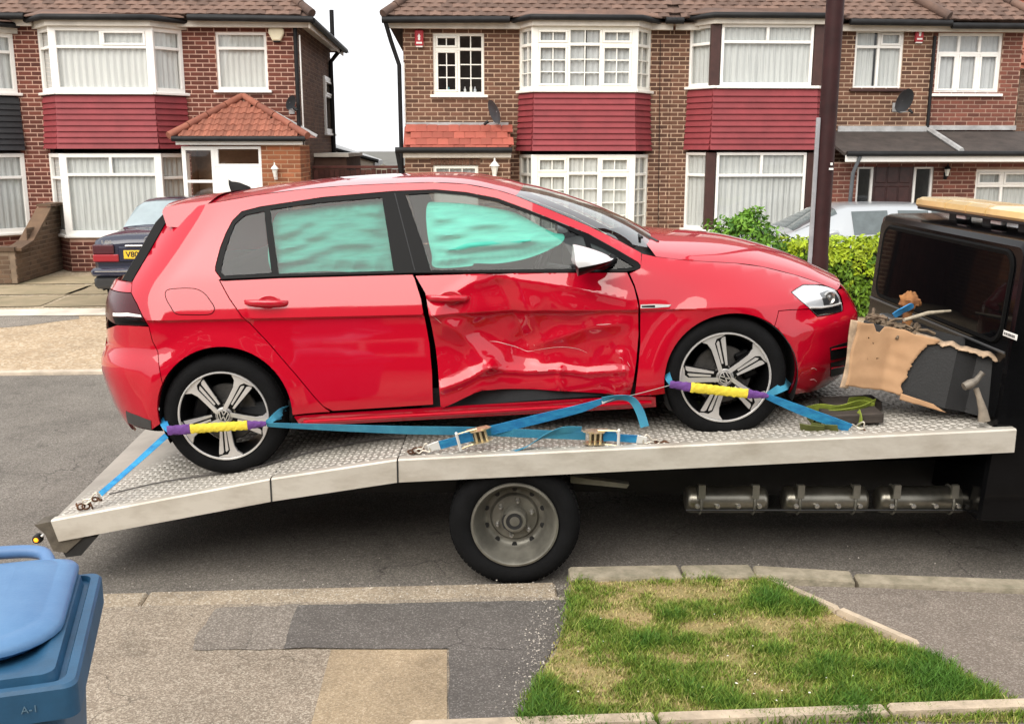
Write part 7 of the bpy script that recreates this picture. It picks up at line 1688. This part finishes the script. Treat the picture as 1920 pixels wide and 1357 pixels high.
# hammer leaning on the end of the crate
q = at(1846, 790, 4.96); q.z = deck_z(q.x); hm_ = thing('lump_hammer', 'old hammer with worn wooden handle leaning on the black crate end', 'hammer', q)
mb = MB(); P = [at(1845, 789, 4.96) - q, at(1843, 770, 4.965) - q, at(1836, 745, 4.975) - q, at(1830, 728, 4.98) - q]; mb.tube(P, [.030, .022, .014, .014], 10); mb.build('handle', mat('hammer_wood', (.24, .20, .155), .85, var=.25, scale=14), hm_, 60)
mb = MB(); P = [at(1807, 725, 4.97) - q, at(1818, 720, 4.975) - q, at(1830, 714, 4.98) - q, at(1838, 704, 4.985) - q, at(1843, 698, 4.985) - q]; mb.tube(P, [.020, .024, .018, .014, .016], 10); mb.build('head', mat('hammer_steel', (.20, .175, .145), .6, .5, var=.3, scale=16), hm_, 50)
# wooden blocks with a lime strap
m_blk = mat('oily_timber', (.045, .035, .028), .85, var=.4, scale=9, stretch=(1, 5, 5), bump=.3, bscale=40)
blocks = []
for i, (u0, u1, v, y0) in enumerate(((1548, 1655, 800, 5.10), (1552, 1655, 770, 5.32))):
    a, b = at(u0, v, y0), at(u1, v, y0); a.z = b.z = deck_z((a.x + b.x) / 2) + .0
    t = thing('timber_block', ('dark oily timber block nearest the deck edge under the lime strap', 'dark oily timber block behind, nearest the bumper lip')[i], 'block', (a.x, y0, a.z), (0, -math.atan2(pD.z - pC.z, pD.x - pC.x), R(4 * i - 3)), 'timber blocks'); mb = MB(); L_ = b.x - a.x; mb.cbox(0, L_, 0, .16, .002, .055, .006); mb.build('timber', m_blk, t); blocks.append(t)
q = at(1560, 790, 5.15); gs = thing('lime_strap', 'crumpled lime green ratchet strap heaped over the timber blocks', 'strap', q)
m_lime = mat('lime_webbing', (.34, .42, .05), .8, col2=(.22, .28, .035), scale=12, bump=.3, bscale=200); m_olive = mat('soiled_webbing', (.14, .16, .035), .85, col2=(.09, .10, .03), scale=10)
GP = [([(1500, 772, 5.3), (1535, 764, 5.25), (1570, 766, 5.2), (1610, 756, 5.25), (1636, 762, 5.25)], m_lime), ([(1528, 788, 5.15), (1520, 800, 5.1), (1532, 812, 5.06), (1548, 814, 5.05), (1570, 818, 5.02)], m_olive), ([(1545, 776, 5.22), (1580, 772, 5.18), (1615, 766, 5.2), (1640, 754, 5.28)], m_lime), ([(1608, 772, 5.12), (1612, 784, 5.09), (1613, 796, 5.07)], m_lime), ([(1515, 778, 5.2), (1530, 795, 5.12), (1540, 806, 5.08)], m_olive), ([(1500, 800, 5.08), (1520, 812, 5.05), (1545, 816, 5.03)], m_olive), ([(1590, 752, 5.32), (1620, 750, 5.34), (1640, 758, 5.3)], m_lime)]
for pts, mm in GP:
    P = [at(*p) - q for p in pts]; mb = MB()
    for p in P: p.z = max(p.z, deck_z(p.x + q.x) - q.z + .012)
    ribbon(mb, P, .048, .003, [Vector((random.uniform(-.25, .25), -.55, 1 + random.uniform(-.3, .3))) for _ in P], 8); mb.build('webbing', mm, gs, 60)
hook(gs, at(1612, 794, 5.06), at(1622, 810, 5.04))
# safety cable along the near rail
sc_ = thing('winch_cable', 'thin grey cable lying on the ramp along the near rail', 'cable', deck_pt(300, 905))
mb = MB(); mb.tube([p - sc_.location + Vector((0, 0, .006)) for p in cat_rom([deck_pt(*t) for t in ((205, 928), (300, 906), (410, 889), (470, 880), (520, 866), (600, 845), (700, 826), (760, 822))], 6)], .004, 6); mb.build('wire', mat('cable_grey', (.10, .09, .085), .6, .3), sc_, 60)

# ================================================================ blue wheelie bin
m_bin = mat('bin_blue', (.017, .082, .165), .5, var=.22, scale=4, bump=.06, bscale=120)
m_lid = mat('bin_lid_blue', (.065, .165, .33), .42, scale=3, detail=9, bump=.08, bscale=120, col2=(.105, .225, .40))
zr = 1.08; P1, P2b = atz(192, 1068, zr), atz(143, 1278, zr); ydir = (P1 - P2b); ydir.z = 0; DEPTH = ydir.length; ydir.normalize(); xdir = Vector((ydir.y, -ydir.x, 0)); WID = .58
binr = thing('wheelie_bin', 'blue wheelie bin with paler lid at the bottom left corner', 'bin', (0, 0, 0)); ang = math.atan2(xdir.y, xdir.x)
orig = P2b - xdir * WID; binr.location = (orig.x, orig.y, ZP); binr.rotation_euler = (0, 0, ang)
ZR = zr - ZP      # local: x 0..WID, y 0..DEPTH, near edge y=0
def rr(x0, x1, y0, y1, r_, z, n=5):
    P = []
    for cx, cy, a0 in ((x1 - r_, y1 - r_, 0), (x0 + r_, y1 - r_, 90), (x0 + r_, y0 + r_, 180), (x1 - r_, y0 + r_, 270)): P += [(cx + r_ * math.cos(R(a0 + 90 * k / n)), cy + r_ * math.sin(R(a0 + 90 * k / n)), z) for k in range(n + 1)]
    return P
def ringed(mb, L_, cap0=False, cap1=False):
    mb.grid([l + [l[0]] for l in L_])
    if cap0: mb.poly(L_[0][::-1])
    if cap1: mb.poly(L_[-1])
mb = MB(); W_, D_ = WID, DEPTH
ringed(mb, [rr(.09, W_ - .09, .10, D_ - .12, .05, .06), rr(.045, W_ - .045, .05, D_ - .06, .06, ZR - .12), rr(.04, W_ - .04, .045, D_ - .055, .06, ZR - .075)], True, True); mb.build('body', m_bin, binr, 40)
mb = MB(); ringed(mb, [rr(.03, W_ - .03, .03, D_ - .03, .03, ZR - .10), rr(.0, W_ - .0, .0, D_, .03, ZR - .085), rr(0, W_, 0, D_, .03, ZR - .012), rr(.006, W_ - .006, .006, D_ - .006, .03, ZR - .004), rr(.026, W_ - .026, .02, D_ - .02, .03, ZR - .002), rr(.032, W_ - .032, .024, D_ - .02, .03, ZR - .016), rr(.044, W_ - .044, .03, D_ - .03, .03, ZR - .016), rr(.05, W_ - .05, .034, D_ - .03, .03, ZR + .012), rr(.075, W_ - .075, .05, D_ - .05, .04, ZR + .014), rr(.13, W_ - .12, .13, D_ - .05, .09, ZR - .01), rr(.16, W_ - .15, .17, D_ - .07, .09, ZR - .02)], False, True); mb.build('rim', m_bin, binr, 35)
def lid_ring(k, z):
    x0, x1, y0, y1 = .055 + k, W_ - .055 - k, .125 + k, D_ + .01 - k * .4; r_ = .17 - k * .4; P = []
    for cx, cy, a0, q in ((x1 - .05, y1 - .05, 0, .05), (x0 + .05, y1 - .05, 90, .05), (x0 + r_, y0 + r_ * .9, 180, r_), (x1 - r_, y0 + r_ * .9, 270, r_)): P += [(cx + q * math.cos(R(a0 + 90 * j / 7)), cy + (q if a0 < 180 else q * .9) * math.sin(R(a0 + 90 * j / 7)), z + .012 * (cy / D_)) for j in range(8)]
    return P
mb = MB(); ringed(mb, [lid_ring(.02, ZR - .005), lid_ring(.0, ZR + .012), lid_ring(.0, ZR + .022), lid_ring(.008, ZR + .032), lid_ring(.040, ZR + .042), lid_ring(.046, ZR + .040), lid_ring(.052, ZR + .043), lid_ring(.10, ZR + .052), lid_ring(.15, ZR + .056)], True, True); lo = mb.build('lid', m_lid, binr, 50)
mb = MB(); mb.tube(cat_rom([(.02, D_ - .02, ZR + .03), (.05, D_ + .045, ZR + .05), (.14, D_ + .07, ZR + .055), (.32, D_ + .072, ZR + .055), (.42, D_ + .05, ZR + .05), (W_ - .13, D_ - .02, ZR + .035), (W_ - .10, D_ - .06, ZR + .02)], 5), .019, 8); mb.build('handle', mat('bin_handle', (.10, .20, .38), .5, var=.1), binr, 50)
for i, sx in enumerate((.07, W_ - .07)): mb = MB(); mb.lathe([(0, -.025), (.08, -.025), (.095, -.015), (.095, .015), (.08, .025), (0, .025)], Matrix.Translation((sx, D_ + .0, .096)) @ Matrix.Rotation(R(90), 4, 'Y'), 28); mb.build('wheel', m_rubber, binr, 40)
me = text_mesh('A-1', .024, .001); o = inst('mould_mark', me, binr, M=Matrix.Translation((W_ - .10, -.0015, ZR - .05)) @ Matrix.Rotation(R(90), 4, 'X')); me.materials.append(mat('pale_mark', (.10, .18, .25), .6))
me = text_mesh('6', .09, .001); o = inst('house_number', me, binr, M=Matrix.Translation((W_ - .075, .052, ZR - .20)) @ Matrix.Rotation(R(90), 4, 'X')); me.materials.append(m_white)

# ================================================================ lamp post
pb = st(1535, 500, 11.6); pb.z = .03; px_ = s2w(pb)
lpst = thing('lamp_post', 'tall dark maroon lamp post with grey conduit beside the lime hedge', 'lamp post', px_)
m_post = mat('maroon_paint', (.028, .008, .008), .55, var=.25, scale=5, bump=.05, spec=.2)
sc_px = 11.6 * .98
mb = MB(); mb.lathe([(.115, 0), (.112, .4), (.108, .95), (.098, 1.0), (.098, 6.8), (.07, 7.4), (0, 7.4)], None, 20); mb.build('column', m_post, lpst, 40)
cx = -.118; ct = st(1536, 226, 11.55).z
mb = MB(); mb.cbox(cx - .02, cx + .026, -.045, -.005, .02, ct, .006); mb.build('conduit', mat('grey_conduit', (.34, .34, .36), .5, .3, var=.15), lpst)
lz_ = st(1553, 322, 11.5).z
for i, (dz, w_, h_) in enumerate(((.055, .022, .028), (.0, .045, .022))): mb = MB(); mb.box(-w_ / 2 + .04, w_ / 2 + .04, -.113, -.0945, lz_ + dz - h_ / 2, lz_ + dz + h_ / 2); mb.build('number_label', m_white, lpst)
mb = MB(); mb.tube(cat_rom([(0, 0, 7.3), (0, -.1, 7.8), (0, -.6, 8.0), (0, -1.1, 8.02)], 5), .035, 8); mb.build('bracket', m_post, lpst, 50); mb = MB(); mb.cbox(-.12, .12, -1.6, -1.0, 7.95, 8.06, .03); mb.build('lantern', m_lead, lpst)

# ================================================================ hedges and shrubs
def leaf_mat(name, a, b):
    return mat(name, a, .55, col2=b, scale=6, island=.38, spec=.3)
def leaves(mb, pts, nrm, size, aspect=2.3):
    for p, n in zip(pts, nrm):
        n = (Vector(n) + Vector((random.gauss(0, .55), random.gauss(0, .55), random.gauss(0, .55)))).normalized(); t = n.orthogonal().normalized(); t.rotate(Matrix.Rotation(random.uniform(0, 6.3), 3, n)); b = n.cross(t); s = size * random.uniform(.6, 1.3); p = Vector(p)
        mb.add([p - t * s, p - b * s / aspect + n * s * .15, p + t * s, p + b * s / aspect + n * s * .15], [(0, 1, 2, 3)])
def hedge(name, label, x0, x1, y0, y1, z1, mats_, n, size, seed, cat='hedge', round_=False, split=.70):
    c = Vector(((x0 + x1) / 2, y0, .08)); root = thing(name, label, cat, s2w(c), (0, 0, SA)); A_, B_ = MB(), MB()
    wx, wy, h = (x1 - x0) / 2, (y1 - y0), z1 - .08
    for i in range(n):
        f = random.random()
        if round_:
            a, u_ = random.uniform(0, 2 * math.pi), random.random() ** .5; v = Vector((math.cos(a) * math.sqrt(1 - (2 * random.random() - 1) ** 2), 0, 0))
            th = random.uniform(0, math.pi); v = Vector((math.cos(a) * math.sin(th), math.sin(a) * math.sin(th), math.cos(th))); k = random.uniform(.62, 1.0) + .28 * mnoise.noise(v * 2.2 + Vector((seed, 0, 0))); p = Vector((v.x * wx * k, wy / 2 + v.y * wy / 2 * k, h * .48 + v.z * h * .52 * k)); nn = v
        else:
            if f < .55: p = Vector((random.uniform(-wx, wx), 0, random.uniform(0, h))); nn = Vector((0, -1, .4))
            elif f < .85: p = Vector((random.uniform(-wx, wx), random.uniform(0, wy), h)); nn = Vector((0, -.2, 1))
            else: s = random.choice((-1, 1)); p = Vector((s * wx, random.uniform(0, wy), random.uniform(0, h))); nn = Vector((s, 0, .3))
            q = mnoise.noise(Vector((p.x * 5, p.z * 5 + p.y * 5, seed))) * .10 + random.uniform(-.09, .03); p = p + nn * q
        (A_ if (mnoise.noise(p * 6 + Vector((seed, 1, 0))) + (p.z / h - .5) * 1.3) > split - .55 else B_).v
        tgt = A_ if (mnoise.noise(p * 6 + Vector((seed, 1, 0))) + (p.z / h - .5) * 1.2) > split - .55 else B_  # low and recessed leaves get a darker copy: shade put into the colour
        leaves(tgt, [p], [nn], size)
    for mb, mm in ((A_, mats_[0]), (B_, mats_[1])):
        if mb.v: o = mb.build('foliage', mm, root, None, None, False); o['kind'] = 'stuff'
    mb = MB()
    for i in range(7):
        x = random.uniform(-wx, wx) * .7; mb = MB(); mb.tube([(x, wy / 2, 0), (x + random.uniform(-.1, .1), wy / 2 + random.uniform(-.1, .1), h * .5), (x + random.uniform(-.2, .2), wy / 2, h * .85)], [.02, .014, .006], 6); mb.build('stem', mat('shrub_stem', (.05, .035, .02), .9), root)
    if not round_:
        mb = MB(); mb.cbox(-wx + .12, wx - .12, .12, wy - .08, 0, h - .12, .05); mb.build('dark_core', mat('hedge_core', (.012, .022, .006), .95), root)  # near-black box stands in for the shade inside the hedge
    return root
hx0, hx1 = st(1482, 500, 13.0).x, st(1482, 500, 13.0).x + 2.6
hedge('privet_hedge', 'bright lime green hedge between the lamp post and the black cab', hx0, hx1, 12.9, 13.6, st(1600, 452, 13.2).z, (leaf_mat('lime_leaf', (.38, .47, .02), (.27, .38, .018)), leaf_mat('lime_leaf_shade', (.14, .24, .012), (.08, .17, .012))), 8000, .040, 3)
sx0, sx1 = st(1308, 450, 13.3).x, st(1490, 450, 13.3).x
hedge('shrub', 'dark green leafy shrub in front of the brown-posted bay window', sx0 - .05, sx1 + .15, 13.0, 14.2, st(1400, 404, 13.3).z + .02, (leaf_mat('shrub_leaf', (.10, .24, .022), (.16, .30, .03)), leaf_mat('shrub_leaf_shade', (.035, .11, .012), (.055, .14, .015))), 5200, .045, 8, 'shrub', True)
# far tree at the right edge
tp = st(1895, 300, 42.0); tr_ = thing('tree', 'dark green tree behind the right end of the roof', 'tree', s2w((tp.x + .6, 42.0, .0)), (0, 0, SA)); tz = st(1895, 22, 42.0).z
mb = MB(); mb.tube([(0, 0, 0), (.1, 0, tz * .5), (0, 0, tz * .8)], [.3, .22, .1], 8); mb.build('trunk', mat('bark', (.05, .04, .03), .9, var=.3), tr_, 60)
A_ = MB()
for i in range(2600):
    v = Vector((random.gauss(0, 1), random.gauss(0, 1), random.gauss(0, 1))).normalized(); k = random.uniform(.5, 1) + .45 * mnoise.noise(v * 2.5); p = Vector((v.x * 1.5 * k, v.y * 1.5 * k, tz * .94 + v.z * .9 * k)); leaves(A_, [p], [v], .10)
o = A_.build('crown', leaf_mat('tree_leaf', (.035, .075, .02), (.06, .10, .03)), tr_, None, None, False); o['kind'] = 'stuff'
for i in range(5): mb = MB(); a = i * 1.3; mb.tube([(0, 0, tz * .6), (math.cos(a) * .6, math.sin(a) * .6, tz * .75), (math.cos(a) * 1.2, math.sin(a) * 1.2, tz * .88)], [.1, .06, .02], 6); mb.build('limb', MATS['bark'], tr_, 60)
# ================================================================ parked cars in the background
def parked_car(name, label, loc, rotz, paint, stn, glass_m, width, wheels, cab, pil):
    """stn: stations along the length (rear to front): s, z_bottom, z_belt, z_top, half widths bottom/belt/top"""
    root = thing(name, label, 'car', loc, (0, 0, rotz)); mb = MB(); rows = []
    for (s, zb, zl, zt, wb, wl, wt) in stn:
        half = [(wb * .92, zb), (wb, zb + .06), (wb * 1.01, (zb + zl) * .5), (wl, zl - .03), (wl * .985, zl), (wl * .97 + wt * .03 - .01, zl + .012), (wt + (wl - wt) * .25, zt - (zt - zl) * .18) if zt - zl > .05 else (wl * .93, zl + (zt - zl) * .5), (wt * .92, zt - .006), (wt * .6, zt + .012), (0, zt + .018)]
        rows.append([(s, -a, b) for a, b in half] + [(s, a, b) for a, b in half[-2::-1]])
    mb.grid(rows); mb.poly(rows[0]); mb.poly(rows[-1]); body_ = mb.build('body', paint, root, 38)
    n = len(rows[0])
    # glazing set 4 mm proud of the shell
    def gl(i0, i1, j0, j1, nm):
        g = MB(); q = []
        for i in (i0, i1): q.append([Vector(rows[i][j]) for j in range(j0, j1 + 1)])
        c = Vector(((stn[i0][0] + stn[i1][0]) / 2, 0, (stn[i0][2]))); rws = []
        for k in range(5):
            t = .05 + .9 * k / 4; rr_ = []
            for j in range(len(q[0])):
                p = q[0][j].lerp(q[1][j], t); d = Vector((0, p.y, p.z - c.z)); rr_.append(p + d.normalized() * .006)
            rws.append(rr_)
        g.grid(rws); return g.build(nm, glass_m, root, 40)
    for (i0, i1) in cab:
        gl(i0, i1, 5, 6, 'side_window'); gl(i0, i1, n - 7, n - 6, 'side_window')
    for (i0, i1, nm) in pil: gl(i0, i1, 6, n - 7, nm)
    for (sx, r_) in wheels:
        for sd_ in (-1, 1):
            M = Matrix.Translation((sx, sd_ * (width / 2 - .02), r_)) @ Matrix.Rotation(R(90) * (1 if sd_ < 0 else -1), 4, 'X'); w_ = MB(); w_.lathe([(.16, -.01), (r_ * .9, .01), (r_, -.03), (r_, -.17), (.16, -.19)], M, 32, True); wo2 = w_.build('wheel', m_rubber, root, 40)
            w_ = MB(); w_.lathe([(.19, .0), (.17, -.02), (.05, -.015), (0, -.01)], M, 24); w_.build('rim', m_steel, wo2, 40)
            ar = MB(); M2 = Matrix.Translation((sx, sd_ * (width / 2 + .001), r_)) @ Matrix.Rotation(R(90) * (1 if sd_ < 0 else -1), 4, 'X'); ar.lathe([(r_ + .05, .0), (r_ + .04, -.004), (0, -.004)], M2, 32); ar.build('wheel_arch', m_liner, root)
    return root, body_
# --- dark blue saloon, tail towards the street
m_navy = mat('navy_paint', (.010, .013, .035), .25, coat=.8)
m_dglass = mat('parked_car_glass', (.30, .36, .38), .06, spec=.8, var=.15, scale=1.2)
sl0 = st(173, 500, 13.95); W2 = 1.74
stn = [(.0, .36, .82, .90, .78, .80, .62), (.06, .28, .90, .985, .84, .84, .66), (.12, .25, .93, 1.01, .86, .855, .68), (.75, .22, .95, 1.03, .87, .865, .66), (.86, .20, .95, 1.06, .87, .865, .64), (1.38, .20, .95, 1.40, .87, .865, .56), (1.7, .20, .94, 1.43, .87, .865, .57), (2.4, .2, .93, 1.42, .87, .865, .57), (2.62, .2, .93, 1.39, .87, .865, .56), (3.25, .2, .91, .99, .87, .86, .62), (3.9, .24, .84, .88, .85, .83, .58), (4.22, .32, .68, .72, .76, .76, .55)]
sc_o = s2w((sl0.x + W2 / 2, 13.95, .07))
sal, sb_ = parked_car('saloon_car', 'dark navy saloon with yellow rear plate, parked on the left drive', sc_o, SA + R(90), m_navy, stn, m_dglass, W2, [(.85, .31), (3.45, .31)], [(5, 6), (6, 7), (7, 8)], [(4, 5, 'rear_window'), (8, 9, 'windscreen')])
# local: x forward (street +y), y left -> rear details on x<0; picture left = +y
m_tlred = mat('tail_red', (.30, .012, .02), .25, coat=.6); m_tldark = mat('tail_dark', (.06, .008, .014), .25, coat=.6)
for sd_ in (-1, 1):
    mb = MB(); mb.cbox(-.045, .06, sd_ * .84 if sd_ < 0 else .50, -.50 if sd_ < 0 else .84, .66, .76, .012); mb.build('tail_lamp', m_tlred, sal); mb = MB(); mb.cbox(-.040, .06, sd_ * .84 if sd_ < 0 else .56, -.56 if sd_ < 0 else .84, .762, .89, .012); mb.build('tail_lamp_upper', m_tldark, sal)
mb = MB(); mb.cbox(-.12, .10, -.86, .86, .47, .58, .03); mb.build('bumper', m_navy, sal, 40); mb = MB(); mb.cbox(-.09, .12, -.84, .84, .30, .468, .04); mb.build('bumper_valance', m_plastic, sal, 40)
mb = MB(); mb.box(-.124, -.10, -.80, .80, .535, .548); mb.build('bumper_trim', m_bright, sal)
mb = MB(); mb.cbox(-.03, .02, -.20, .50, .66, .86, .01); mb.build('plate_recess', m_navy, sal)
mb = MB(); mb.cbox(-.042, -.031, -.11, .43, .70, .815, .006); pl = mb.build('number_plate', mat('plate_yellow', (.78, .50, .03), .4, var=.04), sal)
me = text_mesh('V80', .105, .001, True, 'LEFT'); me.materials.append(m_chass); inst('plate_letters', me, pl, M=Matrix(((0, 0, -1, -.0435), (-1, 0, 0, .40), (0, 1, 0, .757), (0, 0, 0, 1))))
mb = MB(); mb.tube([(-.034, .40, .875), (-.034, -.40, .875)], .012, 8); mb.build('boot_trim', m_bright, sal)
me = text_mesh('S 420', .06, .002, True, 'LEFT'); me.materials.append(m_bright); inst('model_badge', me, sal, M=Matrix(((0, 0, -1, -.016), (-1, 0, 0, .72), (0, 1, 0, .925), (0, 0, 0, 1))))
em = MB(); Ms = Matrix(((0, 0, -1, -.015), (-1, 0, 0, .10), (0, 1, 0, .945), (0, 0, 0, 1))); em.tube([Ms @ Vector((.05 * math.cos(a), .05 * math.sin(a), 0)) for a in np.linspace(0, 2 * math.pi, 24, endpoint=False)], .005, 6, closed=True)
for k in range(3): a = R(90 + 120 * k); em.prism([Ms @ Vector((.008 * math.cos(a + 2), .008 * math.sin(a + 2), 0)), Ms @ Vector((.05 * math.cos(a), .05 * math.sin(a), 0)), Ms @ Vector((.008 * math.cos(a - 2), .008 * math.sin(a - 2), 0))], Ms.to_3x3() @ Vector((0, 0, .006)))
em.build('star_emblem', m_bright, sal)
mb = MB(); mb.tube([(-.05, -.5, .24), (.3, -.5, .25)], .03, 10); mb.build('exhaust', m_steel, sal, 50)
# --- silver hatchback side-on, nose to the left
m_silver = mat('silver_paint', (.42, .44, .46), .3, .3, coat=.6)
a0 = st(1440, 440, 15.6); roofz = st(1600, 387, 15.6).z - .08
k = roofz / 1.48
stn = [(.0, .40, .85, .92, .74, .76, .60), (.08, .3, .93, 1.10, .82, .82, .58), (.45, .22, .97, 1.42, .86, .85, .56), (1.0, .2, .97, 1.47, .87, .86, .58), (1.55, .2, .96, 1.48, .87, .86, .59), (1.66, .2, .96, 1.48, .87, .86, .59), (2.3, .2, .94, 1.46, .87, .86, .58), (2.45, .2, .94, 1.43, .87, .86, .57), (3.2, .2, .92, 1.00, .87, .85, .62), (3.75, .25, .80, .86, .84, .82, .55), (4.05, .35, .62, .66, .74, .74, .5)]
stn = [(s, a * k, b * k, c * k, d, e, f) for s, a, b, c, d, e, f in stn]
so = s2w((a0.x + 3.65, 15.6 + .87, .08))
silv, _b = parked_car('hatchback_car', 'silver hatchback parked side-on behind the lime hedge', so, SA + math.pi, m_silver, stn, mat('silver_car_glass', (.10, .12, .125), .06, spec=.6, var=.15), 1.74, [(.75, .3), (3.25, .3)], [(2, 3), (3, 4), (5, 6)], [(1, 2, 'rear_window'), (7, 8, 'windscreen')])
for sd_ in (-1, 1):
    mb = MB(); mb.cbox(2.55, 2.72, sd_ * .92 - .07, sd_ * .92 + .07, .93 * k, 1.05 * k, .03); mb.build('door_mirror', m_silver, silv, 40)
    mb = MB(); mb.cbox(.9, 1.05, sd_ * .875 - .012, sd_ * .875 + .012, .84 * k, .87 * k, .008); mb.build('door_handle', m_silver, silv)
    mb = MB(); mb.cbox(3.80, 3.98, sd_ * .62 - .13, sd_ * .62 + .13, .62 * k, .74 * k, .03); mb.build('headlamp', m_dglass, silv, 40); mb = MB(); mb.cbox(-.02, .06, sd_ * .66 - .10, sd_ * .66 + .10, .70 * k, .92 * k, .02); mb.build('tail_lamp', m_tlred, silv, 40)

# ================================================================ the house behind the photographer (seen only in reflections)
nh = House('opposite_house', 'brown brick house on the near side of the street, behind the photographer', 0, -5.0)
m_nb = mat('near_brick', (.12, .06, .042), .9, col2=(.09, .045, .03), scale=3)
mb = MB(); mb.box(-9, 9, -12, -5.0, -.02, 4.4); nh.emit(mb, 'wall', m_nb)
mb = MB(); mb.prism([(-9.3, -4.7, 4.4), (-9.3, -12.3, 4.4), (-9.3, -8.5, 7.3)], (18.6, 0, 0)); nh.emit(mb, 'roof', m_tile)
for x_ in (-6.5, -2.6, 2.6, 6.5):
    for z_ in (.8, 3.0):
        mb = MB(); mb.cbox(x_ - .95, x_ + .95, -5.02, -4.94, z_, z_ + 1.25, .01); wo3 = nh.emit(mb, 'window', m_frame)
        for s in (-.46, .46): mb = MB(); mb.box(x_ + s - .40, x_ + s + .40, -4.939, -4.93, z_ + .08, z_ + 1.17); nh.emit(mb, 'pane', mat('near_pane', (.02, .022, .024), .05), wo3)
mb = MB(); mb.cbox(-.5, .5, -5.02, -4.93, .1, 2.15, .01); nh.emit(mb, 'front_door', m_frame)
hedge('privet_hedge', 'clipped dark hedge along the near front garden, behind the photographer', -9.0, -2.2, -1.6, -.9, 1.35, (leaf_mat('near_leaf', (.03, .07, .012), (.05, .10, .02)), leaf_mat('near_leaf_shade', (.02, .05, .01), (.03, .06, .012))), 3500, .06, 21)
hedge('privet_hedge', 'clipped dark hedge right of the near garden gate, behind the photographer', 1.2, 9.0, -1.6, -.9, 1.35, (MATS['near_leaf'], MATS['near_leaf_shade']), 3500, .06, 31)
